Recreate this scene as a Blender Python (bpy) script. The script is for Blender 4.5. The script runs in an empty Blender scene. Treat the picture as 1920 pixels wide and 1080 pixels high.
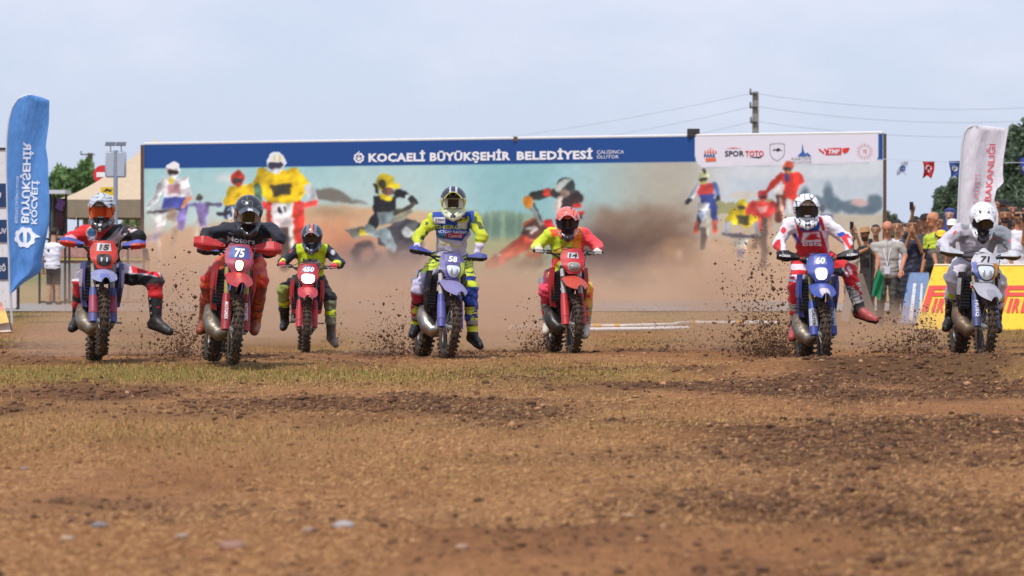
import bpy, bmesh, math, random
import numpy as np
from mathutils import Vector, Matrix
from mathutils.bvhtree import BVHTree

random.seed(7); RNG = np.random.default_rng(7)
SC = bpy.context.scene
COLL = SC.collection
F = 7200.0; HOR = 500.0; CAMZ = 1.0          # focal length in photo pixels, horizon row, eye height

# ------------------------------------------------------------------ camera
cam_d = bpy.data.cameras.new('camera'); cam = bpy.data.objects.new('camera', cam_d); COLL.objects.link(cam)
cam.location = (0, 0, CAMZ); cam.rotation_euler = (math.radians(90) - math.atan(40 / F), 0, 0)
cam_d.lens = 135; cam_d.sensor_width = 36; cam_d.clip_start = 0.5; cam_d.clip_end = 9000
cam_d.dof.use_dof = True; cam_d.dof.focus_distance = 40.0; cam_d.dof.aperture_fstop = 5.0
SC.camera = cam

# ------------------------------------------------------------------ sky, sun, exposure
SUN_EL, SUN_AZ = math.radians(60), math.radians(205)     # azimuth clockwise from +Y
sun_dir = Vector((math.sin(SUN_AZ) * math.cos(SUN_EL), math.cos(SUN_AZ) * math.cos(SUN_EL), math.sin(SUN_EL)))
world = bpy.data.worlds.new('World'); SC.world = world; world.use_nodes = True
nt = world.node_tree; nt.nodes.clear()
def wn(t, **k):
    n = nt.nodes.new(t)
    for a, b in k.items(): setattr(n, a, b)
    return n
sky = wn('ShaderNodeTexSky', sky_type='NISHITA', sun_disc=False)
sky.sun_elevation = SUN_EL; sky.sun_rotation = SUN_AZ; sky.air_density = 1.0; sky.dust_density = 1.6; sky.ozone_density = 2.5
tc = wn('ShaderNodeTexCoord'); mp = wn('ShaderNodeMapping'); mp.inputs['Scale'].default_value = (7, 7, 16)
nz = wn('ShaderNodeTexNoise'); nz.inputs['Scale'].default_value = 1.3; nz.inputs['Detail'].default_value = 7; nz.inputs['Roughness'].default_value = 0.55
rp = wn('ShaderNodeValToRGB'); rp.color_ramp.elements[0].position = 0.47; rp.color_ramp.elements[1].position = 0.78
rp.color_ramp.elements[0].color = (0, 0, 0, 1); rp.color_ramp.elements[1].color = (.75, .75, .75, 1)
tint = wn('ShaderNodeMixRGB', blend_type='MIX'); tint.inputs[0].default_value = 0.72; tint.inputs[2].default_value = (7.5, 8.4, 10.7, 1)
cl = wn('ShaderNodeMixRGB', blend_type='MIX'); cl.inputs[2].default_value = (9.0, 8.9, 10.2, 1)
bg = wn('ShaderNodeBackground'); bg.inputs[1].default_value = 0.1; wo = wn('ShaderNodeOutputWorld')
L = nt.links.new
L(tc.outputs['Generated'], mp.inputs[0]); L(mp.outputs[0], nz.inputs[0]); L(nz.outputs[0], rp.inputs[0])
L(sky.outputs[0], tint.inputs[1]); L(tint.outputs[0], cl.inputs[1]); L(rp.outputs[0], cl.inputs[0])
L(cl.outputs[0], bg.inputs[0]); L(bg.outputs[0], wo.inputs[0])
sun_d = bpy.data.lights.new('sun', 'SUN'); sun_d.energy = 3.3; sun_d.angle = math.radians(1.5); sun_d.color = (1.0, 0.95, 0.88)
sun = bpy.data.objects.new('sun', sun_d); COLL.objects.link(sun); sun.rotation_euler = sun_dir.to_track_quat('Z', 'Y').to_euler(); sun.location = (-20, -30, 60)
SC.view_settings.view_transform = 'Standard'; SC.view_settings.look = 'None'; SC.view_settings.gamma = 1; SC.view_settings.exposure = 0.0
SC.view_settings.use_curve_mapping = False
SC.render.engine = 'CYCLES'; SC.cycles.use_denoising = True
SC.cycles.max_bounces = 6; SC.cycles.volume_bounces = 2; SC.cycles.transparent_max_bounces = 8
SC.cycles.volume_step_rate = 1.5; SC.cycles.volume_max_steps = 128; SC.cycles.sample_clamp_indirect = 6

# ------------------------------------------------------------------ helpers
def P(px, py, Z):
    """photo pixel at a known distance -> place"""
    return np.array([(px - 960) / F * Z, Z, CAMZ - (py - HOR) / F * Z])
def smooth(a, b, x):
    t = np.clip((x - a) / (b - a), 0, 1); return t * t * (3 - 2 * t)
def lin(c):
    c = np.asarray(c, float); return np.where(c <= .04045, c / 12.92, ((c + .055) / 1.055) ** 2.4)
def hexc(h):
    h = h.lstrip('#'); return np.array([int(h[i:i + 2], 16) / 255 for i in (0, 2, 4)])
def hlin(h): return tuple(lin(hexc(h)))
def _h(i, j, k, s):
    with np.errstate(over='ignore'):
        n = (i * 1619 + j * 31337 + k * 6971 + s * 1013) & 0x7fffffff
        n = (n >> 13) ^ n
        n = (n * ((n * n * 60493 + 19990303) & 0x7fffffff) + 1376312589) & 0x7fffffff
    return n / 0x3fffffff - 1.0
def vnoise(x, y, z=None, s=0):
    x = np.asarray(x, float); y = np.asarray(y, float); z = np.zeros_like(x) if z is None else np.asarray(z, float)
    i, j, k = (np.floor(a).astype(np.int64) for a in (x, y, z)); fx, fy, fz = x - i, y - j, z - k
    ux, uy, uz = (f * f * (3 - 2 * f) for f in (fx, fy, fz)); r = 0
    for a in (0, 1):
        for b in (0, 1):
            for c in (0, 1):
                r = r + _h(i + a, j + b, k + c, s) * (ux if a else 1 - ux) * (uy if b else 1 - uy) * (uz if c else 1 - uz)
    return r
def fbm(x, y, z=None, o=4, s=0, g=.5):
    r = 0; a = 1; f = 1
    for q in range(o):
        r = r + a * vnoise(np.asarray(x) * f, np.asarray(y) * f, None if z is None else np.asarray(z) * f, s + q * 17); a *= g; f *= 2.03
    return r

# materials -------------------------------------------------------
MATS = {}
def nodes_of(name):
    m = bpy.data.materials.new(name); m.use_nodes = True
    return m, m.node_tree, m.node_tree.nodes['Principled BSDF']
def mat(name, col, rough=.5, metal=0., dirt=0., bump=0., bscale=60., vary=.06, emit=None, estr=0., coat=0., alpha=None, trans=0., dcol='#7a5a3e', sheen=0.):
    if name in MATS: return MATS[name]
    m, t, b = nodes_of(name)
    if isinstance(col, str): col = hlin(col)
    N = t.nodes.new; K = t.links.new
    co = N('ShaderNodeTexCoord')
    n1 = N('ShaderNodeTexNoise'); n1.inputs['Scale'].default_value = 9; n1.inputs['Detail'].default_value = 6; K(co.outputs['Object'], n1.inputs[0])
    mx = N('ShaderNodeMixRGB'); mx.inputs[1].default_value = (*[c * (1 - vary * 2) for c in col], 1); mx.inputs[2].default_value = (*[min(1, c * (1 + vary)) for c in col], 1)
    K(n1.outputs[0], mx.inputs[0]); out = mx.outputs[0]
    if dirt:
        n2 = N('ShaderNodeTexNoise'); n2.inputs['Scale'].default_value = 14; n2.inputs['Detail'].default_value = 8; n2.inputs['Roughness'].default_value = .7; K(co.outputs['Object'], n2.inputs[0])
        r2 = N('ShaderNodeValToRGB'); r2.color_ramp.elements[0].position = .62 - dirt * .35; r2.color_ramp.elements[1].position = .82 - dirt * .25; K(n2.outputs[0], r2.inputs[0])
        m2 = N('ShaderNodeMixRGB'); m2.inputs[2].default_value = (*hlin(dcol), 1); K(out, m2.inputs[1]); K(r2.outputs[0], m2.inputs[0]); out = m2.outputs[0]
        rr = N('ShaderNodeMapRange'); rr.inputs['To Min'].default_value = rough; rr.inputs['To Max'].default_value = .9; K(r2.outputs[0], rr.inputs[0]); K(rr.outputs[0], b.inputs['Roughness'])
    K(out, b.inputs['Base Color'])
    if not dirt: b.inputs['Roughness'].default_value = rough
    b.inputs['Metallic'].default_value = metal
    if coat: b.inputs['Coat Weight'].default_value = coat; b.inputs['Coat Roughness'].default_value = .15
    if sheen: b.inputs['Sheen Weight'].default_value = sheen
    if trans: b.inputs['Transmission Weight'].default_value = trans
    if emit is not None:
        b.inputs['Emission Color'].default_value = (*(hlin(emit) if isinstance(emit, str) else emit), 1); b.inputs['Emission Strength'].default_value = estr
    if bump:
        n3 = N('ShaderNodeTexNoise'); n3.inputs['Scale'].default_value = bscale; n3.inputs['Detail'].default_value = 5; K(co.outputs['Object'], n3.inputs[0])
        bp = N('ShaderNodeBump'); bp.inputs['Strength'].default_value = bump; bp.inputs['Distance'].default_value = .01; K(n3.outputs[0], bp.inputs['Height']); K(bp.outputs[0], b.inputs['Normal'])
    MATS[name] = m; return m
def mat_vc(name, rough=.6, bump=0., bscale=60., dirt=0., coat=0., sheen=0., dcol='#7a5a3e', metal=0., sss=0., transl=0.):
    """colour comes from the mesh's own colour attribute (print, dye, paint)"""
    if name in MATS: return MATS[name]
    m, t, b = nodes_of(name); N = t.nodes.new; K = t.links.new
    at = N('ShaderNodeVertexColor'); at.layer_name = 'Col'; out = at.outputs[0]; co = N('ShaderNodeTexCoord')
    if dirt:
        n2 = N('ShaderNodeTexNoise'); n2.inputs['Scale'].default_value = 12; n2.inputs['Detail'].default_value = 8; n2.inputs['Roughness'].default_value = .7; K(co.outputs['Object'], n2.inputs[0])
        r2 = N('ShaderNodeValToRGB'); r2.color_ramp.elements[0].position = .64 - dirt * .35; r2.color_ramp.elements[1].position = .86 - dirt * .25; K(n2.outputs[0], r2.inputs[0])
        m2 = N('ShaderNodeMixRGB'); m2.inputs[2].default_value = (*hlin(dcol), 1); K(out, m2.inputs[1]); K(r2.outputs[0], m2.inputs[0]); out = m2.outputs[0]
    K(out, b.inputs['Base Color']); b.inputs['Roughness'].default_value = rough; b.inputs['Metallic'].default_value = metal
    if coat: b.inputs['Coat Weight'].default_value = coat; b.inputs['Coat Roughness'].default_value = .12
    if sheen: b.inputs['Sheen Weight'].default_value = sheen
    if bump:
        n3 = N('ShaderNodeTexNoise'); n3.inputs['Scale'].default_value = bscale; n3.inputs['Detail'].default_value = 5; K(co.outputs['Object'], n3.inputs[0])
        bp = N('ShaderNodeBump'); bp.inputs['Strength'].default_value = bump; bp.inputs['Distance'].default_value = .01; K(n3.outputs[0], bp.inputs['Height']); K(bp.outputs[0], b.inputs['Normal'])
    if transl:
        tr = N('ShaderNodeBsdfTranslucent'); ms = N('ShaderNodeMixShader'); ms.inputs[0].default_value = transl; K(out, tr.inputs[0])
        K(b.outputs[0], ms.inputs[1]); K(tr.outputs[0], ms.inputs[2]); K(ms.outputs[0], t.nodes['Material Output'].inputs[0])
    MATS[name] = m; return m

# mesh objects ----------------------------------------------------
def mesh_np(name, V, Fq, col=None, smooth_=True):
    V = np.asarray(V, np.float32); me = bpy.data.meshes.new(name)
    if isinstance(Fq, np.ndarray):
        n, k = Fq.shape; me.vertices.add(len(V)); me.vertices.foreach_set('co', V.ravel())
        me.loops.add(n * k); me.loops.foreach_set('vertex_index', Fq.astype(np.int32).ravel())
        me.polygons.add(n); me.polygons.foreach_set('loop_start', np.arange(0, n * k, k, dtype=np.int32))
        try: me.polygons.foreach_set('loop_total', np.full(n, k, np.int32))
        except Exception: pass
        me.update(calc_edges=True)
    else:
        me.from_pydata([tuple(map(float, v)) for v in V], [], [tuple(int(i) for i in f) for f in Fq]); me.update()
    if smooth_: me.polygons.foreach_set('use_smooth', np.ones(len(me.polygons), bool))
    if col is not None:
        a = me.color_attributes.new('Col', 'FLOAT_COLOR', 'POINT'); c = np.ones((len(V), 4), np.float32); c[:, :3] = col; a.data.foreach_set('color', c.ravel())
    return me
def tag(o, label=None, cat=None, group=None, kind=None):
    for k, v in (('label', label), ('category', cat), ('group', group), ('kind', kind)):
        if v: o[k] = v
    return o
def mk(name, V, Fq, m, parent=None, col=None, smooth_=True, label=None, cat=None, group=None, kind=None, base=None):
    V = np.asarray(V, float)
    if base is not None: V = V - np.asarray(base, float)
    me = mesh_np(name, V, Fq, col, smooth_)
    return mo(name, me, m, parent, label, cat, group, kind, base if parent is None else None)
def mo(name, me, m, parent=None, label=None, cat=None, group=None, kind=None, loc=None):
    o = bpy.data.objects.new(name, me); COLL.objects.link(o)
    if m is not None:
        if not me.materials: me.materials.append(m)
    if parent is not None: o.parent = parent
    if loc is not None: o.location = [float(a) for a in loc]
    return tag(o, label, cat, group, kind)
def empty(name, loc, label=None, cat=None, group=None):
    o = bpy.data.objects.new(name, None); COLL.objects.link(o); o.location = [float(a) for a in loc]; o.empty_display_size = .1
    return tag(o, label, cat, group)

class MB:
    """collects simple shapes into one mesh"""
    def __init__(s): s.v = []; s.f = []
    def add(s, V, Fq):
        n = len(s.v); s.v.extend([tuple(map(float, v)) for v in V]); s.f.extend([tuple(int(i) + n for i in f) for f in Fq]); return s
    def box(s, c, size, R=None, taper=1.0):
        x, y, z = (a / 2 for a in size); V = []
        for k in (-1, 1):
            t = taper if k > 0 else 1.0
            V += [(-x * t, -y * t, k * z), (x * t, -y * t, k * z), (x * t, y * t, k * z), (-x * t, y * t, k * z)]
        if R is not None: V = [tuple(R @ Vector(v)) for v in V]
        return s.add([(v[0] + c[0], v[1] + c[1], v[2] + c[2]) for v in V], [(3, 2, 1, 0), (4, 5, 6, 7), (0, 1, 5, 4), (1, 2, 6, 5), (2, 3, 7, 6), (3, 0, 4, 7)])
    def tube(s, pts, r, n=8, cap=True, flat=None):
        pts = [Vector([float(a) for a in p]) for p in pts]; m = len(pts)
        rs = list(r) if hasattr(r, '__len__') else [r] * m
        V = []; prev = None
        for i, p in enumerate(pts):
            d = (pts[min(i + 1, m - 1)] - pts[max(i - 1, 0)]).normalized()
            if prev is None: a = d.orthogonal().normalized()
            else: a = (prev - d * prev.dot(d)).normalized()
            prev = a; b = d.cross(a)
            for k in range(n):
                w = 2 * math.pi * k / n; V.append(p + (a * math.cos(w) + b * math.sin(w)) * rs[i])
        Fq = [(i * n + k, i * n + (k + 1) % n, (i + 1) * n + (k + 1) % n, (i + 1) * n + k) for i in range(m - 1) for k in range(n)]
        if cap: Fq += [tuple(range(n - 1, -1, -1)), tuple((m - 1) * n + k for k in range(n))]
        return s.add(V, Fq)
    def sheet(s, fn, nu, nv, th):
        """two-sided curved panel: fn(u,v) in [0,1]^2, thickness th"""
        G = np.array([[fn(i / nu, j / nv) for j in range(nv + 1)] for i in range(nu + 1)], float)
        du = np.gradient(G, axis=0); dv = np.gradient(G, axis=1); N = np.cross(du, dv); N /= np.linalg.norm(N, axis=2, keepdims=True) + 1e-9
        A = (G + N * th / 2).reshape(-1, 3); B = (G - N * th / 2).reshape(-1, 3); k = len(A); W = nv + 1; Fq = []
        for i in range(nu):
            for j in range(nv):
                a, b, c, d = i * W + j, (i + 1) * W + j, (i + 1) * W + j + 1, i * W + j + 1
                Fq += [(a, b, c, d), (d + k, c + k, b + k, a + k)]
        rim = [i * W for i in range(nu + 1)] + [nu * W + j for j in range(1, W)] + [i * W + nv for i in range(nu - 1, -1, -1)] + [j for j in range(nv - 1, 0, -1)]
        Fq += [(rim[q], rim[q] + k, rim[(q + 1) % len(rim)] + k, rim[(q + 1) % len(rim)]) for q in range(len(rim))]
        return s.add(np.concatenate([A, B]), Fq)
    def lathe(s, prof, c, axis=0, n=24):
        """profile of (offset along axis, radius) turned round an axis through c"""
        V = []; m = len(prof); o = [(1, 2), (2, 0), (0, 1)][axis]
        for a, r in prof:
            for k in range(n):
                w = 2 * math.pi * k / n; p = list(c); p[axis] += a; p[o[0]] += r * math.cos(w); p[o[1]] += r * math.sin(w); V.append(p)
        return s.add(V, [(i * n + k, i * n + (k + 1) % n, (i + 1) * n + (k + 1) % n, (i + 1) * n + k) for i in range(m - 1) for k in range(n)])
    def prism(s, poly, th, fn):
        """outline in (a,b), extruded by th along the third coordinate, placed by fn(a,b,c)"""
        n = len(poly); V = [fn(a, b, -th / 2) for a, b in poly] + [fn(a, b, th / 2) for a, b in poly]
        return s.add(V, [tuple(range(n - 1, -1, -1)), tuple(range(n, 2 * n))] + [(i, (i + 1) % n, n + (i + 1) % n, n + i) for i in range(n)])
    def ell(s, c, r, n=12, m=8, R=None):
        V = []; Fq = []
        for i in range(m + 1):
            a = math.pi * i / m
            for k in range(n):
                w = 2 * math.pi * k / n; v = Vector((r[0] * math.sin(a) * math.cos(w), r[1] * math.sin(a) * math.sin(w), r[2] * math.cos(a)))
                if R is not None: v = R @ v
                V.append((v.x + c[0], v.y + c[1], v.z + c[2]))
        for i in range(m):
            for k in range(n): Fq.append((i * n + k, (i + 1) * n + k, (i + 1) * n + (k + 1) % n, i * n + (k + 1) % n))
        return s.add(V, Fq)
    def map(s, fn): s.v = [tuple(map(float, fn(v))) for v in s.v]; return s
    def build(s, name, m, parent=None, base=None, smooth_=True, sharp=True, col=None, **kw):
        V = np.array(s.v, float)
        if base is not None: V = V - np.asarray(base, float)
        me = mesh_np(name, V, s.f, col, smooth_)
        if smooth_ and sharp:
            try: me.set_sharp_from_angle(angle=math.radians(38))
            except Exception: pass
        return mo(name, me, m, parent, loc=(base if parent is None else None), **kw)

# lettering -------------------------------------------------------
_TXT = {}
def text_geo(sx, bold=0.0, shear=0.0, space=1.0):
    key = (sx, bold, shear, space)
    if key not in _TXT:
        cu = bpy.data.curves.new('t', 'FONT'); cu.body = sx; cu.size = 1; cu.offset = bold; cu.shear = shear; cu.space_character = space; cu.resolution_u = 2; cu.fill_mode = 'BOTH'
        ob = bpy.data.objects.new('t', cu); COLL.objects.link(ob); dg = bpy.context.evaluated_depsgraph_get()
        me = bpy.data.meshes.new_from_object(ob.evaluated_get(dg)); V = np.array([v.co[:2] for v in me.vertices]); Fq = [tuple(p.vertices) for p in me.polygons]
        bpy.data.objects.remove(ob); bpy.data.curves.remove(cu); bpy.data.meshes.remove(me)
        V[:, 0] -= V[:, 0].min(); V[:, 1] -= V[:, 1].min() if False else 0
        _TXT[key] = (V, Fq)
    return _TXT[key]
def lettering(sx, w, h, fn, m, parent, name='lettering', bold=.02, shear=0., base=None, space=1.0, **kw):
    """text scaled to w x h (of capital height), each vertex placed by fn(a,b)"""
    V, Fq = text_geo(sx, bold, shear, space); W = V[:, 0].max(); a = V[:, 0] / W * w; b = V[:, 1] / .70 * h
    Q = np.array([fn(x, y) for x, y in zip(a, b)], float)
    if base is not None: Q = Q - np.asarray(base, float)
    me = mesh_np(name, Q, Fq, None, False)
    return mo(name, me, m, parent, **kw)

# painter: flat print, dye and paint schemes, in photo pixels ------
class Paint:
    def __init__(s, x, y, base):
        s.x = np.asarray(x, float); s.y = np.asarray(y, float); s.c = np.empty(s.x.shape + (3,)); s.c[...] = hexc(base) if isinstance(base, str) else base
        s.m = np.ones(s.x.shape)
    def _put(s, a, col, al):
        a = np.clip(a, 0, 1)[..., None] * al * s.m[..., None]; s.c = s.c * (1 - a) + (hexc(col) if isinstance(col, str) else col) * a; return s
    def where(s, mask): s.m = np.asarray(mask, float); return s
    def all(s): s.m = np.ones(s.x.shape); return s
    def fill(s, mask, col, al=1.): return s._put(np.asarray(mask, float), col, al)
    def ell(s, cx, cy, rx, ry, col, al=1., soft=1.2, rot=0.):
        c, q = math.cos(rot), math.sin(rot); dx, dy = s.x - cx, s.y - cy; u = (dx * c + dy * q) / rx; v = (-dx * q + dy * c) / ry
        d = (np.sqrt(u * u + v * v) - 1) * min(rx, ry); return s._put(.5 - d / soft, col, al)
    def blob(s, cx, cy, rx, ry, col, al=1.):
        return s._put(np.exp(-((s.x - cx) / rx) ** 2 - ((s.y - cy) / ry) ** 2), col, al)
    def cap(s, x0, y0, x1, y1, r0, r1, col, al=1., soft=1.2):
        bx, by = x1 - x0, y1 - y0; t = np.clip(((s.x - x0) * bx + (s.y - y0) * by) / (bx * bx + by * by + 1e-9), 0, 1)
        d = np.hypot(s.x - x0 - t * bx, s.y - y0 - t * by) - (r0 + (r1 - r0) * t); return s._put(.5 - d / soft, col, al)
    def poly(s, pts, col, al=1., soft=1.2):
        n = len(pts); d = np.full(s.x.shape, 1e9); ins = np.zeros(s.x.shape, bool)
        for i in range(n):
            (ax, ay), (bx, by) = pts[i], pts[(i + 1) % n]; ex, ey = bx - ax, by - ay
            t = np.clip(((s.x - ax) * ex + (s.y - ay) * ey) / (ex * ex + ey * ey + 1e-9), 0, 1); d = np.minimum(d, np.hypot(s.x - ax - t * ex, s.y - ay - t * ey))
            with np.errstate(divide='ignore', invalid='ignore'):
                cr = ((ay > s.y) != (by > s.y)) & (s.x < (bx - ax) * (s.y - ay) / (by - ay + 1e-12) + ax)
            ins ^= cr
        return s._put(.5 - np.where(ins, -d, d) / soft, col, al)
    def lin(s): return lin(np.clip(s.c, 0, 1)).reshape(-1, 3)

# bodies: one smooth skin round a set of tapered limbs -------------
def seg_d(Q, a, b, r0, r1, fl=None):
    a = np.asarray(a, float); b = np.asarray(b, float); Q = Q - a; ba = b - a
    if fl is not None:
        ax, sc = fl; ax = np.asarray(ax, float); w = Q @ ax; Q = Q - w[..., None] * ax * (1 - 1 / sc); wb = ba @ ax; ba = ba - wb * ax * (1 - 1 / sc)
    t = np.clip((Q @ ba) / (ba @ ba + 1e-9), 0, 1); return np.linalg.norm(Q - t[..., None] * ba, axis=-1) - (r0 + (r1 - r0) * t), t
def skin(prims, h, k=.035, cut=()):
    """prims: (a, b, r0, r1, part, flatten) -> verts, quads, part index, t"""
    pts = np.array([q for p in prims for q in (p[0], p[1])], float); rm = max(max(p[2], p[3]) * (p[5][1] if p[5] else 1) for p in prims) + .05
    lo = pts.min(0) - rm; n = np.ceil((pts.max(0) + rm - lo) / h).astype(int) + 1
    D = np.full(n, .5, np.float32)
    for a, b, r0, r1, part, fl in prims:
        a = np.asarray(a, float); b = np.asarray(b, float); mg = max(r0, r1) * (max(1, fl[1]) if fl else 1) + k * 1.5 + h * 2
        i0 = np.maximum(((np.minimum(a, b) - mg - lo) / h).astype(int), 0); i1 = np.minimum(((np.maximum(a, b) + mg - lo) / h).astype(int) + 2, n)
        ax = [lo[q] + h * np.arange(i0[q], i1[q]) for q in range(3)]; Q = np.stack(np.meshgrid(*ax, indexing='ij'), -1)
        d, _ = seg_d(Q, a, b, r0, r1, fl); sl = tuple(slice(i0[q], i1[q]) for q in range(3)); e = D[sl]
        w = np.clip(.5 + .5 * (e - d) / k, 0, 1); D[sl] = e * (1 - w) + d * w - k * w * (1 - w)
    for fn in cut:
        ax = [lo[q] + h * np.arange(n[q]) for q in range(3)]; D = np.maximum(D, fn(np.stack(np.meshgrid(*ax, indexing='ij'), -1)).astype(np.float32))
    V, Fq = nets(D, lo, h)
    best = np.full(len(V), 1e9); idx = np.zeros(len(V), int); T = np.zeros(len(V))
    for q, (a, b, r0, r1, part, fl) in enumerate(prims):
        d, t = seg_d(V, a, b, r0, r1, fl); m = d < best; best[m] = d[m]; idx[m] = q; T[m] = t[m]
    return V, Fq, np.array([p[4] for p in prims])[idx], T
def nets(D, lo, h):
    n = np.array(D.shape); S = D < 0
    c = [(i, j, k) for i in (0, 1) for j in (0, 1) for k in (0, 1)]
    sub = lambda A, o: A[o[0]:n[0] - 1 + o[0], o[1]:n[1] - 1 + o[1], o[2]:n[2] - 1 + o[2]]
    cnt = sum(sub(S, o).astype(np.int8) for o in c); act = (cnt > 0) & (cnt < 8); I = np.argwhere(act)
    ids = np.full(act.shape, -1, int); ids[act] = np.arange(len(I)); acc = np.zeros((len(I), 3)); num = np.zeros(len(I))
    for o in c:
        for ax in range(3):
            if o[ax]: continue
            o2 = list(o); o2[ax] = 1; A = I + o; B = I + o2; da = D[A[:, 0], A[:, 1], A[:, 2]]; db = D[B[:, 0], B[:, 1], B[:, 2]]; m = (da < 0) != (db < 0)
            t = np.zeros(len(I)); t[m] = da[m] / (da[m] - db[m]); pp = np.array(o, float)[None].repeat(len(I), 0); pp[:, ax] = t; acc[m] += pp[m]; num[m] += 1
    V = lo + h * (I + acc / num[:, None]); Q = []
    for ax in range(3):
        b1, b2 = (ax + 1) % 3, (ax + 2) % 3; sl1 = [slice(1, n[q] - 1) for q in range(3)]; sl1[ax] = slice(0, n[ax] - 1); sl2 = list(sl1); sl2[ax] = slice(1, n[ax])
        s1, s2 = S[tuple(sl1)], S[tuple(sl2)]
        for flip, m in ((0, s1 & ~s2), (1, ~s1 & s2)):
            E = np.argwhere(m)
            if not len(E): continue
            E[:, b1] += 1; E[:, b2] += 1; g = []
            for d1, d2 in ((0, 0), (-1, 0), (-1, -1), (0, -1)):
                G = E.copy(); G[:, b1] += d1; G[:, b2] += d2; g.append(ids[G[:, 0], G[:, 1], G[:, 2]])
            g = np.stack(g, 1); Q.append(g[:, ::-1] if flip == 1 else g)
    Q = np.concatenate(Q); return V, Q[:, ::-1] if False else Q
def vnormals(V, Q):
    N = np.zeros_like(V); fn = np.cross(V[Q[:, 2]] - V[Q[:, 0]], V[Q[:, 3]] - V[Q[:, 1]])
    for k in range(4): np.add.at(N, Q[:, k], fn)
    return N / (np.linalg.norm(N, axis=1, keepdims=True) + 1e-9)
def topx(V): return 960 + V[:, 0] / V[:, 1] * F, HOR + (CAMZ - V[:, 2]) / V[:, 1] * F
# ------------------------------------------------------------------ the ground
BUMPS = [(-2.75, 51.6, -.157, 2.2, 5.0), (3.27, 40.9, -.075, .9, 1.6), (4.97, 40.9, .045, .8, 1.6)]
def gz(x, y):
    x = np.asarray(x, float); y = np.asarray(y, float)
    z = .15 * smooth(.8, 3.2, x) * np.exp(-((y - 36.6) / 1.7) ** 2) + .17 * smooth(60, 84, y)
    for bx, by, bz, sx, sy in BUMPS: z = z + bz * np.exp(-((x - bx) / sx) ** 2 - ((y - by) / sy) ** 2)
    return z
def churn(x, y):
    d = HOR + 7200 / np.maximum(y, 3); px = 960 + x / np.maximum(y, 3) * F        # row where the spot shows; patches of dug-up soil
    n = fbm(x * .55, y * .22, o=4, s=3)
    b = 1.1 * np.exp(-((d - 715) / 26) ** 2) * smooth(900, 1300, px) + .9 * np.exp(-((d - 752) / 26) ** 2) * (1 - smooth(500, 1250, px)) + .75 * np.exp(-((d - 800) / 32) ** 2) * smooth(600, 1300, px)
    b = b + .8 * np.exp(-((d - 978) / 26) ** 2) * smooth(1150, 1500, px) + .75 * np.exp(-((d - 655) / 12) ** 2)
    m = fbm(x * 1.3, y * .5, o=4, s=61); b = b * np.clip(.75 + 1.0 * m, 0, 1.5)
    return np.clip(.22 + .55 * n + .3 * m + .62 * b, 0, 1)
def grassy(x, y):
    d = HOR + 7200 / np.maximum(y, 3); px = 960 + x / np.maximum(y, 3) * F
    n = fbm(x * .35 + 9, y * .16, o=3, s=8)
    b = 1.0 * np.exp(-((d - 702) / 17) ** 2) * (1 - .75 * smooth(1050, 1400, px)) + .45 * np.exp(-((d - 640) / 14) ** 2) + .75 * np.exp(-((d - 600) / 16) ** 2) + .22 * np.exp(-((d - 790) / 40) ** 2)
    return np.clip((.10 + .38 * n) * (1 - .75 * smooth(780, 900, d)) + b, 0, 1)
inv = np.linspace(1 / 9.0, 1 / 62.0, 560); ys = np.concatenate([np.array([-60, -25, -10, -2, 3, 6, 8]), 1 / inv, np.geomspace(63, 150, 60), np.geomspace(165, 5000, 26)])
us = np.linspace(-1, 1, 341); outer = np.array([1.25, 1.7, 2.6, 5, 11, 24])
us = np.concatenate([-outer[::-1], us, outer])
hw = 3.2 + .165 * np.maximum(ys, 6); GX = us[None] * hw[:, None]; GY = np.repeat(ys[:, None], len(us), 1)
GX = np.where(np.abs(us)[None] > 1, np.sign(us)[None] * (hw[:, None] + (np.abs(us)[None] - 1) * np.maximum(12, .4 * np.abs(GY))), GX)
near = 1 - smooth(55, 75, GY)
CH = churn(GX, GY); GR = grassy(GX, GY)
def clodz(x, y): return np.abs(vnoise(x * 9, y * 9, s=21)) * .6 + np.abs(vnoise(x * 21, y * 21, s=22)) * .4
GZ = gz(GX, GY) + near * (.022 * fbm(GX * .8, GY * .5, o=3, s=5) + (.006 + .028 * CH) * (clodz(GX, GY) - .25) + .004 * fbm(GX * 30, GY * 30, o=2, s=6)) + (1 - near) * smooth(62, 150, GY) * .02
soil = lin(hexc('#926540')); dark = lin(hexc('#4c311e')); pale = lin(hexc('#ae815a')); straw = lin(hexc('#8f733e')); green = lin(hexc('#6f6c30'))
n1 = np.clip(.5 + .6 * fbm(GX * .9, GY * .5, o=4, s=12), 0, 1)[..., None]
gc = soil * (1 - .5 * n1) + pale * .5 * n1
gc = gc * (1 - CH[..., None] * .8) + dark * CH[..., None] * .8
gw = np.clip(GR * (1 - .7 * CH), 0, 1)[..., None]; n2 = np.clip(.45 + .8 * fbm(GX * .5, GY * .3, o=3, s=14), 0, 1)[..., None]
gc = gc * (1 - gw) + (straw * (1 - .4 * n2) + green * .4 * n2) * gw
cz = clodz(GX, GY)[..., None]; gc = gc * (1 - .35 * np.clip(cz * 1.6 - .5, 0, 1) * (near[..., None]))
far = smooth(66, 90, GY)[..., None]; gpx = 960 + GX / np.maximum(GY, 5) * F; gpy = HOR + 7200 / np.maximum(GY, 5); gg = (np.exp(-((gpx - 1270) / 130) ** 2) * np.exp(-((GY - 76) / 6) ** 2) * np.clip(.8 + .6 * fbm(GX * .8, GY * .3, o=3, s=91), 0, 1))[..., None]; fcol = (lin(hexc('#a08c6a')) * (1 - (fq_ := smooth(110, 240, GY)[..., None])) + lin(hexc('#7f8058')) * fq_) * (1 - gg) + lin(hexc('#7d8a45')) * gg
gc = gc * (1 - np.maximum(far, gg)) + fcol * np.maximum(far, gg)
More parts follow.
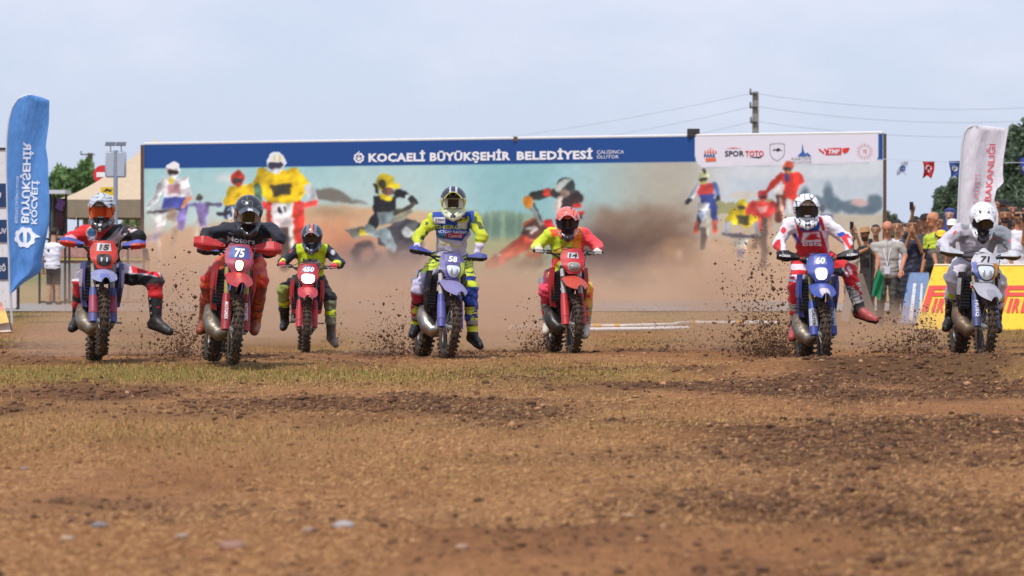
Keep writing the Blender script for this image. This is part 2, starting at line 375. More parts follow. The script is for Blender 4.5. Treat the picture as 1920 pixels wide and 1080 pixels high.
R_, C_ = GX.shape; I = np.arange(R_ * C_).reshape(R_, C_)
Fg = np.stack([I[:-1, :-1], I[:-1, 1:], I[1:, 1:], I[1:, :-1]], -1).reshape(-1, 4)
def ground_mat():
    m, t, b = nodes_of('ground soil'); N = t.nodes.new; K = t.links.new
    at = N('ShaderNodeVertexColor'); at.layer_name = 'Col'; co = N('ShaderNodeTexCoord')
    n1 = N('ShaderNodeTexNoise'); n1.inputs['Scale'].default_value = 26; n1.inputs['Detail'].default_value = 9; n1.inputs['Roughness'].default_value = .72; K(co.outputs['Object'], n1.inputs[0])
    r = N('ShaderNodeValToRGB'); r.color_ramp.elements[0].position = .30; r.color_ramp.elements[0].color = (.42, .38, .34, 1); r.color_ramp.elements[1].position = .68; r.color_ramp.elements[1].color = (1.25, 1.22, 1.18, 1); K(n1.outputs[0], r.inputs[0])
    mu = N('ShaderNodeMixRGB'); mu.blend_type = 'MULTIPLY'; mu.inputs[0].default_value = 1; K(at.outputs[0], mu.inputs[1]); K(r.outputs[0], mu.inputs[2]); K(mu.outputs[0], b.inputs['Base Color'])
    b.inputs['Roughness'].default_value = .95; b.inputs['Specular IOR Level'].default_value = .15
    n3 = N('ShaderNodeTexNoise'); n3.inputs['Scale'].default_value = 70; n3.inputs['Detail'].default_value = 8; K(co.outputs['Object'], n3.inputs[0])
    bp = N('ShaderNodeBump'); bp.inputs['Strength'].default_value = .8; bp.inputs['Distance'].default_value = .012; K(n3.outputs[0], bp.inputs['Height']); K(bp.outputs[0], b.inputs['Normal'])
    return m
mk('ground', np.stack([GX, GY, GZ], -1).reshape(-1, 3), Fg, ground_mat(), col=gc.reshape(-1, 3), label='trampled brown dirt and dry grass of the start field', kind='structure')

def screen_scatter(n, p0, p1, pw=1.0):
    """spots spread evenly over the rows p0..p1 the field shows at, a little wider than the frame"""
    d = p0 + (p1 - p0) * RNG.random(n) ** pw; y = 7200 / (d - HOR); x = (RNG.random(n) * 2 - 1) * (.15 * y + 1.6); return x, y
def gnoise(x, y): return gz(x, y) + .022 * fbm(x * .8, y * .5, o=3, s=5) + (.006 + .028 * churn(x, y)) * (clodz(x, y) - .25)

# dry grass: single thin blades
gx, gy = screen_scatter(420000, 590, 1100, 1.6); keep = RNG.random(len(gx)) < np.clip(.13 + grassy(gx, gy) * 1.15 - .55 * churn(gx, gy), .04, 1); gx, gy = gx[keep], gy[keep]
n = len(gx); g0 = gnoise(gx, gy); ang = RNG.random(n) * 2 * np.pi; ln = RNG.uniform(.012, .040, n) * (1 + .5 * grassy(gx, gy)) * (.55 + .45 * smooth(14, 26, gy)); lean = RNG.uniform(.3, 1.5, n); wd = RNG.uniform(.0010, .0021, n) * (1 + gy / 30)
bx, by = np.cos(ang), np.sin(ang); base = np.stack([gx, gy, g0 - .004], -1); tip = base + np.stack([bx * ln * np.sin(lean), by * ln * np.sin(lean), ln * np.cos(lean) + .006], -1)
mid = base * .5 + tip * .5 + np.array([0, 0, 1])[None] * (ln * .12)[:, None]; sd = np.stack([-by, bx, np.zeros(n)], -1) * wd[:, None]
Vg = np.stack([base - sd, base + sd, mid + sd * .8, mid - sd * .8, tip], 1).reshape(-1, 3); o = (np.arange(n) * 5)[:, None]
Fq = np.concatenate([o + [0, 1, 2], o + [0, 2, 3], o + [3, 2, 4]]); cg = lin(hexc('#ad8650')) * RNG.uniform(.55, 1.3, (n, 1)); gm = (RNG.random(n) < .05 + .42 * np.clip(grassy(gx, gy) - .3, 0, 1))
cg[gm] = lin(hexc('#7c8038')) * RNG.uniform(.7, 1.25, (gm.sum(), 1)); mk('dry_grass', Vg, Fq, mat_vc('grass blades', .8, transl=.25), col=np.repeat(cg, 5, 0), smooth_=False, label='short dry straw and olive grass over the field', cat='grass', kind='stuff')

# clods of soil
ICO = bmesh.new(); bmesh.ops.create_icosphere(ICO, subdivisions=1, radius=1); IV = np.array([v.co[:] for v in ICO.verts]); IF = np.array([[v.index for v in f.verts] for f in ICO.faces]); ICO.free()
OV = np.array([(1, 0, 0), (-1, 0, 0), (0, 1, 0), (0, -1, 0), (0, 0, 1), (0, 0, -1)], float); OF = np.array([(0, 2, 4), (2, 1, 4), (1, 3, 4), (3, 0, 4), (2, 0, 5), (1, 2, 5), (3, 1, 5), (0, 3, 5)])
def lumps(pos, size, cols, name, m, tv=IV, tf=IF, flat=.65, **kw):
    n = len(pos); a = RNG.random(n) * 6.28; ca, sa = np.cos(a), np.sin(a); sc = size[:, None] * RNG.uniform(.6, 1.25, (n, 3)); sc[:, 2] *= flat
    V = tv[None] * sc[:, None] * RNG.uniform(.72, 1.25, (n, len(tv), 1)); x = V[..., 0] * ca[:, None] - V[..., 1] * sa[:, None]; y = V[..., 0] * sa[:, None] + V[..., 1] * ca[:, None]
    V = np.stack([x, y, V[..., 2]], -1) + pos[:, None]; Fq = (np.arange(n) * len(tv))[:, None, None] + tf[None]
    return mk(name, V.reshape(-1, 3), Fq.reshape(-1, 3), m, col=np.repeat(cols, len(tv), 0), **kw)
cx, cy = screen_scatter(110000, 640, 1100, 1.25); kp = RNG.random(len(cx)) < np.clip(.12 + churn(cx, cy) ** 1.6 * .75, 0, 1); cx, cy = cx[kp], cy[kp]; n = len(cx)
sz = np.exp(RNG.normal(math.log(.0062), .6, n)) * (.75 + .8 * churn(cx, cy)) * (1 + .7 * smooth(20, 40, cy)); sz = np.minimum(sz, .034)
cc = lin(hexc('#6e4a30'))[None] * RNG.uniform(.4, 1.3, (n, 1)); pl = RNG.random(n) < .03; cc[pl] = lin(hexc('#a87e5a')) * RNG.uniform(.8, 1.2, (pl.sum(), 1))
M_CLOD = mat_vc('soil clods', .95, bump=.6, bscale=90)
lumps(np.stack([cx, cy, gnoise(cx, cy) + sz * .15], -1), sz, cc, 'soil_clods', M_CLOD, smooth_=False, label='dark crumbled soil clods thrown over the field', cat='soil', kind='stuff')

# straw litter lying flat
lx, ly = screen_scatter(90000, 660, 1100, 1.2); kp = fbm(lx * .6, ly * .25, o=3, s=71) > -.1; lx, ly = lx[kp], ly[kp]; n = len(lx); an_ = RNG.random(n) * 3.14; ll = RNG.uniform(.004, .016, n) * (1 + ly / 60); lw_ = RNG.uniform(.0008, .0016, n) * (1 + ly / 30); lz = gnoise(lx, ly) + .006
d0 = np.stack([np.cos(an_) * ll, np.sin(an_) * ll, RNG.uniform(-.3, .5, n) * ll], -1); d1 = np.stack([-np.sin(an_) * lw_, np.cos(an_) * lw_, lw_ * .4], -1); c0 = np.stack([lx, ly, lz], -1)
mk('straw_litter', np.stack([c0 - d0 - d1, c0 - d0 + d1, c0 + d0 + d1, c0 + d0 - d1], 1).reshape(-1, 3), np.arange(n * 4).reshape(-1, 4), MATS['grass blades'], col=np.repeat(lin(hexc('#c09460')) * RNG.uniform(.5, 1.3, (n, 1)), 4, 0), smooth_=False, label='bits of dry straw strewn over the soil', cat='straw', kind='stuff')

# the single stones one can pick out in the foreground
def stone(px, py, r, hexcol, label, flat=.55):
    Z = 7200 / (py - HOR); p = P(px, py, Z); b = bmesh.new(); bmesh.ops.create_icosphere(b, subdivisions=2, radius=1); V = np.array([v.co[:] for v in b.verts]); Fq = np.array([[v.index for v in f.verts] for f in b.faces]); b.free()
    sd = RNG.random() * 90; V = V * (1 + .22 * vnoise(V[:, 0] * 1.7 + sd, V[:, 1] * 1.7, V[:, 2] * 1.7))[:, None]; V = np.sign(V) * np.abs(V) ** .85; V = V * [r * 1.25, r, r * flat]
    mk('stone', V, Fq, mat('stone ' + hexcol, hexcol, .85, vary=.18, bump=.5, bscale=50), smooth_=False, label=label, cat='stone', group='loose stones in the foreground dirt', base=None).location = (p[0], p[1], float(gnoise(p[0], p[1])) + r * flat * .35)
for a in [(645, 996, .034, '#a39c9c', 'largest pale grey stone in the foreground dirt, right of the pinkish one'), (434, 1031, .040, '#94705f', 'flat pinkish brown stone near the bottom edge of the photo'), (187, 991, .026, '#7c7678', 'blue grey stone in the left foreground dirt'),
          (126, 1012, .022, '#ab9680', 'small cream stone at the left beside the blue grey stone'), (341, 1006, .022, '#a08b7a', 'pale stone between the blue grey and the pinkish stones'), (578, 1000, .020, '#9c8577', 'dull brown stone left of the largest pale grey stone'),
          (46, 878, .022, '#88766a', 'grey brown stone at the far left edge of the field'), (866, 1040, .020, '#a58670', 'sandy stone at the bottom middle of the foreground'), (1180, 975, .018, '#ab8c70', 'sandy stone in the dirt right of centre')]: stone(*a)

# paved strip far behind, flush with the field
xs = np.linspace(-34, 9, 60); V = []
for x in xs:
    for y in (74.5 + .02 * x, 79, 84): V.append((x, y, float(gz(x, y)) + .03))
mk('asphalt_path', V, np.array([(i * 3 + j, i * 3 + 3 + j, i * 3 + 4 + j, i * 3 + 1 + j) for i in range(59) for j in (0, 1)]), mat('asphalt', '#8f8986', .9, vary=.15, bump=.3), label='dusty grey paved strip behind the start field', kind='structure')

# ------------------------------------------------------------------ the billboard
BL, BR = np.array([(270 - 960) / F * 96, 96.]), np.array([(1655 - 960) / F * 88, 88.]); BB, BT = .17, 4.045
bd = BR - BL; bw = np.hypot(*bd); bd = bd / bw; bn = np.array([bd[1], -bd[0]])      # bn points to the camera
def bpt(u, z, off=0.): q = BL + bd * u + bn * off; return (q[0], q[1], z)
def bray(px, py, off=.0):
    """spot on the board's face that shows at a photo pixel"""
    k = (px - 960) / F; o = BL + bn * off; t = (k * o[1] - o[0]) / (bd[0] - k * bd[1]); q = o + bd * t; return (q[0], q[1], CAMZ - (py - HOR) / F * q[1])
board = empty('billboard', bpt(bw / 2, 0), 'long printed billboard with a navy title band and motocross riders', 'billboard'); bb0 = np.array(bpt(bw / 2, 0))
NU, NV = 800, 175; uu = np.linspace(0, bw, NU + 1); zz = np.linspace(BB, BT, NV + 1)
U, Zb = np.meshgrid(uu, zz, indexing='ij'); XY = BL[None, None] + bd * U[..., None]; VB = np.stack([XY[..., 0], XY[..., 1], Zb], -1); px, py = topx(VB.reshape(-1, 3))
wx = px + 2.3 * fbm(px * .085, py * .085, o=3, s=31); wy = py + 2.0 * fbm(px * .085 + 50, py * .085, o=3, s=32)
p = Paint(wx, wy, '#9cc4c9'); X = p.x; Y = p.y; N1 = fbm(X * .02, Y * .03, o=4, s=40); N2 = fbm(X * .05, Y * .07, o=4, s=41)
# printed sky
p.fill(smooth(300, 420, Y) * (1 - smooth(700, 1100, X)), '#c0d3cf', .85); p.fill(smooth(560, 700, X) * (1 - smooth(760, 900, X)), '#b9cbc8', .55); p.fill(smooth(840, 940, X) * (1 - smooth(1000, 1080, X)), '#7fb0b4', .6)
p.fill(smooth(1040, 1260, X), '#b3a594', .85); p.fill(smooth(1270, 1380, X), '#ccd2d8', .95)
p.blob(430, 335, 25, 10, '#e3dcd8', .7)
# printed land, left
yl = 405 - .05 * (X - 270) + 8 * N1; p.fill(smooth(0, 14, Y - np.where(X < 560, yl + 28 * (1 - smooth(270, 500, X)), 378 + .07 * np.abs(X - 640))) * (1 - smooth(820, 900, X)), '#cfae8c')
p.poly([(582, 372), (592, 355), (622, 351), (640, 358), (660, 372), (690, 382), (640, 380)], '#6d655c', .9, 5); p.blob(620, 398, 40, 14, '#9b8265', .7)
p.fill(smooth(400, 470, Y + 18 * N1) * (1 - smooth(560, 640, X)), '#d0a787', .8)
p.fill(smooth(405, 450, Y + 22 * N1) * np.exp(-((X - 640) / 90) ** 2), '#c98560', .85); p.blob(600, 430, 40, 22, '#d99a74', .5)
# middle: trees and field, then a bank of dark smoke
p.fill(smooth(392, 402, Y + 6 * N2) * smooth(830, 880, X) * (1 - smooth(985, 1040, X)), '#8ea58e', .9); p.fill(smooth(440, 452, Y) * smooth(800, 860, X) * (1 - smooth(1000, 1060, X)), '#a2a47c', .95)
for tx in (912, 926, 934, 952, 962, 975): p.ell(tx, 424, 6, 22, '#5f7a6c', .85, 6)
p.fill(smooth(360, 440, Y - .02 * (X - 1100) + 20 * N1) * smooth(1050, 1140, X) * (1 - smooth(1280, 1350, X)), '#8c6f5c', .92)
p.fill(smooth(420, 480, Y + 16 * N2) * smooth(1040, 1120, X) * (1 - smooth(1200, 1290, X)), '#5f4d50', .85); p.blob(1175, 505, 70, 30, '#3f3a48', .9); p.blob(1130, 462, 75, 34, '#5c4542', .8); p.blob(1225, 440, 60, 40, '#6b5344', .7)
p.fill(smooth(455, 540, Y + 22 * N1 - .05 * (X - 1200)) * smooth(1130, 1250, X), '#c39a78', .95); p.fill(smooth(500, 560, Y + 14 * N2) * smooth(760, 900, X), '#c7a387', .9)
p.fill(smooth(478, 545, Y + 18 * N1) * (1 - smooth(740, 820, X)), '#c9a084', .85); p.blob(720, 505, 70, 30, '#55506a', .9); p.blob(660, 480, 40, 28, '#7c6270', .5); p.blob(800, 500, 40, 24, '#8f7f88', .5)
# right: haze, hill, houses, trees, pale ground
p.fill(smooth(326, 340, Y + 4 * N1) * smooth(1330, 1400, X), '#bcc6cf', .9); p.fill(smooth(395, 408, Y) * smooth(1300, 1360, X), '#bdb09c', .95); p.fill(smooth(425, 470, Y + 12 * N1) * smooth(1290, 1340, X), '#c6a384', .9)
for tx, ty, rx, ry in ((1532, 380, 12, 12), (1552, 368, 10, 24), (1566, 385, 14, 16), (1592, 388, 20, 13), (1640, 382, 16, 18), (1620, 394, 20, 8), (1510, 372, 10, 20)): p.ell(tx, ty, rx, ry, '#586b78', .9, 6)
p.ell(1612, 380, 16, 7, '#c9a9a4', .9, 4); p.ell(1396, 366, 27, 7, '#c9bfb0', .8, 3); p.fill((np.abs(Y - 390 - 6 * N2) < 12) & (X > 1340) & (X < 1450), '#8f8a4e', .75)
for q in range(26): p.blob(RNG.uniform(1250, 1460), RNG.uniform(450, 545), RNG.uniform(6, 18), RNG.uniform(5, 16), ['#d39a80', '#b58a63', '#dcb79a', '#a88560'][q % 4], .5)
# title band and logo panel
yb = 316 - (px - 270) * .0126; p.x, p.y = px, py; p.fill(1 - smooth(-.8, .8, py - yb), '#0b4286')
p.poly([(1303, 250), (1303, 292), (1305, 302), (1311, 310), (1320, 314), (1632, 305), (1643, 302), (1647, 294), (1647, 245)], '#d9d4de', 1, 1.5); p.cap(1322, 314.6, 1630, 305.6, .5, .5, '#7d8494', .6)
p.x, p.y = wx, wy
# figures ---------------------------------------------------------
BEFORE = p.c.copy()
def fig(hx, hy, hr, shell, face, body, arms, legs=None, plate=None, plc='#eceaea', chest=None):
    if legs:
        for a in legs: p.cap(*a)
    for a in body: p.poly(a[0], a[1], a[2] if len(a) > 2 else 1, 2)
    for a in arms: p.cap(*a)
    if chest: p.poly(chest[0], chest[1], .9, 3)
    p.ell(hx, hy, hr, hr * 1.15, shell); p.ell(hx, hy + hr * .35, hr * .82, hr * .42, face); p.ell(hx, hy + hr * .95, hr * .5, hr * .35, shell)
    if plate: p.poly(plate, plc, .95, 2)
# white jersey rider at the left end
fig(324, 318, 14, '#e8e4e6', '#3a2b28', [([(306, 335), (345, 335), (352, 372), (308, 374)], '#ece6ea'), ([(306, 370), (350, 370), (350, 392), (303, 392)], '#4b53a6')],
    [(308, 340, 292, 372, 7, 5, '#eee9ee'), (292, 372, 277, 388, 5, 4, '#eee9ee'), (346, 340, 356, 372, 8, 6, '#eee9ee'), (356, 372, 342, 386, 5, 4, '#d98d6e')],
    [(342, 386, 340, 424, 9, 7, '#8a78bc'), (300, 392, 292, 450, 10, 5, '#cdbfc8', .6, 6), (300, 420, 296, 500, 4, 3, '#d9c8bd', .7, 4), (330, 420, 322, 480, 6, 3, '#b79a86', .6, 5)], [(284, 400), (312, 398), (310, 420), (292, 424)], chest=([(315, 345), (338, 345), (338, 365), (316, 362)], '#b07f86'))
p.cap(276, 398, 338, 392, 2, 2, '#4d4650'); p.ell(288, 446, 18, 9, '#b9aac4', .7, 6, -.4); p.ell(322, 338, 7, 6, '#d8c24a', .9); p.ell(322, 404, 10, 12, '#9d7a66', .8, 5)
# small purple rider
fig(375, 371, 6, '#6d6a44', '#3c3550', [([(364, 380), (388, 380), (392, 395), (384, 425), (374, 425)], '#8d7cb6')], [(366, 383, 354, 386, 4, 3, '#7f72a8'), (388, 382, 412, 384, 4, 4, '#6d6a8a')], [(372, 400, 366, 440, 4, 3, '#d7c9bd', .8)])
# red helmet, yellow jersey
fig(446, 334, 12, '#d4402e', '#4a3a3e', [([(428, 352), (468, 345), (478, 385), (424, 385)], '#e8be1c')], [(432, 356, 424, 380, 7, 5, '#e8be1c'), (470, 350, 480, 372, 7, 5, '#dfb41c')], [(432, 388, 428, 402, 12, 8, '#2f3e5c')]); p.poly([(425, 392), (436, 388), (444, 404), (430, 412)], '#e6e9ee', .9); p.cap(432, 392, 434, 406, 2, 2, '#24385e'); p.cap(410, 400, 430, 398, 4, 3, '#33303e')
# big yellow rider
fig(518, 304, 18, '#dfe0e6', '#3a3548', [([(490, 322), (548, 320), (572, 360), (560, 378), (505, 382), (478, 350)], '#ecc312')],
    [(492, 326, 482, 352, 11, 9, '#ecc312'), (482, 352, 486, 380, 8, 6, '#5b7f6a'), (552, 326, 578, 354, 11, 9, '#ecc312'), (578, 354, 590, 378, 9, 7, '#b8bcc2'), (590, 380, 562, 388, 7, 5, '#e4524c'), (494, 384, 506, 390, 5, 5, '#dd3a36')],
    [(512, 385, 506, 470, 12, 9, '#c5392f'), (560, 385, 562, 460, 12, 9, '#d0392f'), (534, 420, 534, 500, 12, 9, '#5a4038')], [(510, 382), (552, 380), (549, 402), (536, 416), (518, 418), (507, 400)], chest=([(506, 346), (546, 344), (544, 366), (512, 368)], '#33312f'))
p.cap(518, 425, 514, 480, 4, 4, '#cbb79a'); p.cap(546, 420, 545, 470, 4, 4, '#d9d3d0'); p.ell(530, 452, 14, 26, '#4d3c38', .8, 5); p.poly([(508, 408), (552, 408), (545, 424), (515, 426)], '#d8c9c8'); p.cap(522, 390, 525, 398, 2.2, 2.2, '#2c2a35'); p.cap(533, 389, 534, 397, 2.2, 2.2, '#2c2a35'); p.cap(514, 292, 516, 300, 2, 2, '#d8c44c'); p.cap(524, 292, 525, 300, 2, 2, '#d8c44c')
# black jersey, yellow helmet
for a in [(685, 482, 26, 28, '#4a4453', .8), (762, 470, 34, 34, '#4b4757', .75)]: p.ell(a[0], a[1], a[2], a[3], a[4], a[5], 10)
p.ell(690, 478, 14, 14, '#b98a74', .7, 8); p.poly([(646, 432), (680, 425), (700, 442), (665, 446)], '#77756f'); p.poly([(676, 428), (698, 436), (700, 442), (674, 440)], '#e2c62e'); p.poly([(700, 440), (760, 408), (790, 420), (784, 462), (740, 470), (712, 460)], '#45424a')
p.cap(712, 400, 694, 430, 10, 9, '#1f2026'); p.cap(692, 430, 706, 440, 9, 7, '#93a4a8'); p.poly([(700, 368), (744, 368), (742, 398), (700, 402)], '#1d1e24'); p.poly([(704, 400), (740, 394), (744, 416), (712, 424)], '#7a898c'); p.cap(745, 362, 762, 366, 8, 6, '#1e1f26'); p.cap(764, 368, 772, 376, 5, 6, '#c7d2d2'); p.cap(772, 372, 778, 380, 7, 5, '#25262b')
p.cap(720, 440, 734, 466, 12, 8, '#8b9ba0'); p.cap(742, 400, 776, 384, 5, 4, '#4b4a3e'); p.cap(736, 416, 770, 396, 4, 3, '#77796c'); p.poly([(752, 432), (764, 424), (776, 434), (770, 446), (756, 444)], '#cfd6d4'); p.poly([(764, 420), (780, 412), (782, 432), (772, 434)], '#5d625f')
p.ell(722, 342, 18, 17, '#e0c51f'); p.ell(716, 344, 8, 8, '#23221f', .9); p.ell(726, 358, 12, 8, '#6e4a42'); p.poly([(730, 340), (750, 344), (746, 354), (728, 350)], '#ead12a'); p.poly([(706, 362), (736, 368), (734, 378), (716, 374)], '#e0c51f'); p.cap(702, 345, 706, 360, 3, 3, '#2c2b2a')
p.blob(720, 512, 75, 26, '#56516b', .75)
# red machine with a 7, rider leaning
p.cap(1002, 444, 930, 490, 16, 10, '#c8442e', .95, 5); p.cap(960, 470, 918, 498, 12, 8, '#d85a3c', .8, 6); p.ell(934, 478, 5, 5, '#e4cfc4'); p.ell(1000, 478, 14, 8, '#d25a34', .8, 5); p.blob(985, 495, 40, 14, '#5b4038', .7)
p.poly([(984, 424), (1004, 410), (1030, 432), (1020, 446), (996, 450), (978, 438)], '#5d3a33'); p.cap(984, 422, 1000, 412, 3, 3, '#d4663a'); p.cap(996, 450, 1022, 446, 3, 3, '#d67a5c'); p.cap(988, 430, 1004, 426, 2.6, 2.6, '#ebe2dc'); p.cap(1004, 428, 996, 436, 2.6, 2.6, '#ebe2dc')
p.cap(994, 386, 1012, 420, 3, 3, '#8b8c86'); p.cap(1002, 384, 1016, 416, 2, 2, '#4a4a48'); p.poly([(1016, 415), (1036, 410), (1042, 430), (1024, 432)], '#cf2c2c'); p.cap(1000, 368, 1028, 362, 8, 8, '#2d2d2b'); p.cap(1024, 362, 1044, 364, 7, 7, '#d2402f'); p.cap(990, 376, 992, 384, 9, 8, '#f0952c'); p.cap(1040, 362, 1056, 372, 9, 8, '#31302f')
p.poly([(1046, 352), (1084, 356), (1094, 372), (1092, 410), (1050, 402)], '#3a2a2c'); p.poly([(1074, 382), (1094, 378), (1094, 396), (1078, 398)], '#9fb6b8'); p.cap(1078, 384, 1086, 384, 4, 4, '#d33b30'); p.cap(1076, 400, 1092, 398, 4, 4, '#c93a2c'); p.ell(1060, 352, 18, 19, '#37423f'); p.poly([(1036, 352), (1056, 336), (1072, 334), (1058, 350), (1044, 362)], '#bfc4bf'); p.ell(1058, 362, 10, 8, '#c39a86', .8, 4); p.cap(1050, 372, 1046, 392, 5, 6, '#d0c3bc')
# group at the right end
fig(1320, 332, 10, '#d6d9a8', '#2f2a2a', [([(1306, 346), (1336, 344), (1338, 366), (1308, 368)], '#c33f3c'), ([(1310, 364), (1340, 364), (1338, 390), (1316, 388)], '#3a4688')],
    [(1308, 348, 1294, 372, 5, 4, '#dfe4ee'), (1294, 374, 1290, 378, 4, 4, '#2e3038'), (1340, 348, 1346, 366, 5, 4, '#54699c'), (1346, 370, 1347, 374, 4, 4, '#25262c')], [(1316, 390, 1307, 430, 5, 4, '#3b3d58'), (1338, 380, 1340, 420, 7, 6, '#36417c'), (1340, 418, 1342, 434, 6, 5, '#d9644c'), (1306, 420, 1306, 434, 4, 4, '#cf5a44'), (1319, 430, 1318, 464, 6, 4, '#55504c'), (1326, 408, 1328, 448, 2, 2, '#d8cbb0')], [(1307, 380), (1329, 379), (1328, 394), (1318, 398), (1309, 394)])
p.poly([(1308, 398), (1326, 398), (1322, 412), (1314, 414)], '#b9c6de'); p.ell(1320, 341, 5, 4, '#d9d264'); p.cap(1318, 320, 1320, 323, 3, 3, '#3a3a38')
fig(1392, 384, 10, '#e5cf2c', '#59452e', [([(1378, 394), (1408, 392), (1420, 408), (1404, 426), (1376, 422), (1368, 408)], '#dfc21e')], [(1376, 398, 1366, 414, 7, 6, '#dfc21e'), (1366, 416, 1362, 436, 4, 4, '#aeb6cc'), (1410, 398, 1416, 416, 7, 5, '#dfc21e'), (1418, 420, 1418, 442, 5, 4, '#8f8d92')],
    [(1356, 438, 1424, 446, 3, 3, '#4a4a66'), (1388, 460, 1374, 520, 4, 3, '#d2b699', .8), (1398, 462, 1394, 515, 4, 3, '#d6bb9d', .8)], [(1376, 446), (1400, 445), (1399, 460), (1388, 466), (1378, 460)], '#c9cfc4', ([(1380, 404), (1406, 402), (1404, 420), (1384, 422)], '#3b3a32'))
p.poly([(1380, 468), (1396, 468), (1393, 480), (1384, 480)], '#7f86b6')
fig(1430, 366, 10, '#dc4446', '#3a2a2e', [([(1412, 380), (1448, 378), (1456, 396), (1440, 410), (1412, 404)], '#d8413f')], [(1412, 384, 1404, 396, 7, 6, '#d8413f'), (1448, 384, 1454, 394, 7, 6, '#d8413f')], [(1432, 404, 1432, 500, 8, 6, '#54423c', .9, 3), (1424, 404, 1426, 430, 4, 3, '#cf4a3e'), (1444, 408, 1446, 440, 5, 3, '#b98c78'), (1420, 450, 1412, 460, 8, 6, '#5a4a40', .8, 5)]); p.poly([(1420, 388), (1440, 386), (1438, 398), (1422, 398)], '#eab8ae', .8)
fig(1478, 312, 10, '#d8573a', '#3b3a4c', [([(1462, 324), (1494, 322), (1500, 345), (1490, 372), (1472, 372)], '#dc3a2c'), ([(1470, 326), (1480, 324), (1478, 344), (1472, 340)], '#423f7c')], [(1466, 328, 1450, 346, 5, 5, '#dc3a2c'), (1450, 346, 1436, 358, 5, 4, '#dc3a2c'), (1494, 328, 1502, 340, 7, 6, '#dc3a2c')],
    [(1466, 366, 1460, 410, 10, 8, '#7a4034'), (1476, 360, 1486, 408, 3, 3, '#dcd3d0'), (1462, 372, 1470, 415, 3, 3, '#dcb4a2'), (1490, 370, 1496, 390, 7, 5, '#d94a3a')], [(1452, 352), (1470, 346), (1468, 366), (1456, 366)], '#e6dcd8'); p.ell(1480, 322, 4, 4, '#e3b23a'); p.ell(1542, 385, 8, 11, '#74788a', .9); p.poly([(1538, 398), (1560, 402), (1564, 425), (1540, 425)], '#8e92aa')
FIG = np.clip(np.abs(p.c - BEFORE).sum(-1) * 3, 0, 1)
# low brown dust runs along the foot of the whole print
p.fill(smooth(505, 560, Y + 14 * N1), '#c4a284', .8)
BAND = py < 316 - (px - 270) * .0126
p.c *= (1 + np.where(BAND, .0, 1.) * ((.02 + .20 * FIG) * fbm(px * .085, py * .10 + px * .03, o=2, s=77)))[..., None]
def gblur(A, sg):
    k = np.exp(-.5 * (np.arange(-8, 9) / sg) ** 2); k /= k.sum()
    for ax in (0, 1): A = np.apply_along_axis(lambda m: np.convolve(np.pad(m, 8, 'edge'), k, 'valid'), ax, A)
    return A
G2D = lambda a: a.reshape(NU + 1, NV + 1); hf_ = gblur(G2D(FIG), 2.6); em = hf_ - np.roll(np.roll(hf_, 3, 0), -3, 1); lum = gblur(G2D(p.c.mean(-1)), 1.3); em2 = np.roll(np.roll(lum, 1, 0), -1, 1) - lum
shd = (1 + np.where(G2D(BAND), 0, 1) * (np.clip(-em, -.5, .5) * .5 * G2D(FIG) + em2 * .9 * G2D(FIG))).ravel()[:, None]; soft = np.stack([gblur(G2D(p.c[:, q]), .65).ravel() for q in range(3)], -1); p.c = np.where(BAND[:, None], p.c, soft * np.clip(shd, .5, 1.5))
Ib = np.arange((NU + 1) * (NV + 1)).reshape(NU + 1, NV + 1); Fb = np.stack([Ib[:-1, :-1], Ib[1:, :-1], Ib[1:, 1:], Ib[:-1, 1:]], -1).reshape(-1, 4)
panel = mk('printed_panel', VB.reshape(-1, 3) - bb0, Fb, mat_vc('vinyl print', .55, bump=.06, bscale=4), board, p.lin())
M_BROWN = mat('painted brown steel', '#5a4038', .6, dirt=.15); M_WHITE = mat('white print', '#e6e4ea', .6); M_NAVY = mat('navy print', '#1c3a66', .6); M_DARK = mat('dark steel', '#3c3836', .55, .3)
for u, w in ((-.05, .075), (bw + .05, .07)): MB().box((0, 0, (BT - .1) / 2 + .03), (w, .09, BT - .06 + .1)).map(lambda v, u=u: np.array(bpt(u, 0)) + v - bb0).build('post', M_BROWN, board)
mb = MB(); A, B = bpt(0, BT + .025, -.03), bpt(bw, BT + .025, -.03); mb.tube([A, B], .035, 6).map(lambda v: np.array(v) - bb0); mb.build('top_rail', mat('pale rail', '#d9d6d4', .6), board)
for q in range(9):
    u = bw * (q + .5) / 9; MB().tube([bpt(u, 0, -.12), bpt(u, BT, -.12)], .05, 6).map(lambda v: np.array(v) - bb0).build('rear_strut', M_BROWN, board); MB().tube([bpt(u, .1, -1.6), bpt(u, BT * .75, -.12)], .035, 6).map(lambda v: np.array(v) - bb0).build('brace', M_BROWN, board)
for q, (cx_, cy_, w, h_) in enumerate(((1300, 249, 24, 15), (967, 261, 9, 9))):
    c = np.array(bray(cx_, cy_, -.08)); s_ = F / c[1]; MB().box((0, 0, 0), (w / s_, .22, h_ / s_), taper=.94).map(lambda v: v + c - bb0).build('lamp_housing', M_DARK if q == 0 else M_BROWN, board)
def on_board(x0, y0, sl=-.0126): return lambda a, b: np.array(bray(x0 + a, y0 + sl * a - b, .012)) - bb0
for tx, x0, x1 in (('KOCAELİ', 691, 797), ('BÜYÜKŞEHİR', 806, 957), ('BELEDİYESİ', 969, 1111)): lettering(tx, x1 - x0, 14.5, on_board(x0, 303 - .0135 * (x0 - 691), -.0135), M_WHITE, board, 'title_lettering', .045, 0., None, 1.08)
lettering('ÇALIŞINCA', 51, 6.5, on_board(1119, 288.5), M_WHITE, board, 'slogan_lettering', .0); lettering('OLUYOR', 41, 6.5, on_board(1119, 297.5), M_WHITE, board, 'slogan_lettering', .0)
def flat_poly(mb, pts, fn): mb.add([fn(*q) for q in pts], [tuple(range(len(pts)))])
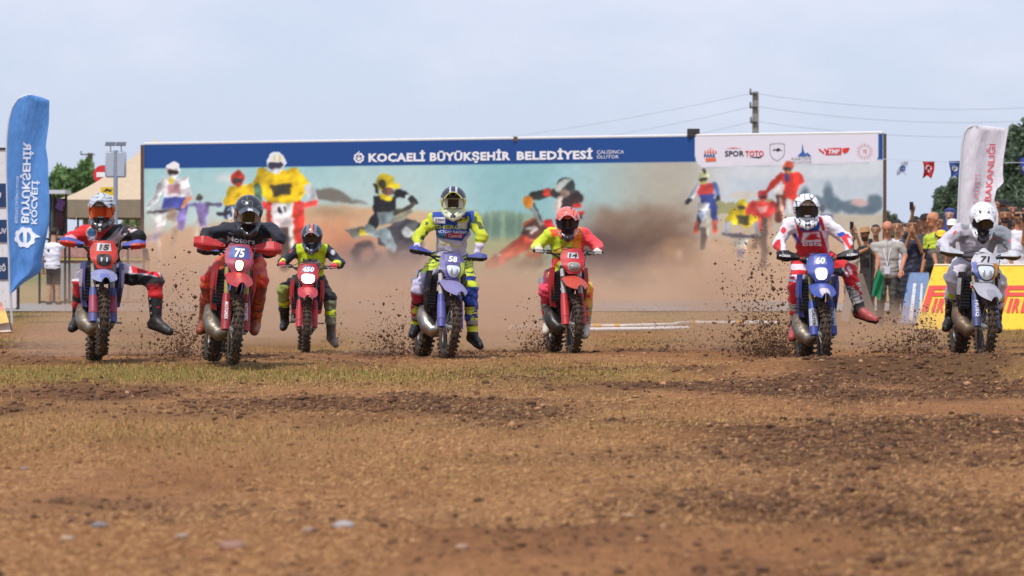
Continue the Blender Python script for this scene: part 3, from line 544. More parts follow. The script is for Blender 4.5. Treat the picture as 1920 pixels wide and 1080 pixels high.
def ring_pts(cx, cy, r, n=20, sx=1.): return [(cx + r * sx * math.cos(2 * math.pi * k / n), cy + r * math.sin(2 * math.pi * k / n)) for k in range(n)]
def ringmesh(mb, cx, cy, r0, r1, fn, n=24, teeth=0, a0=0, a1=2 * math.pi, sx=1.):
    V = []
    for k in range(n + 1):
        w = a0 + (a1 - a0) * k / n; t = (1.12 if teeth and int(k * teeth * 2 / n) % 2 else 1.0)
        V += [fn(cx + r0 * sx * math.cos(w), cy + r0 * math.sin(w)), fn(cx + r1 * sx * t * math.cos(w), cy + r1 * t * math.sin(w))]
    mb.add(V, [(2 * k, 2 * k + 2, 2 * k + 3, 2 * k + 1) for k in range(n)])
fnb = lambda x, y: np.array(bray(x, y, .012)) - bb0
def gear_emblem(mb, cx, cy, r, fn, tilt=0.):
    ringmesh(mb, cx, cy, r * .62, r * .9, fn, 48, 8); flat_poly(mb, [(cx - r * .10, cy - r * 1.25), (cx + r * .10, cy - r * 1.25), (cx + r * .10, cy + r * .45), (cx - r * .10, cy + r * .45)], fn)
    ringmesh(mb, cx, cy + r * .05, r * .25, r * .42, fn, 20, 0, 0, math.pi * 1.2)
    for sgn in (-1, 1): flat_poly(mb, [(cx + sgn * r * .1, cy + r * .1), (cx + sgn * r * .5, cy - r * .2), (cx + sgn * r * .5, cy), (cx + sgn * r * .1, cy + r * .3)], fn)
m_ = MB(); gear_emblem(m_, 673, 296, 10, fnb); m_.build('gear_emblem', M_WHITE, board, smooth_=False)
R_RED = mat('red print', '#d8322c', .6); R_ORG = mat('orange print', '#e2683a', .6); R_BLU = mat('blue print', '#2a5fa6', .6); R_BLK = mat('black print', '#2a282c', .6); R_GRY = mat('grey print', '#8d8f96', .6); R_PNK = mat('pale red print', '#d58d88', .6)
m_ = MB()
for q in range(5): flat_poly(m_, [(1320 + 5 * q, 287), (1320 + 5 * q + 2, 275 + 3 * abs(q - 2)), (1324 + 5 * q, 287)], fnb)
flat_poly(m_, [(1322, 297), (1342, 296), (1342, 302), (1323, 303)], fnb); m_.build('park_logo', R_ORG, board, smooth_=False); lettering('PARK', 22, 6, on_board(1320, 295), mat('indigo print', '#39407e', .6), board, 'park_lettering', .03)
lettering('SPOR', 36, 10, on_board(1359, 293), R_BLK, board, 'sponsor_lettering', .02); lettering('TOTO', 35, 10, on_board(1397, 293), R_RED, board, 'sponsor_lettering', .02); m_ = MB(); flat_poly(m_, [(1360, 279), (1374, 276.4), (1392, 278), (1374, 278)], fnb); m_.build('swoosh', R_RED, board); m_ = MB(); flat_poly(m_, [(1402, 294.6), (1430, 293.4), (1424, 296.4)], fnb); m_.build('swoosh', R_BLK, board)
sh = [(1443, 270), (1450, 268.6), (1457, 268), (1464, 268.4), (1471, 269.4), (1471, 288), (1467, 295), (1457, 302), (1447, 296), (1443, 288)]; m_ = MB(); k_ = len(sh); cx_, cy_ = 1457, 284
m_.add([fnb(*q) for q in sh] + [fnb(cx_ + (a - cx_) * .93, cy_ + (b - cy_) * .94) for a, b in sh], [(i, (i + 1) % k_, k_ + (i + 1) % k_, k_ + i) for i in range(k_)]); m_.build('shield_outline', R_GRY, board, smooth_=False)
m_ = MB(); flat_poly(m_, [(1447, 283), (1452, 279), (1455, 280.5), (1459, 277), (1467, 283), (1462, 281.5), (1458, 284), (1453, 281)], fnb); m_.build('shield_mountain', R_BLK, board, smooth_=False)
m_ = MB(); flat_poly(m_, [(1495, 293), (1503, 285), (1504, 268), (1507, 284), (1513, 293)], fnb); flat_poly(m_, [(1510, 288), (1514, 286), (1521, 293), (1515, 293)], fnb); m_.build('sail_logo', R_BLU, board, smooth_=False)
lettering('KARTEPE', 37, 5, on_board(1484, 300), R_GRY, board, 'town_lettering', .0); lettering('BELEDİYESİ', 36, 4, on_board(1485, 306), R_GRY, board, 'town_lettering', .0)
m_ = MB()
for q in range(4): flat_poly(m_, [(1534 + 5 * q, 279 + (q % 2) * 4), (1538 + 5 * q, 279 + (q % 2) * 4), (1541 + 5 * q, 284 + (q % 2) * 4), (1537 + 5 * q, 284 + (q % 2) * 4)], fnb)
flat_poly(m_, [(1552, 278), (1578, 277), (1577, 290), (1547, 290.6)], fnb); flat_poly(m_, [(1580, 278), (1593, 276.6), (1590, 284), (1584, 288), (1579, 284)], fnb); m_.build('federation_logo', R_RED, board, smooth_=False)
lettering('TMF', 22, 8, lambda a, b: np.array(bray(1553 + a, 288.4 - .012 * a - b, .02)) - bb0, M_WHITE, board, 'federation_lettering', .03, .3)
m_ = MB()
for q in range(16):
    w = 2 * math.pi * q / 16
    for r in (10.5, 14): flat_poly(m_, ring_pts(1621 + r * math.cos(w), 283.5 + r * math.sin(w), 1.1, 6), fnb)
m_.build('round_emblem', R_PNK, board, smooth_=False); lettering('YE', 8, 7, on_board(1617, 287), R_PNK, board, 'emblem_lettering', .02)
# ------------------------------------------------------------------ feather flags
def feather_flag(Z, edgeL, edgeR, y0, y1, wave, m, pole_pts, base, label, cat='flag'):
    """edgeL/edgeR: (row, column) knots of the cloth's two edges"""
    fl = empty('feather_flag', base, label, cat, None); yl, xl = zip(*edgeL); yr, xr = zip(*edgeR); b0 = np.asarray(base)
    def pt(px, py, off=0.):
        a, b = np.interp(py, yl, xl), np.interp(py, yr, xr); u = (px - a) / max(b - a, 1); return P(px, py, Z + wave(u, py) - off) - b0
    NU_, NV_ = 24, 70; V = []; Fq = []
    for j in range(NV_ + 1):
        py = y0 + (y1 - y0) * j / NV_; a, b = np.interp(py, yl, xl), np.interp(py, yr, xr)
        for i in range(NU_ + 1): V.append(pt(a + (b - a) * i / NU_, py))
    for j in range(NV_):
        for i in range(NU_): q = j * (NU_ + 1) + i; Fq.append((q, q + 1, q + NU_ + 2, q + NU_ + 1))
    o = mk('cloth', V, np.array(Fq), m, fl); MB().tube([P(*q) - b0 for q in pole_pts], .022, 8).build('pole', mat('flag pole', '#cfd2d6', .4, .4), fl); return fl, pt
def cloth_mat(name, h, tr=.3):
    m, t, b = nodes_of(name); N = t.nodes.new; K = t.links.new; c = (*hlin(h), 1); b.inputs['Base Color'].default_value = c; b.inputs['Roughness'].default_value = .7
    n = N('ShaderNodeTexNoise'); n.inputs['Scale'].default_value = 3.5; n.inputs['Detail'].default_value = 4; bp = N('ShaderNodeBump'); bp.inputs['Strength'].default_value = .5; bp.inputs['Distance'].default_value = .12
    mp_ = N('ShaderNodeMapping'); mp_.inputs['Scale'].default_value = (2.5, 1, .7); mp_.inputs['Rotation'].default_value = (0, .5, 0); co = N('ShaderNodeTexCoord'); K(co.outputs['Object'], mp_.inputs[0]); K(mp_.outputs[0], n.inputs[0]); K(n.outputs[0], bp.inputs['Height']); K(bp.outputs[0], b.inputs['Normal'])
    mx = N('ShaderNodeMixRGB'); mx.blend_type = 'MULTIPLY'; mx.inputs[0].default_value = .25; mx.inputs[1].default_value = c; K(n.outputs[0], mx.inputs[2])
    tr_ = N('ShaderNodeBsdfTranslucent'); tr_.inputs[0].default_value = c; ms = N('ShaderNodeMixShader'); ms.inputs[0].default_value = tr; K(b.outputs[0], ms.inputs[1]); K(tr_.outputs[0], ms.inputs[2]); K(ms.outputs[0], t.nodes['Material Output'].inputs[0]); return m
Zf = 66.; wv = lambda u, y: .10 * math.sin(u * 4 + y * .018) * u + .16 * u * math.exp(-((y - 500) / 40) ** 2) * math.sin(u * 7)
fl, pt = feather_flag(Zf, [(178, 52), (181, 40), (190, 30), (205, 23), (230, 17), (260, 14), (330, 13), (420, 15), (500, 17), (550, 19)], [(178, 60), (182, 78), (188, 93), (230, 92), (275, 86), (300, 90), (380, 93), (420, 92), (470, 82), (487, 79), (500, 81), (512, 74), (530, 45), (551, 20)], 178, 551, wv, cloth_mat('blue flag cloth', '#5b93d8', .3),
                       [(23, 612, Zf + .02), (19, 540, Zf + .02), (15, 420, Zf + .02), (12.5, 300, Zf + .02), (13.5, 258, Zf + .02), (17, 226, Zf + .02), (24, 201, Zf + .02), (34, 186, Zf + .02), (46, 180, Zf + .02), (60, 177.5, Zf + .02)], P(23, 612, Zf), 'tall blue feather flag with white mirrored lettering at the left edge')
M_FT = mat('flag lettering', '#dfe8f6', .7)
lettering('KOCAELİ', 81, 11, lambda a, b: pt(58.5 + b + a * .02, 420 - a, .02), M_FT, fl, 'lettering', .02); lettering('BÜYÜKŞEHİR', 152, 14, lambda a, b: pt(40 + b + a * .03, 418 - a, .02), M_FT, fl, 'lettering', .03); lettering('BELEDİYESİ ÇALIŞINCA OLUYOR', 88, 5, lambda a, b: pt(28 + b + a * .03, 418 - a, .02), M_FT, fl, 'small_lettering', .0)
m_ = MB(); fnf = lambda x, y: pt(x, y, .02); ringmesh(m_, 47, 445, 11, 18, fnf, 48, 8); flat_poly(m_, [(43, 434), (51, 434), (50, 456), (44, 456)], fnf); flat_poly(m_, [(60, 437), (73, 441), (76, 444), (66, 446), (62, 455)], fnf); m_.build('gear_emblem', M_FT, fl, smooth_=False)
Zf = 63.; wv2 = lambda u, y: .10 * math.sin(u * 5 + y * .014) * u + .02 * math.sin(u * 14)
fl2, pt2 = feather_flag(Zf, [(236, 1822), (240, 1814), (250, 1808), (270, 1805), (330, 1800), (420, 1796), (505, 1793)], [(236, 1850), (240, 1884), (244, 1890), (262, 1887), (300, 1881), (325, 1880), (342, 1882), (356, 1868), (375, 1864), (400, 1872), (505, 1868)], 236, 505, wv2, cloth_mat('white flag cloth', '#e9e6ee', .35),
                        [(1790, 612, Zf + .02), (1793, 505, Zf + .02), (1796, 420, Zf + .02), (1800, 330, Zf + .02), (1804.5, 272, Zf + .02), (1808, 250, Zf + .02), (1814, 240, Zf + .02), (1824, 235.5, Zf + .02)], P(1790, 612, Zf), 'white feather flag with red vertical lettering among the spectators')
M_RT = mat('red flag lettering', '#d9525a', .7)
lettering('VE SPOR BAKANLIĞI', 198, 12, lambda a, b: pt2(1850 + a * .085 - b, 468 - a, .015), M_RT, fl2, 'lettering', .012); lettering('TÜRKİYE CUMHURİYETİ', 156, 9, lambda a, b: pt2(1826 + a * .08 - b, 482 - a, .015), mat('faded red lettering', '#dd8a92', .7), fl2, 'lettering', .0)

# ------------------------------------------------------------------ left side
# striped sponsor wall at the left edge
Z = 70.; b0 = P(-80, 570, Z); w_ = empty('sponsor_wall', b0, 'white sponsor wall with navy stripes at the far left edge', 'sign wall'); rel = lambda x, y, d=0.: P(x, y, Z - d) - b0
def slab(x0, y0, x1, y1, th, d=0.): a, b = rel(x0, y1, d), rel(x1, y0, d); c = (a + b) / 2; return MB().box(c, (b[0] - a[0], th, b[2] - a[2]))
slab(-190, 281, 31, 577, .10).build('panel', mat('white board', '#dedde2', .6, dirt=.1), w_)
for y0, y1, tx in ((344, 388, 'U'), (412, 454, 'UV'), (482, 524, 'EĞ')):
    slab(-190, y0, 14 if y0 < 400 else 15, y1, .02, .062).build('navy_stripe', M_NAVY, w_); lettering(tx, 14 if len(tx) > 1 else 8, 10, lambda a, b, y=(y0 + y1) / 2 + 5, l=len(tx): rel((-2 if l > 1 else -6) + a, y - b, .08), M_WHITE, w_, 'lettering', .02)
slab(-190, 277, 31, 281, .14).build('top_edge', M_DARK, w_)
for x in (-120, -20, 33): MB().tube([rel(x, 280, -.12), rel(x, 580, -.12)], .04, 6).build('post', M_DARK, w_)
# low advertising wedge in the corner
Z = 57.; b0 = P(0, 628, Z); w_ = empty('advertising_wedge', b0, 'leaning yellow and white advertising wedge in the bottom left corner', 'advertising board'); rel = lambda x, y, d=0.: P(x, y, Z - d) - b0
def quadslab(name, pts, m, par, th=.05, d=(0, 0, 0, 0)):
    V = [rel(x, y, q) for (x, y), q in zip(pts, d)]; N = np.cross(V[1] - V[0], V[3] - V[0]); N = N / np.linalg.norm(N) * th; V = V + [v + N * (1 if N[1] > 0 else -1) for v in V]
    return mk(name, V, [(0, 1, 2, 3), (7, 6, 5, 4), (0, 4, 5, 1), (1, 5, 6, 2), (2, 6, 7, 3), (3, 7, 4, 0)], m, par, smooth_=False)
quadslab('face', [(-120, 628), (21, 622), (10, 580), (-120, 556)], mat('wedge face', '#c9b4a4', .6, dirt=.3), w_, .04, (0, 0, -.3, -.3)); quadslab('yellow_patch', [(-30, 612), (17, 604), (10, 583), (-30, 577)], mat('wedge yellow', '#d8b25c', .6, dirt=.2), w_, .004, (.03, .03, -.1, -.1)); quadslab('red_top', [(-60, 584), (10, 584), (3, 566), (-60, 556)], mat('wedge red', '#c98670', .6, dirt=.3), w_, .004, (-.16, -.16, -.26, -.26))
quadslab('rear_face', [(-120, 626), (24, 620), (10, 580), (-120, 556)], mat('wedge face', '#c9b4a4'), w_, .04, (-.7, -.7, -.36, -.36))
# tent
Z = 101.; s_ = F / Z; c = P(292, 570, Z); c[2] = float(gz(c[0], c[1])); tent = empty('canopy_tent', c, 'beige peaked canopy tent behind the left end of the billboard', 'tent'); hw_ = 2.35; ez, pz = 2.72 - c[2], 4.35 - c[2]
def tentroof(q):
    ca, sa = math.cos(q * math.pi / 2), math.sin(q * math.pi / 2)
    def fn(u, v):
        k = 1 - v; x = (u * 2 - 1) * hw_ * k; y = -hw_ * k; z = ez + (pz - ez) * (v ** 1.35) + .06 * math.sin(u * math.pi) * v * 0 - .10 * math.sin(u * math.pi) * (1 - v) * 0
        return (x * ca - y * sa, x * sa + y * ca, z)
    return fn
M_TENT = mat('beige canvas', '#c2ad93', .8, vary=.1, bump=.3, bscale=5); M_VAL = mat('valance canvas', '#8d806c', .8, vary=.12, bump=.4, bscale=8)
for q in range(4):
    MB().sheet(tentroof(q), 14, 10, .01).build('roof_panel', M_TENT, tent)
    ca, sa = math.cos(q * math.pi / 2), math.sin(q * math.pi / 2)
    MB().sheet(lambda u, v, ca=ca, sa=sa: ((u * 2 - 1) * hw_ * ca + (hw_ + .02 + .03 * math.sin(u * 30)) * sa, (u * 2 - 1) * hw_ * sa - (hw_ + .02 + .03 * math.sin(u * 30)) * ca, ez - v * .46), 24, 3, .008).build('valance', M_VAL, tent)
    MB().tube([(hw_ * .98 * (ca - sa), hw_ * .98 * (sa + ca), 0), (hw_ * .98 * (ca - sa), hw_ * .98 * (sa + ca), ez)], .03, 6).build('leg', M_DARK, tent)
# dark kiosk behind the flag, with purple and red goods
Z = 92.; b0 = P(110, 575, Z); b0[2] = float(gz(b0[0], b0[1])); w_ = empty('market_stall', b0, 'dark stall frame with a pale roof edge behind the blue flag', 'stall'); rel = lambda x, y, d=0.: P(x, y, Z - d) - b0
slab(92, 357, 128, 364, 1.2).build('roof', mat('stall roof', '#c4c6ce', .6), w_)
for x in (94, 101, 124): MB().tube([rel(x, 364), rel(x, 575)], .035, 6).build('post', M_DARK, w_)
slab(97, 372, 124, 470, .05, -.5).build('back_cloth', mat('stall cloth', '#2b2628', .8), w_); MB().ell(rel(113, 384, .1), (.10, .08, .16)).map(lambda v: (v[0] + .03 * math.sin(v[2] * 30), v[1], v[2])).build('purple_bag', mat('purple cloth', '#6b4a86', .8), w_); MB().ell(rel(112, 412, .05), (.10, .08, .22)).map(lambda v: (v[0] + .02 * math.sin(v[2] * 26), v[1], v[2])).build('maroon_garment', mat('maroon cloth', '#4a2630', .8), w_)
slab(98, 470, 165, 500, .04, -.3).build('counter_banner', mat('stall banner', '#b06a5c', .7, vary=.3), w_)
# solar warning light on its post
Z = 80.; b0 = P(217, 575, Z); b0[2] = float(gz(b0[0], b0[1])); w_ = empty('solar_lamp_post', b0, 'grey post carrying two small solar panels and twin pale boxes', 'lamp post'); rel = lambda x, y, d=0.: P(x, y, Z - d) - b0; M_GAL = mat('galvanised steel', '#9aa3b2', .45, .5); M_BOX = mat('pale grey box', '#aab2be', .5)
MB().tube([rel(217, 282), (rel(217, 575)[0], 0, 0)], .045, 10).build('post', M_GAL, w_)
for x in (207, 227):
    mb = slab(x - 9.5, 284, x + 9.5, 333, .16, -.05); mb.build('cabinet', M_BOX, w_).modifiers.new('b', 'BEVEL').width = .03
    k = rel(x, 270); MB().box(k, (.21, .16, .012), Matrix.Rotation(.5, 3, 'X')).build('solar_panel', mat('solar panel', '#55585f', .3), w_); MB().tube([k, rel(x + 1, 284)], .012, 6).build('bracket', M_GAL, w_)
# road signs
def disc(mb, c, r, y, th, n=32): mb.lathe([(-th / 2, .0001), (-th / 2, r), (th / 2, r), (th / 2, .0001)], (c[0], c[1] + y, c[2]), 1, n)
Z = 104.; b0 = P(193, 570, Z); b0[2] = float(gz(b0[0], b0[1])); w_ = empty('no_entry_sign', b0, 'round red no entry sign with a white bar beside the solar post', 'road sign'); rel = lambda x, y, d=0.: P(x, y, Z - d) - b0
mb = MB(); disc(mb, rel(193, 328), .265, 0, .02); mb.build('disc', mat('sign red', '#c92f35', .4), w_); slab(181, 323, 206, 332, .01, .018).build('white_bar', mat('sign white', '#e8e8ec', .4), w_); MB().tube([rel(193, 314, -.04), (rel(193, 0)[0], .04, 0)], .03, 6).build('post', M_GAL, w_)
Z = 97.; b0 = P(201, 570, Z); b0[2] = float(gz(b0[0], b0[1])); w_ = empty('warning_sign', b0, 'small yellow sign with a dark arrow above the tent edge', 'road sign'); rel = lambda x, y, d=0.: P(x, y, Z - d) - b0
slab(189, 351, 213, 366, .012).build('plate', mat('sign yellow', '#e0bc1c', .5), w_); mb = MB(); k = [(193, 360), (200, 353), (206, 356), (210, 354), (208, 360), (202, 358)]; mb.add([rel(a, b, .012) for a, b in k], [tuple(range(6))]); mb.build('arrow', R_BLK, w_, smooth_=False); MB().tube([rel(201, 364, -.03), (rel(201, 0)[0], .03, 0)], .025, 6).build('post', M_GAL, w_)
# utility poles
def upole(px, ptop, Z, h_w, arms, label, m, nm='utility_pole'):
    b0 = P(px, 560, Z); b0[2] = .15; w_ = empty(nm, b0, label, 'utility pole'); r = lambda x, y, d=0.: P(x, y, Z - d) - b0; t = r(px, ptop)
    MB().box((0, 0, t[2] / 2), (h_w * 1.25, h_w * 1.25, t[2]), taper=.78).build('shaft', m, w_)
    for y, x0, x1 in arms:
        a, b = r(x0, y), r(x1, y); MB().box(((a[0] + b[0]) / 2, -h_w * .8, a[2]), (abs(b[0] - a[0]), .07, .07)).build('crossarm', M_DARK, w_); MB().lathe([(0, .02), (.05, .05), (.1, .03), (.15, .045), (.2, .01)], (a[0] + .03, -h_w * .8, a[2] + .03), 2, 8).build('insulator', mat('insulator', '#6d6a68', .3), w_)
    return w_
M_CON = mat('pole concrete', '#8c8884', .85, vary=.12, bump=.3)
upole(1416.5, 172, 150, .235, [(177, 1405, 1419), (202, 1405, 1419), (230, 1406, 1419)], 'concrete utility pole with three short arms above the billboard', M_CON)
upole(169, 287, 230, .30, [(290, 152, 179)], 'distant utility pole with a crossarm behind the left trees', mat('old timber', '#6f675f', .9))
def wire(pts, label, sag=0.):
    a, b = P(*pts[0]), P(*pts[1]); q = [a + (b - a) * t - np.array([0, 0, 4 * sag * t * (1 - t)]) for t in np.linspace(0, 1, 14)]; MB().tube([x - a for x in q], .009, 4).build('power_line', mat('cable', '#a9aeb8', .6), None, base=None, label=label, cat='cable', group='power lines over the billboard').location = a
for y, ex, ey, nm in ((176, 760, 270, 'top'), (201, 930, 270, 'middle'), (229, 1080, 268, 'lowest')): wire(((1406, y, 150), (ex, ey, 330)), nm + ' of the power lines running left from the concrete pole', .5)
for y, ey, nm in ((174, 190, 'top'), (198, 215, 'middle'), (226, 241, 'lowest')): wire(((1406, y, 150), (2060, ey, 170)), nm + ' of the power lines running right from the concrete pole', .5)
# steel barrier behind the white shirted man
Z = 83.; b0 = P(150, 575, Z); b0[2] = float(gz(b0[0], b0[1])); w_ = empty('crowd_barrier', b0, 'dark tubular steel barrier behind the rider in red and black', 'barrier'); rel = lambda x, y, d=0.: P(x, y, Z - d) - b0; M_BLK = mat('black tube', '#2f2c2e', .5, .2)
for y in (448, 490, 566): MB().tube([rel(72, y), rel(272, y)], .025, 6).build('rail', M_BLK, w_)
for x in (74, 92, 122, 130, 168, 205, 240, 270): MB().tube([rel(x, 436 if x in (122, 130) else 448), rel(x, 574)], .028, 6).build('post', M_BLK, w_)
Z = 85.; b0 = P(175, 570, Z); b0[2] = float(gz(b0[0], b0[1])); w_ = empty('banner_screen', b0, 'pinkish printed banner strung along the barrier', 'banner'); rel = lambda x, y, d=0.: P(x, y, Z - d) - b0
slab(108, 442, 268, 482, .02).build('upper_sheet', mat('banner pink', '#b9897c', .7, vary=.35), w_); slab(108, 484, 268, 492, .02).build('yellow_stripe', mat('banner yellow', '#b6a34a', .7), w_); slab(108, 494, 268, 560, .02).build('lower_sheet', mat('banner grey', '#a3a5a4', .7, vary=.25), w_)

# ------------------------------------------------------------------ right side
def wedge(Zb, Zt, x0b, x0t, x1, yb, yt, name, label, m, back=.8, cat='advertising board'):
    """A-frame board: sloping front, back and the end panel"""
    A, B, C, D = P(x0b, yb, Zb), P(x1, yb, Zb), P(x1, yt, Zt), P(x0t, yt, Zt); b0 = A.copy(); w_ = empty(name, b0, label, cat); A, B, C, D = (q - b0 for q in (A, B, C, D)); th = np.array([0, .03, .008])
    f = mk('front_panel', [A, B, C, D, A + th, B + th, C + th, D + th], [(0, 1, 2, 3), (7, 6, 5, 4), (0, 4, 5, 1), (1, 5, 6, 2), (2, 6, 7, 3), (3, 7, 4, 0)], m, w_, smooth_=False)
    bk = np.array([.35, back, 0]); g = th * 1.3; E, G = A + bk, B + bk; mk('rear_panel', [D + g, C + g, G, E, D + g + th, C + g + th, G + th, E + th], [(0, 1, 2, 3), (7, 6, 5, 4), (0, 4, 5, 1), (1, 5, 6, 2), (2, 6, 7, 3), (3, 7, 4, 0)], m, w_, smooth_=False)
    def on(u, v, off=.012): q = A + (B - A) * u + ((D - A) * (1 - u) + (C - B) * u) * v; return q + np.array([0, -off, off * .3])
    return w_, on
M_YEL = mat('yellow vinyl', '#f2c414', .5, dirt=.22, dcol='#8a6a35', vary=.04); M_PIR = mat('red vinyl', '#d83a30', .5)
w_, on = wedge(61.5, 62.0, 1713, 1752, 2190, 623, 497, 'yellow_advertising_wedge', 'long yellow advertising wedge with large red lettering behind the white rider', M_YEL)
def inv(px, py):
    v = (623 - py) / 126.; xl = 1713 + 39 * v; return (px - xl) / (2190 - xl), v
fo = lambda px, py: on(*inv(px, py))
for x0 in (1727, 1868, 2010):
    m_ = MB(); flat_poly(m_, [(x0, 585), (x0 + 15, 536), (x0 + 112, 535), (x0 + 110, 543), (x0 + 25, 544), (x0 + 12, 585)], fo); flat_poly(m_, [(x0 + 24, 549), (x0 + 106, 548), (x0 + 104, 555), (x0 + 22, 556)], fo); m_.build('long_letter_bar', M_PIR, w_, smooth_=False)
    for tx, dx, wd in (('I', 19, 6), ('R', 28, 14), ('E', 45, 13), ('L', 61, 12), ('L', 76, 12), ('I', 91, 6)): lettering(tx, wd, 24, lambda a, b, x=x0 + dx: fo(x + a + b * .28, 585 - b), M_PIR, w_, 'letter', .05)
top = MB().tube([on(0, 1, .0), on(1, 1, .0)], .018, 6); top.build('top_edge', mat('pale edge', '#e6dcc4', .6), w_)
M_BLB = mat('blue vinyl', '#5a88c4', .5, dirt=.55, dcol='#8a7d6c', vary=.2); w_, on = wedge(64.5, 65.1, 1688, 1704, 1742, 606, 513, 'blue_advertising_wedge', 'muddy pale blue advertising wedge left of the yellow one', M_BLB)
m_ = MB()
for a, b in ((.28, .42), (.62, .72)): m_.add([on(a, .05), on(b, .05), on(b, .8), on(a, .8)], [(0, 1, 2, 3)])
m_.build('white_stripes', mat('washed white', '#cdd3da', .6, dirt=.3), w_, smooth_=False)
w_, on = wedge(66.5, 67.0, 1722, 1730, 1752, 600, 513, 'grey_advertising_wedge', 'weathered grey wedge between the blue and yellow boards', mat('weathered vinyl', '#a79c92', .7, dirt=.4))
# leaning timber plank
a, b = P(1634, 594, 61.0), P(1607, 517, 61.2); d = b - a; MB().box((0, 0, 0), (.17, .05, float(np.linalg.norm(d))), Matrix.Rotation(math.atan2(d[0], d[2]), 3, 'Y')).build('plank', mat('weathered plank', '#7c7064', .85, vary=.2, bump=.4, bscale=18), None, base=None, label='weathered grey plank leaning beside the kicked out boot', cat='plank').location = (a + b) / 2
# crumpled clear sheet and old post by the plank
a, b = P(1583, 602, 62.), P(1598, 530, 62.); d = b - a; MB().box((0, 0, 0), (.14, .04, float(np.linalg.norm(d))), Matrix.Rotation(math.atan2(d[0], d[2]), 3, 'Y')).build('plank', mat('pale plank', '#a89a8c', .85, vary=.15), None, base=None, label='pale plank leaning the other way behind the boot', cat='plank').location = (a + b) / 2
# dark steel barrier among the crowd
Z = 67.; b0 = P(1640, 605, Z); w_ = empty('crowd_barrier', b0, 'thin dark steel barrier between the man in the straw hat and the grey shirt', 'barrier'); rel = lambda x, y, d=0.: P(x, y, Z - d) - b0
for x in (1632, 1638, 1646): MB().tube([rel(x, 466), rel(x, 600)], .017, 6).build('bar', M_DARK, w_)
for y in (466, 590): MB().tube([rel(1628, y), rel(1652, y)], .02, 6).build('rail', M_DARK, w_)
# bunting
A, B = P(1656, 298, 84), P(2000, 303, 72)
q = [A + (B - A) * t - np.array([0, 0, .05 * math.sin(math.pi * t)]) for t in np.linspace(0, 1, 16)]; MB().tube([x - A for x in q], .008, 4).build('bunting_string', mat('string', '#d0d4dc', .7), None, base=None, label='thin string of pennants from the billboard to the right trees', cat='string').location = A
def pennant(px, hcol, label, mark=None, py0=302, py1=335, w=22):
    t = (px - 1656) / 344; Z = 84 - 12 * t; b0 = P(px, py0, Z); o = empty('pennant', b0, label, 'flag', 'pennants on the string'); rel = lambda x, y, d=0.: P(px + x, y, Z - d + .03 * math.sin(x * .3 + y * .2)) - b0
    V = []; nu, nv = 6, 8
    for j in range(nv + 1):
        v = j / nv; y = py0 + (py1 - py0) * v; k = 1 - .25 * v
        for i in range(nu + 1): x = (i / nu - .5) * w * k + 3 * v * math.sin(v * 4 + px); V.append(rel(x, y - (6 * (1 - abs(i / nu - .5) * 2) * v if True else 0)))
    mk('cloth', V, np.array([(j * (nu + 1) + i, j * (nu + 1) + i + 1, (j + 1) * (nu + 1) + i + 1, (j + 1) * (nu + 1) + i) for j in range(nv) for i in range(nu)]), cloth_mat('pennant ' + hcol, hcol, .3), o)
    if mark:
        m_ = MB(); f = lambda x, y: rel(x, y, .02)
        if mark == 'moon': ringmesh(m_, 0, 315, 3.6, 5.6, f, 16, 0, math.pi * .75, math.pi * 2.25); flat_poly(m_, [(0, 317), (1.2, 319.4), (3, 320), (1.3, 321.3), (1.6, 324), (0, 322), (-1.6, 324), (-1.3, 321.3), (-3, 320), (-1.2, 319.4)], f); m_.build('crescent_and_star', M_WHITE, o, smooth_=False)
        else: ringmesh(m_, 0, 316, 3, 5, f, 24, 6); flat_poly(m_, [(-1, 310), (1, 310), (1, 320), (-1, 320)], f); m_.build('emblem', M_WHITE if mark == 'w' else R_BLU, o, smooth_=False)
pennant(1692, '#c9d0e2', 'pale pennant with a faint blue mark, first on the string', 'b', 303, 330); pennant(1741, '#b3242c', 'red pennant with a white crescent and star', 'moon'); pennant(1790, '#35508f', 'blue pennant with a white emblem beside the white flag', 'w'); pennant(1922, '#3a4a96', 'blue pennant before the trees at the right edge', 'w', 296, 328)
# low rail line behind the dust, and the striped pole on the grass
Z0 = 85.; b0 = P(1060, 573, Z0); w_ = empty('low_guard_rail', b0, 'low pale guard rail running along in front of the billboard', 'guard rail'); rel = lambda x, y, d=0.: P(x, y, Z0 - d) - b0; M_RAIL = mat('galvanised rail', '#b9b4b2', .6, .2, dirt=.25)
for q in range(8):
    x0, x1 = 590 + q * 112, 590 + (q + 1) * 112 - 2; yq = 566 + (2 if q % 2 else 0); a, b = rel(x0, yq), rel(x1, yq - .8); c = (a + b) / 2; MB().box(c, (b[0] - a[0], .05, .10)).build('beam', M_RAIL, w_); MB().box(c + np.array([0, .06, -.11]), (b[0] - a[0], .05, .03)).build('dark_gap_strip', M_DARK, w_)
for x in (640, 860, 1080, 1300, 1480): k = rel(x, 569); MB().box(k + np.array([0, .1, 0]), (.26 if x == 1300 else .1, .12, .16)).build('post_block', M_DARK, w_)
def striped(pts, Z, label):
    def lay(x, y):
        # where the sight line meets the field, lifted by the pole's own radius
        Zs = np.linspace(56, 75, 400); k = np.argmin(np.abs(CAMZ - (y - HOR) / F * Zs - gz((x - 960) / F * Zs, Zs) - .034)); return P(x, y, Zs[k])
    b0 = lay(*pts[0]); w_ = empty('striped_pole', b0, label, 'pole', 'striped poles laid on the grass')
    q = [lay(x, y) - b0 for x, y in pts]; MB().tube(q, .032, 8).build('tube', mat('white pole', '#e6e0da', .5, dirt=.08), w_); return w_, lambda x, y: lay(x, y) - b0
w_, r = striped([(1098, 611), (1170, 611), (1262, 609), (1272, 606), (1310, 604)], 67, 'white and yellow striped pole on the grass right of the red bike')
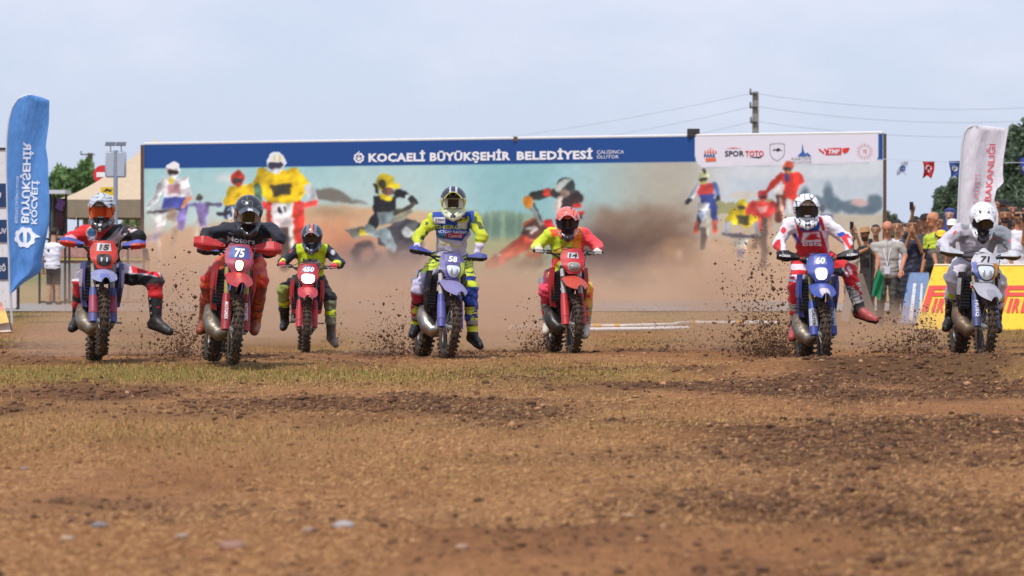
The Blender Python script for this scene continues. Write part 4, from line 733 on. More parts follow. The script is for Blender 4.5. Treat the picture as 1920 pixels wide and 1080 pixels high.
for a, b, y in ((1112, 1128, 611), (1152, 1162, 611)): MB().tube([r(a, y), r(b, y)], .036, 8).build('yellow_band', mat('pole yellow', '#e0a91c', .5), w_)
w_, r = striped([(1296, 605), (1420, 605), (1460, 606)], 67.3, 'second striped pole on the grass, nearer the rider in red and white')
for a, b in ((1296, 1305), (1380, 1393)): MB().tube([r(a, 605), r(b, 605)], .036, 8).build('yellow_band', mat('pole yellow', '#e0a91c'), w_)
w_, r = striped([(1104, 618), (1200, 617), (1290, 615)], 63, 'dull pale pole lying on the grass in front of the striped one'); w_, r = striped([(955, 614), (1008, 612)], 67, 'short striped pole showing left of the red bike')
MB().tube([r(974, 613), r(986, 613)], .036, 8).build('yellow_band', mat('pole yellow', '#e0a91c'), w_)

# ------------------------------------------------------------------ trees
M_BARK = mat('bark', '#5a4a3c', .9, bump=.5, bscale=12)
def tree(px, pb, Z, blobs, hcols, label, leaf=.2, n=2600, group=None):
    """blobs: (column, row, half width, half height) of foliage masses as seen; given depth equal to their width"""
    s = F / Z; b0 = P(px, pb, Z); b0[2] = .1; t = empty('tree', b0, label, 'tree', group); r = lambda x, y, d=0.: P(x, y, Z + d) - b0
    mb = MB(); top = r(blobs[0][0], blobs[0][1]); mid_ = np.array([top[0] * .5, 0, top[2] * .45]); mb.tube([(0, 0, -.1), mid_, top], [.022 * top[2] + .05, .016 * top[2] + .04, .03], 8); mb.build('trunk', M_BARK, t)
    for bx, by, bw_, bh in blobs[1:]: mb = MB(); e = r(bx, by); mb.tube([mid_, (mid_ + e) / 2 + np.array([0, 0, .1]), e], [.012 * top[2] + .03, .03, .012], 6); mb.build('limb', M_BARK, t)
    VV = []; CC = []; tot = sum(b[2] * b[3] for b in blobs)
    for bx, by, bw_, bh in blobs:
        k = int(n * bw_ * bh / tot) + 30; c = r(bx, by); nc = max(6, k // 60); cd = RNG.normal(0, 1, (nc, 3)); cd /= np.linalg.norm(cd, axis=1, keepdims=True); cd *= RNG.random((nc, 1)) ** .35; cc_ = c + cd * np.array([bw_ / s, bw_ / s, bh / s]); ci = RNG.integers(0, nc, k)
        pos = cc_[ci] + RNG.normal(0, 1, (k, 3)) * np.array([bw_, bw_, bh]) / s * .17; a = RNG.normal(0, 1, (k, 3)); a /= np.linalg.norm(a, axis=1, keepdims=True); b = np.cross(a, RNG.normal(0, 1, (k, 3))); b /= np.linalg.norm(b, axis=1, keepdims=True) + 1e-9
        L_ = leaf * RNG.uniform(.6, 1.4, (k, 1)); VV.append(np.stack([pos - a * L_, pos + b * L_ * .45, pos + a * L_, pos - b * L_ * .45], 1)); tone = RNG.uniform(.7, 1.25, nc)[ci]; CC.append(lin(hexc(hcols[0])) * tone[:, None] * (1 - (m := RNG.random((k, 1)))) + lin(hexc(hcols[1])) * tone[:, None] * m)
    V = np.concatenate(VV).reshape(-1, 3); mk('crown', V, np.arange(len(V)).reshape(-1, 4), mat_vc('leaves', .7, transl=.3), t, np.repeat(np.concatenate(CC), 4, 0), smooth_=False)
G1 = ('#5f7d4e', '#7f9a62')
tree(118, 380, 170, [(118, 340, 22, 26), (104, 352, 18, 26), (135, 350, 16, 30), (112, 372, 34, 18)], G1, 'bushy green tree behind the blue flag', .2, 7000, 'trees behind the left side')
tree(158, 384, 185, [(162, 330, 14, 26), (150, 352, 14, 24), (172, 350, 10, 24), (158, 374, 24, 16)], G1, 'green tree by the distant pole, left of the no entry sign', .2, 6000, 'trees behind the left side')
G2 = ('#55695a', '#748468')
tree(1790, 560, 130, [(1786, 352, 16, 14), (1772, 380, 20, 22), (1800, 372, 24, 30), (1768, 410, 22, 24), (1800, 415, 30, 26), (1760, 440, 24, 20)], G2, 'rounded dark tree left of the white flag', .13, 13000, 'trees behind the crowd')
tree(1905, 560, 125, [(1915, 262, 20, 30), (1900, 300, 26, 34), (1930, 330, 34, 46), (1888, 345, 26, 34), (1910, 395, 46, 40), (1880, 410, 34, 36)], G2, 'tall dark tree at the right edge behind the white flag', .13, 24000, 'trees behind the crowd')
tree(1850, 560, 140, [(1850, 380, 26, 26), (1836, 405, 24, 24), (1860, 420, 30, 22)], G2, 'dark tree showing through right of the white flag, over the cap', .13, 8000, 'trees behind the crowd')
tree(1662, 560, 160, [(1660, 412, 20, 14), (1672, 430, 26, 16), (1640, 430, 22, 14)], ('#66705a', '#7d8468'), 'low hazy bush at the foot of the billboard post', .13, 4000, 'trees behind the crowd')
tree(245, 560, 150, [(248, 425, 16, 22), (238, 445, 16, 18), (258, 450, 16, 20)], G1, 'green bush showing under the tent', .2, 1500, 'trees behind the left side')
# ------------------------------------------------------------------ dirt bikes (front axle over the origin, nose towards -y)
M_RUB = mat('muddy rubber', '#2b2724', .85, dirt=.55, dcol='#6b5038', bump=.3); M_RIM = mat('rim', '#4a4a4e', .35, .7, dirt=.4); M_STEEL = mat('bare alloy', '#a7a7a4', .35, .8, dirt=.3); M_SPOKE = mat('spokes', '#b5b5b2', .4, .7)
M_BLKP = mat('black plastic', '#1d1c1e', .5, dirt=.18); M_ENG = mat('engine alloy', '#5b5856', .5, .6, dirt=.45); M_PIPE = mat('expansion pipe', '#8d857b', .48, .8, dirt=.5, dcol='#6f553c'); M_GRIP = mat('grips', '#191819', .8); M_SEAT = mat('seat cover', '#201f21', .8); M_FRAME = mat('frame paint', '#34343a', .5, .2, dirt=.35); M_RAD = mat('radiator core', '#17171a', .6, .2)
M_LENS = mat('clear lens', '#cfd4da', .12, coat=.6, vary=.15); M_LIT = mat('lit headlamp', '#fff6e0', .2, emit='#fff4dc', estr=5.0); M_LITY = mat('lit warm headlamp', '#fff2c0', .2, emit='#ffe9a0', estr=3.6)
M_NUM = mat('number white', '#f2f2f4', .5); M_NUMK = mat('number black', '#161619', .5)
_TY = {}
def tyre_mesh(R, w, rows, name):
    if name in _TY: return _TY[name]
    mb = MB(); sec = [(w * .5 * math.cos(a), .052 * math.sin(a)) for a in np.linspace(-.9, math.pi + .9, 13)]; Rc = R - .012 - .052
    mb.lathe([(x, Rc + q) for x, q in sec], (0, 0, 0), 0, 56)
    for k in range(rows):
        th = 2 * math.pi * k / rows; offs = [(-.16, 1), (.16, 1)] if k % 2 else [(-.34, .99), (.34, .99), (0, 1)]
        for f, q in offs + [(-.52, .955), (.52, .955)]:
            x = f * w; r = R * q - .006; ry = Matrix.Rotation(f * 1.35, 3, 'Y'); rx = Matrix.Rotation(th, 3, 'X'); c = rx @ Vector((x, 0, r)); mb.box(c, (w * .19, .026, .022), rx @ ry, .82)
    me = mesh_np(name, mb.v, mb.f, None, True); me.set_sharp_from_angle(angle=math.radians(38)); me.materials.append(M_RUB); _TY[name] = me; return me
def rim_mesh(R, w, name):
    if name in _TY: return _TY[name]
    mb = MB(); r = R - .075; mb.lathe([(-w * .36, r + .012), (-w * .36, r - .004), (-w * .16, r - .02), (w * .16, r - .02), (w * .36, r - .004), (w * .36, r + .012)], (0, 0, 0), 0, 40); me = mesh_np(name, mb.v, mb.f); me.materials.append(M_RIM); _TY[name] = me; return me
def wheel(par, name, c, R, w, rows, xf):
    mb = MB(); mb.lathe([(-.06, .012), (-.06, .045), (-.03, .03), (.03, .03), (.06, .045), (.06, .012)], (0, 0, 0), 0, 14)
    for k in range(18):
        a = 2 * math.pi * k / 18; s = 1 if k % 2 else -1; mb.tube([(s * .045, .04 * math.cos(a + .5 * s), .04 * math.sin(a + .5 * s)), (0, (R - .09) * math.cos(a), (R - .09) * math.sin(a))], .0032, 4, False)
    o = mb.build(name, M_SPOKE, par); o.matrix_local = xf @ Matrix.Translation(c)
    mo('tyre', tyre_mesh(R, w, rows, name + ' tyre'), None, o); mo('rim', rim_mesh(R, w, name + ' rim'), None, o)
    d = MB(); d.lathe([(.065, .07), (.065, R * .38), (.069, R * .38), (.069, .07), (.065, .07)], (0, 0, 0), 0, 24); d.build('brake_disc', M_STEEL, o); return o
FD = np.array([0, math.sin(math.radians(26)), math.cos(math.radians(26))])       # fork direction, upwards and back
FX = np.array([0, -FD[2], FD[1]])                                                 # ahead of the fork
def bike(spec):
    s = spec['s']; Z = F / s; fx, fy = spec['front']; fc = P(fx, fy, Z); phi = math.atan((fx - 960) / F); th = math.radians(spec['vy']) - phi; cc = spec.get('comp', 0.)
    M = Matrix.Translation(fc) @ Matrix.Rotation(th, 4, 'Z') @ Matrix.Rotation(math.radians(spec.get('roll', 0)), 4, 'Y') @ Matrix.Translation((0, 1.48, 0)) @ Matrix.Rotation(-math.radians(spec.get('pitch', 0)), 4, 'X') @ Matrix.Translation((0, -1.48, 0))
    b = empty('dirt_bike', (0, 0, 0), spec['label'], 'motorcycle', 'dirt bikes racing off the start line'); b.matrix_world = M
    ch = lambda v: (v[0], v[1], v[2] - cc * max(0., 1 - v[1] / 1.48))              # front suspension sag
    ax = Vector((0, .30, .93)); ST = Matrix.Translation(ax) @ Matrix.Rotation(math.radians(spec.get('steer', 0)), 4, Vector(FD)) @ Matrix.Translation(-ax)
    st = lambda v: ST @ Vector(v); front = lambda v: st(ch(v))
    K = {k: mat('plastic ' + v, tuple(a * .68 for a in hlin(v)), .5, dirt=spec.get('dirt', .2) + .08, coat=0., vary=.06) for k, v in spec['col'].items()}
    wheel(b, 'front_wheel', (0, 0, .345), .345, .092, 34, ST); wheel(b, 'rear_wheel', (0, 1.48, .335), .335, .135, 30, Matrix())
    # front fork
    ftop = .70 - cc
    for sx in (-1, 1):
        q = lambda t, d=0., x=.098: np.array([sx * x, 0, .345]) + FD * t + FX * d
        mb = MB().tube([q(-.03, -.01), q(.06), q(.34)], [.022, .03, .03], 10).tube([q(.0, .02), q(0.0, -.04)], .028, 8); fk = mb.map(st).build('fork_leg', M_STEEL, b)
        MB().tube([q(.30), q(ftop + .07)], [.027, .028], 10).map(st).build('fork_tube', K['fork'], fk)
        def gd(u, v, q=q):
            a = (u - .5) * 3.3; t = -.02 + v * .40; w = .046 * (1 - .25 * v ** 3); c = q(t, .012); return c + np.array([1, 0, 0]) * w * math.sin(a) + FX * w * math.cos(a)
        g = MB().sheet(gd, 10, 8, .004).map(st).build('fork_guard', K['guard'], fk)
        def gp(u, v, q=q): a = (u - .5) * 2.2; t = .08 + v * .2; c = q(t, .0125); return c + np.array([1, 0, 0]) * .049 * math.sin(a) + FX * .049 * math.cos(a)
        MB().sheet(gp, 8, 6, .003).map(st).build('guard_graphic', K['guard2'], fk)
        if spec.get('gtext'):
            tx, tm = spec['gtext']; lettering(tx, .19, .034, lambda a_, b_, q=q: np.array(st(q(.27 - a_, .0155) + np.array([1, 0, 0]) * .053 * math.sin((b_ - .017) * 18) + FX * .053 * math.cos((b_ - .017) * 18))), tm, fk, 'guard_lettering', .02)
    for t in (.56, .70):
        mb = MB(); c = np.array([0, .0, .345]) + FD * (t - cc); mb.box(c, (.25, .06, .035), Matrix.Rotation(-math.radians(26), 3, 'X')); mb.map(st).build('fork_clamp', M_BLKP, b)
    MB().lathe([(-.13, .011), (-.13, .018), (.13, .018), (.13, .011)], (0, 0, .345), 0, 10).map(st).build('front_axle', M_STEEL, b)
    # front mudguard
    def fen(u, v):
        y = -.36 + v * .78; w = (.045 + .085 * smooth(0, .35, v)) * (1 - .25 * smooth(.75, 1, v)); x = (u - .5) * 2 * w; z = .795 + .115 * smooth(0, .75, v) - .05 * (abs(u - .5) * 2) ** 2.2 + spec.get('fz', 0); return (x, y, z)
    f = MB().sheet(fen, 12, 16, .005).map(front).build('front_mudguard', K['fender'], b)
    if 'fender2' in K: MB().sheet(lambda u, v: np.array(fen(.5 + (u - .5) * (.9 - .6 * v), .02 + v * .30)) + np.array([0, -.002, .005]), 8, 8, .003).map(front).build('mudguard_graphic', K['fender2'], f)
    # headlamp mask with number
    mh = lambda z: .070 + .072 * smooth(.90, 1.03, z) - .045 * smooth(1.10, 1.21, z)
    my = lambda x, z: .115 + .42 * (z - .92) + 2.2 * x * x - .045 * math.exp(-((z - 1.0) / .07) ** 2)
    def mask(u, v): z = .905 + v * .295; x = (u - .5) * 2 * mh(z); return (x, my(x, z), z)
    pl = MB().sheet(mask, 16, 18, .006).map(front).build('headlamp_mask', K['mask'], b)
    zl, hl = spec.get('lamp', (.995, .052)); lw = spec.get('lampw', .062)
    def lens(u, v, k=1.0, o=.012):
        a = u * 2 * math.pi; r = v; x = lw * k * r * math.copysign(abs(math.cos(a)) ** .7, math.cos(a)) * (1 + spec.get('lsh', .12) * math.sin(a)); z = zl + hl * k * r * math.copysign(abs(math.sin(a)) ** .7, math.sin(a)); return (x, my(x, z) - o - .018 * (1 - r * r), z)
    MB().sheet(lambda u, v: lens(u, .02 + .98 * v, 1.22, .006), 24, 6, .003).map(front).build('lamp_surround', K['lampsur'], pl)
    MB().sheet(lambda u, v: lens(u, .02 + .98 * v), 24, 6, .003).map(front).build('headlamp', spec.get('lens', M_LENS), pl)
    if spec.get('unlit'):
        for sx in (-1, 1): MB().ell((sx * lw * .45, my(0, zl) - .034, zl), (lw * .17, .004, hl * .5)).map(front).build('lamp_bulb', spec.get('bulb', M_STEEL), pl)
    if spec.get('side'):
        for sx in (-1, 1): MB().sheet(lambda u, v, sx=sx: (sx * (mh(.93 + v * .17) * (.62 + u * .36)), my(sx * (mh(.93 + v * .17) * (.62 + u * .36)), .93 + v * .17) - .006, .93 + v * .17), 5, 8, .003).map(front).build('mask_graphic', K['side' if sx < 0 else 'side2'], pl)
    n0, n1, nw = spec.get('nplate', (1.085, 1.165, .085)); MB().sheet(lambda u, v: ((u - .5) * 2 * nw * (1 - .12 * v), my((u - .5) * 2 * nw, n0 + v * (n1 - n0)) - .006, n0 + v * (n1 - n0)), 10, 4, .003).map(front).build('number_plate', K['nbg'], pl)
    tx = spec['num']; tw = .052 * len(tx); hh = (n1 - n0) * .72; lettering(tx, tw, hh, lambda a_, b_: np.array(front((a_ - tw / 2 + b_ * .0, my(a_ - tw / 2, n0 + .012 + b_) - .0115, n0 + (n1 - n0 - hh) / 2 + b_))), spec['numm'], pl, 'number_lettering', .04, .15)
    # handlebar, controls, guards
    bz = 1.165; bar = [(-.405, .51, bz), (-.22, .455, bz - .01), (-.12, .43, bz - .07), (.12, .43, bz - .07), (.22, .455, bz - .01), (.405, .51, bz)]
    hb = MB().tube(bar, .013, 8).map(front).build('handlebar', M_BLKP, b)
    MB().tube([(-.17, .44, bz - .03), (.17, .44, bz - .03)], .011 if not spec.get('pad') else .034, 10).map(front).build('crossbar_pad', M_BLKP, hb)
    if spec.get('pad'): lettering(spec['pad'], .24, .032, lambda a_, b_: np.array(front((a_ - .12, .403 - .0 * b_, bz - .045 + b_))), M_NUM, hb, 'pad_lettering', .02)
    for sx in (-1, 1):
        MB().tube([(sx * .275, .468, bz - .004), (sx * .41, .511, bz)], .018, 10).map(front).build('grip', M_GRIP, hb); MB().box((sx * .235, .45, bz - .01), (.05, .045, .05)).map(front).build('control_block', M_BLKP, hb)
        MB().tube([(sx * .225, .42, bz - .01), (sx * .28, .385, bz - .012), (sx * .39, .405, bz - .02)], [.009, .008, .006], 6).map(front).build('lever', M_STEEL, hb)
        if 'hg' in K:
            hs = spec.get('hgs', 1.)
            def hg(u, v, sx=sx):
                hx0 = spec.get('hgx', .195); x = hx0 + u * (.44 - hx0); h0 = (.016 + .044 * min(1, u / .55) - .022 * max(0, (u - .72) / .28)) * hs; z = bz + .004 + (v - .5) * 2 * h0 + .02 * u; y = .345 + .018 * math.cos(u * 3.0) + .11 * smooth(.72, 1.15, u) + .04 * abs(v - .42) * 2; return (sx * x, y, z)
            g = MB().sheet(hg, 14, 8, .006).map(front).build('hand_guard', K['hg'], b, smooth_=False)
            if 'hg2' in K: MB().sheet(lambda u, v, hg=hg: np.array(hg(spec.get('hgu', .5) + u * (1 - spec.get('hgu', .5)), v * spec.get('hgv', .5))) + np.array([0, -.006, 0]), 8, 5, .004).map(front).build('guard_panel', K['hg2'], g)
            if spec.get('hgtext'): lettering(spec['hgtext'], .12, .022, lambda a_, b_, sx=sx, hg=hg: np.array(front(np.array(hg(min(1, max(0, (.42 + a_ / .245) if sx > 0 else (.92 - a_ / .245))), .42 + b_ / .11)) + np.array([0, -.008, 0]))), M_NUM, g, 'guard_lettering', .01)
            MB().tube([(sx * .21, .43, bz - .01), (sx * .22, .37, bz)], .009, 6).map(front).build('guard_mount', M_BLKP, g)
    MB().tube([(.10, .36, 1.12), (.16, .20, 1.20), (.12, .10, 1.02), (.115, .03, .6)], .005, 5).map(front).build('brake_hose', M_BLKP, b); MB().tube([(-.2, .44, bz), (-.1, .22, bz + .05), (.06, .24, bz + .03), (.02, .4, 1.0)], .005, 5).map(front).build('throttle_cable', M_BLKP, b)
    if spec.get('screen'): MB().sheet(lambda u, v: ((u - .5) * .22 * (1 - .5 * v * v), .235 + v * .05 + .9 * ((u - .5) * .2) ** 2, 1.195 + v * .055 * (1 - (2 * u - 1) ** 2)), 10, 4, .003).map(front).build('fly_screen', K['mask'], pl)
    # radiators and shrouds
    for sx in (-1, 1):
        rad = MB().box((sx * .148, .455, .76), (.105, .05, .34)).map(ch).build('radiator', M_RAD, b)
        fins = MB()
        for k in range(9): fins.box((sx * .148, .426, .62 + k * .034), (.10, .012, .008))
        fins.map(ch).build('grille', mat('grille fins', '#242428', .6), rad)
        def shr(u, v):
            y = .36 + u * .56; zt = .985 - .05 * u; zb = (.52 + .05 * u) if u > .25 else (.545 - .1 * (.25 - u)); z = zb + (zt - zb) * v; lip = max(0., 1 - u / .14); return (sx * (.232 - .085 * u + .018 * math.sin(v * math.pi) - .03 * (1 - v) * (1 - u) - .062 * lip), y + .08 * (1 - v) * (1 - u) + .012 * lip, z)
        sh_ = MB().sheet(shr, 20, 8, .006).map(ch).build('shroud', K['shroud'], b); MB().sheet(lambda u, v, shr=shr, sx=sx: np.array(shr(.05 + u * .7, .45 + v * .4)) + np.array([sx * .006, 0, 0]), 8, 4, .003).map(ch).build('shroud_graphic', K['shroud2'], sh_)
        def spn(u, v, sx=sx): return (sx * (.135 + .02 * math.sin(v * 3)), .95 + u * .42, .62 + .1 * u + v * .25)
        MB().sheet(spn, 8, 5, .006).map(ch).build('side_panel', K['shroud'], b)
        MB().box((sx * .20, .98, .385), (.11, .055, .02)).build('footpeg', M_STEEL, b)
    # engine, frame, pipe
    mb = MB().box((0, .76, .42), (.24, .34, .24)).box((0, .60, .62), (.15, .17, .22), Matrix.Rotation(.12, 3, 'X')); e = mb.build('engine', M_ENG, b); e.modifiers.new('bevel', 'BEVEL').width = .02
    for sx in (-1, 1): MB().lathe([(0, .02), (0, .095), (.03, .085), (.04, .0)], (sx * .12, .74, .40), 0, 16).map(lambda v, sx=sx: (sx * abs(v[0]), v[1], v[2])).build('engine_cover', M_STEEL, e)
    MB().tube([(0, .40, .95), (0, .44, .70), (0, .50, .36), (0, .62, .28)], .026, 8).map(ch).build('down_tube', M_FRAME, b)
    for sx in (-1, 1): MB().tube([(sx * .03, .40, .93), (sx * .10, .62, .86), (sx * .11, .95, .62), (sx * .10, 1.0, .36), (sx * .08, .62, .27)], .02, 8).map(ch).build('frame_rail', M_FRAME, b); MB().tube([(sx * .085, 1.0, .42), (sx * .09, 1.48, .335)], [.035, .025], 8).build('swingarm', M_STEEL, b)
    MB().sheet(lambda u, v: ((u - .5) * .24, .47 + v * .5, .33 - .10 * smooth(0, .4, v) + .06 * (2 * u - 1) ** 2), 8, 8, .006).build('skid_plate', M_ENG, b)
    if spec.get('two', 1): MB().tube([(0, .50, .64), (-.03, .42, .56), (-.03, .38, .44), (-.04, .39, .33), (-.09, .43, .29), (-.15, .50, .34), (-.175, .58, .43), (-.175, .70, .52), (-.165, .92, .60), (-.15, 1.15, .72)], [.024, .03, .042, .058, .075, .088, .088, .06, .03, .024], 16).build('exhaust_pipe', spec.get('pipe', M_PIPE), b)
    else: MB().tube([(.03, .50, .62), (-.04, .44, .54), (-.13, .48, .42), (-.17, .66, .42), (-.165, .9, .55), (-.15, 1.15, .72)], [.022, .024, .03, .036, .03, .03], 12).build('exhaust_pipe', spec.get('pipe', M_PIPE), b)
    MB().tube([(-.15, 1.12, .70), (-.15, 1.5, .84)], [.045, .048], 12).build('silencer', M_STEEL, b)
    def seat(u, v): y = .55 + v * .92; w = .085 + .03 * smooth(.2, .6, v); a = (u - .5) * math.pi * 1.1; return (w * math.sin(a), y, .90 + .05 * math.cos(a) + .03 * smooth(.5, 1, v) + .03 * smooth(.4, 0, v))
    MB().sheet(seat, 10, 14, .03).map(ch).build('seat', M_SEAT, b)
    MB().sheet(lambda u, v: ((u - .5) * (.20 - .07 * v), 1.40 + v * .55, .90 + .07 * v - .03 * (2 * u - 1) ** 2), 8, 8, .006).build('rear_mudguard', K['fender'], b)
    MB().ell((0, .56, .93), (.11, .2, .07)).map(ch).build('fuel_tank', M_BLKP, b)
    grips = {sx: np.array(M @ front((sx * .345, .49, bz))) for sx in (-1, 1)}; out = {sx: np.array((M.to_3x3() @ Vector((sx, 0, 0)))) for sx in (-1, 1)}
    return b, M, grips, out, fc, Z

# ------------------------------------------------------------------ riders
M_JER = mat_vc('race jersey and trousers', .75, bump=.35, bscale=28, dirt=.05, sheen=.15); M_BOOT = mat_vc('race boots', .5, bump=.15, bscale=40, dirt=.22); M_GLV = mat_vc('gloves', .75, bump=.2); M_HEL = mat_vc('helmet paint', .28, coat=.5, dirt=.03); M_LDK = mat('smoked lens', '#1a1412', .12, coat=.8); M_LOR = mat('orange mirror lens', '#c9401a', .15, .35, coat=.8); M_LGR = mat('dim lens', '#2a1f1b', .14, coat=.8)
_HV = {}
def helmet_geo():
    if not _HV:
        pr = [((0, .015, .035), (0, .02, .035), .135, .135, 'shell', ((0, 1, 0), 1.16)), ((0, .03, -.06), (0, .0, .05), .108, .13, 'shell', ((0, 1, 0), 1.1))]
        for sx in (-1, 1): pr += [((sx * .086, -.01, -.09), (sx * .056, -.135, -.122), .044, .034, 'chin', None), ((sx * .056, -.135, -.122), (0, -.185, -.148), .034, .03, 'chin', None)]
        def port(Q): return -((np.abs(Q[..., 0]) / .112) ** 4 + ((Q[..., 2] - .004) / .062) ** 4 + np.clip((Q[..., 1] + .06) / .06, 0, 9) ** 4 - 1) * .03
        def neck(Q): return -(np.sqrt((Q[..., 0] / .1) ** 2 + ((Q[..., 1] - .01) / .12) ** 2 + ((Q[..., 2] + .18) / .09) ** 2) - 1) * .08
        V, Q, part, T = skin(pr, .0075, .03, (port, neck)); _HV['g'] = (V, Q)
    return _HV['g']
def px_of(V, R, c): W = V @ np.array(R).T + c; return topx(W)
def helmet(par, b0, c, pitch, yaw, roll, paint, visor, lens_m, frame_c, s, strap=None):
    paint0 = paint
    def paint(q):
        paint0(q); q.fill((np.abs(q.x) < 26 - (q.y + 150) * -.25) & (q.y < -122) & (q.y > -150) & (q.depth < -150), '#1a1a1d', .9)
        for sg in (-1, 1): q.cap(sg * 48, -112, sg * 84, -92, 4, 6, '#242428', .8, 4)
        q.c *= (1 + .08 * vnoise(q.x * .05, q.y * .05, q.depth * .05))[:, None]
    V, Q = helmet_geo(); R = (Matrix.Rotation(yaw, 3, 'Z') @ Matrix.Rotation(roll, 3, 'Y') @ Matrix.Rotation(pitch, 3, 'X')); sc = 1.04
    V = V * sc; x, y = V[:, 0] * 1000, V[:, 2] * 1000; p = Paint(x, y, '#222222'); p.depth = V[:, 1] * 1000; paint(p)
    put = lambda W: np.asarray(W) @ np.array(R).T + c - b0
    h = mk('helmet', put(V), Q, M_HEL, par, p.lin())
    def vis(u, v): a = (u - .5) * 2; w = .118 - .03 * v; x = a * w; yy = -.085 - .17 * v + .085 * a * a * (1 - .3 * v); z = .128 + .012 * v - .075 * a * a - .01 * v * v; return put(np.array([x, yy, z]) * sc)
    mb = MB().sheet(vis, 16, 8, .006); vv = np.array(mb.v); n = len(vv) // 2; uu, ww = np.meshgrid(np.linspace(-100, 100, 17), np.linspace(0, 100, 9), indexing='ij'); pv = Paint(np.tile(uu.ravel(), 2), np.tile(ww.ravel(), 2), '#222222'); visor(pv); mb.build('visor', M_HEL, h, col=pv.lin())
    def gl(u, v, k=1., o=0.): a = (u - .5) * 2; x = a * .098 * k; z = .004 + (v - .5) * .10 * k - .010 * (1 - a * a) * (v < .5) * 0; yy = -.128 + .055 * a * a - o; return put(np.array([x, yy, z]) * sc)
    MB().sheet(lambda u, v: gl(u, v, 1.07, -.006), 14, 6, .012).build('goggle_frame', mat('goggle frame ' + frame_c, frame_c, .5), h); MB().sheet(lambda u, v: gl(u, v, .90, .006), 14, 6, .003).build('goggle_lens', lens_m, h)
    MB().ell(put(np.array([[0, -.130, -.042]]) * sc)[0], (.034, .010, .012)).build('nose_guard', mat('goggle frame ' + (strap or frame_c), strap or frame_c, .5), h)
    mb = MB()
    for sx in (-1, 0, 1): mb.ell(put(np.array([[sx * .022, -.216, -.135]]) * sc)[0], (.007, .006, .012), 8, 6)
    mb.build('chin_vent', M_BLKP, h); return h
def hand(par, b0, grip, out, wrist, paint, back=(0, 1, 0), name='glove', m=None, h_=.0062):
    """palm behind the grip, four bent fingers over it, thumb round below"""
    out = out / np.linalg.norm(out); up = np.array([0, 0, 1.]); fw = np.cross(up, out); fw = fw / np.linalg.norm(fw); fw = fw if fw[1] < 0 else -fw; pr = []; kn = grip + up * .012 - fw * .052
    pr.append((wrist, grip - fw * .055 + up * .008, .032, .034, 'cuff', None)); pr.append((grip - fw * .05 - out * .03, grip - fw * .05 + out * .03, .028, .026, 'palm', None)); pr.append((grip - fw * .038 + up * .018 - out * .03, grip - fw * .038 + up * .018 + out * .03, .02, .019, 'palm', None))
    for k, ln in enumerate((.95, 1.05, 1.0, .82)):
        o = out * (.036 - k * .0235) * -1 * -1; a = grip + o - fw * .03 + up * .028; b_ = grip + o + fw * .026 * ln + up * .020; c_ = grip + o + fw * .026 * ln - up * .018 * ln; pr += [(a, b_, .0115, .0105, 'finger', None), (b_, c_, .0105, .0095, 'finger', None)]
    pr += [(grip - out * .05 - fw * .035 + up * .002, grip - out * .045 + fw * .004 - up * .026, .013, .0105, 'thumb', None), (grip - out * .045 + fw * .004 - up * .026, grip - out * .03 + fw * .026 - up * .022, .0105, .009, 'thumb', None)]
    V, Q, part, T = skin(pr, h_, .008); col = paint(V, part) if callable(paint) else np.tile(lin(hexc(paint)), (len(V), 1)) * (1 + .12 * vnoise(V[:, 0] * 60, V[:, 1] * 60, V[:, 2] * 60))[:, None]
    return mk(name, V - b0, Q, m or M_GLV, par, col)
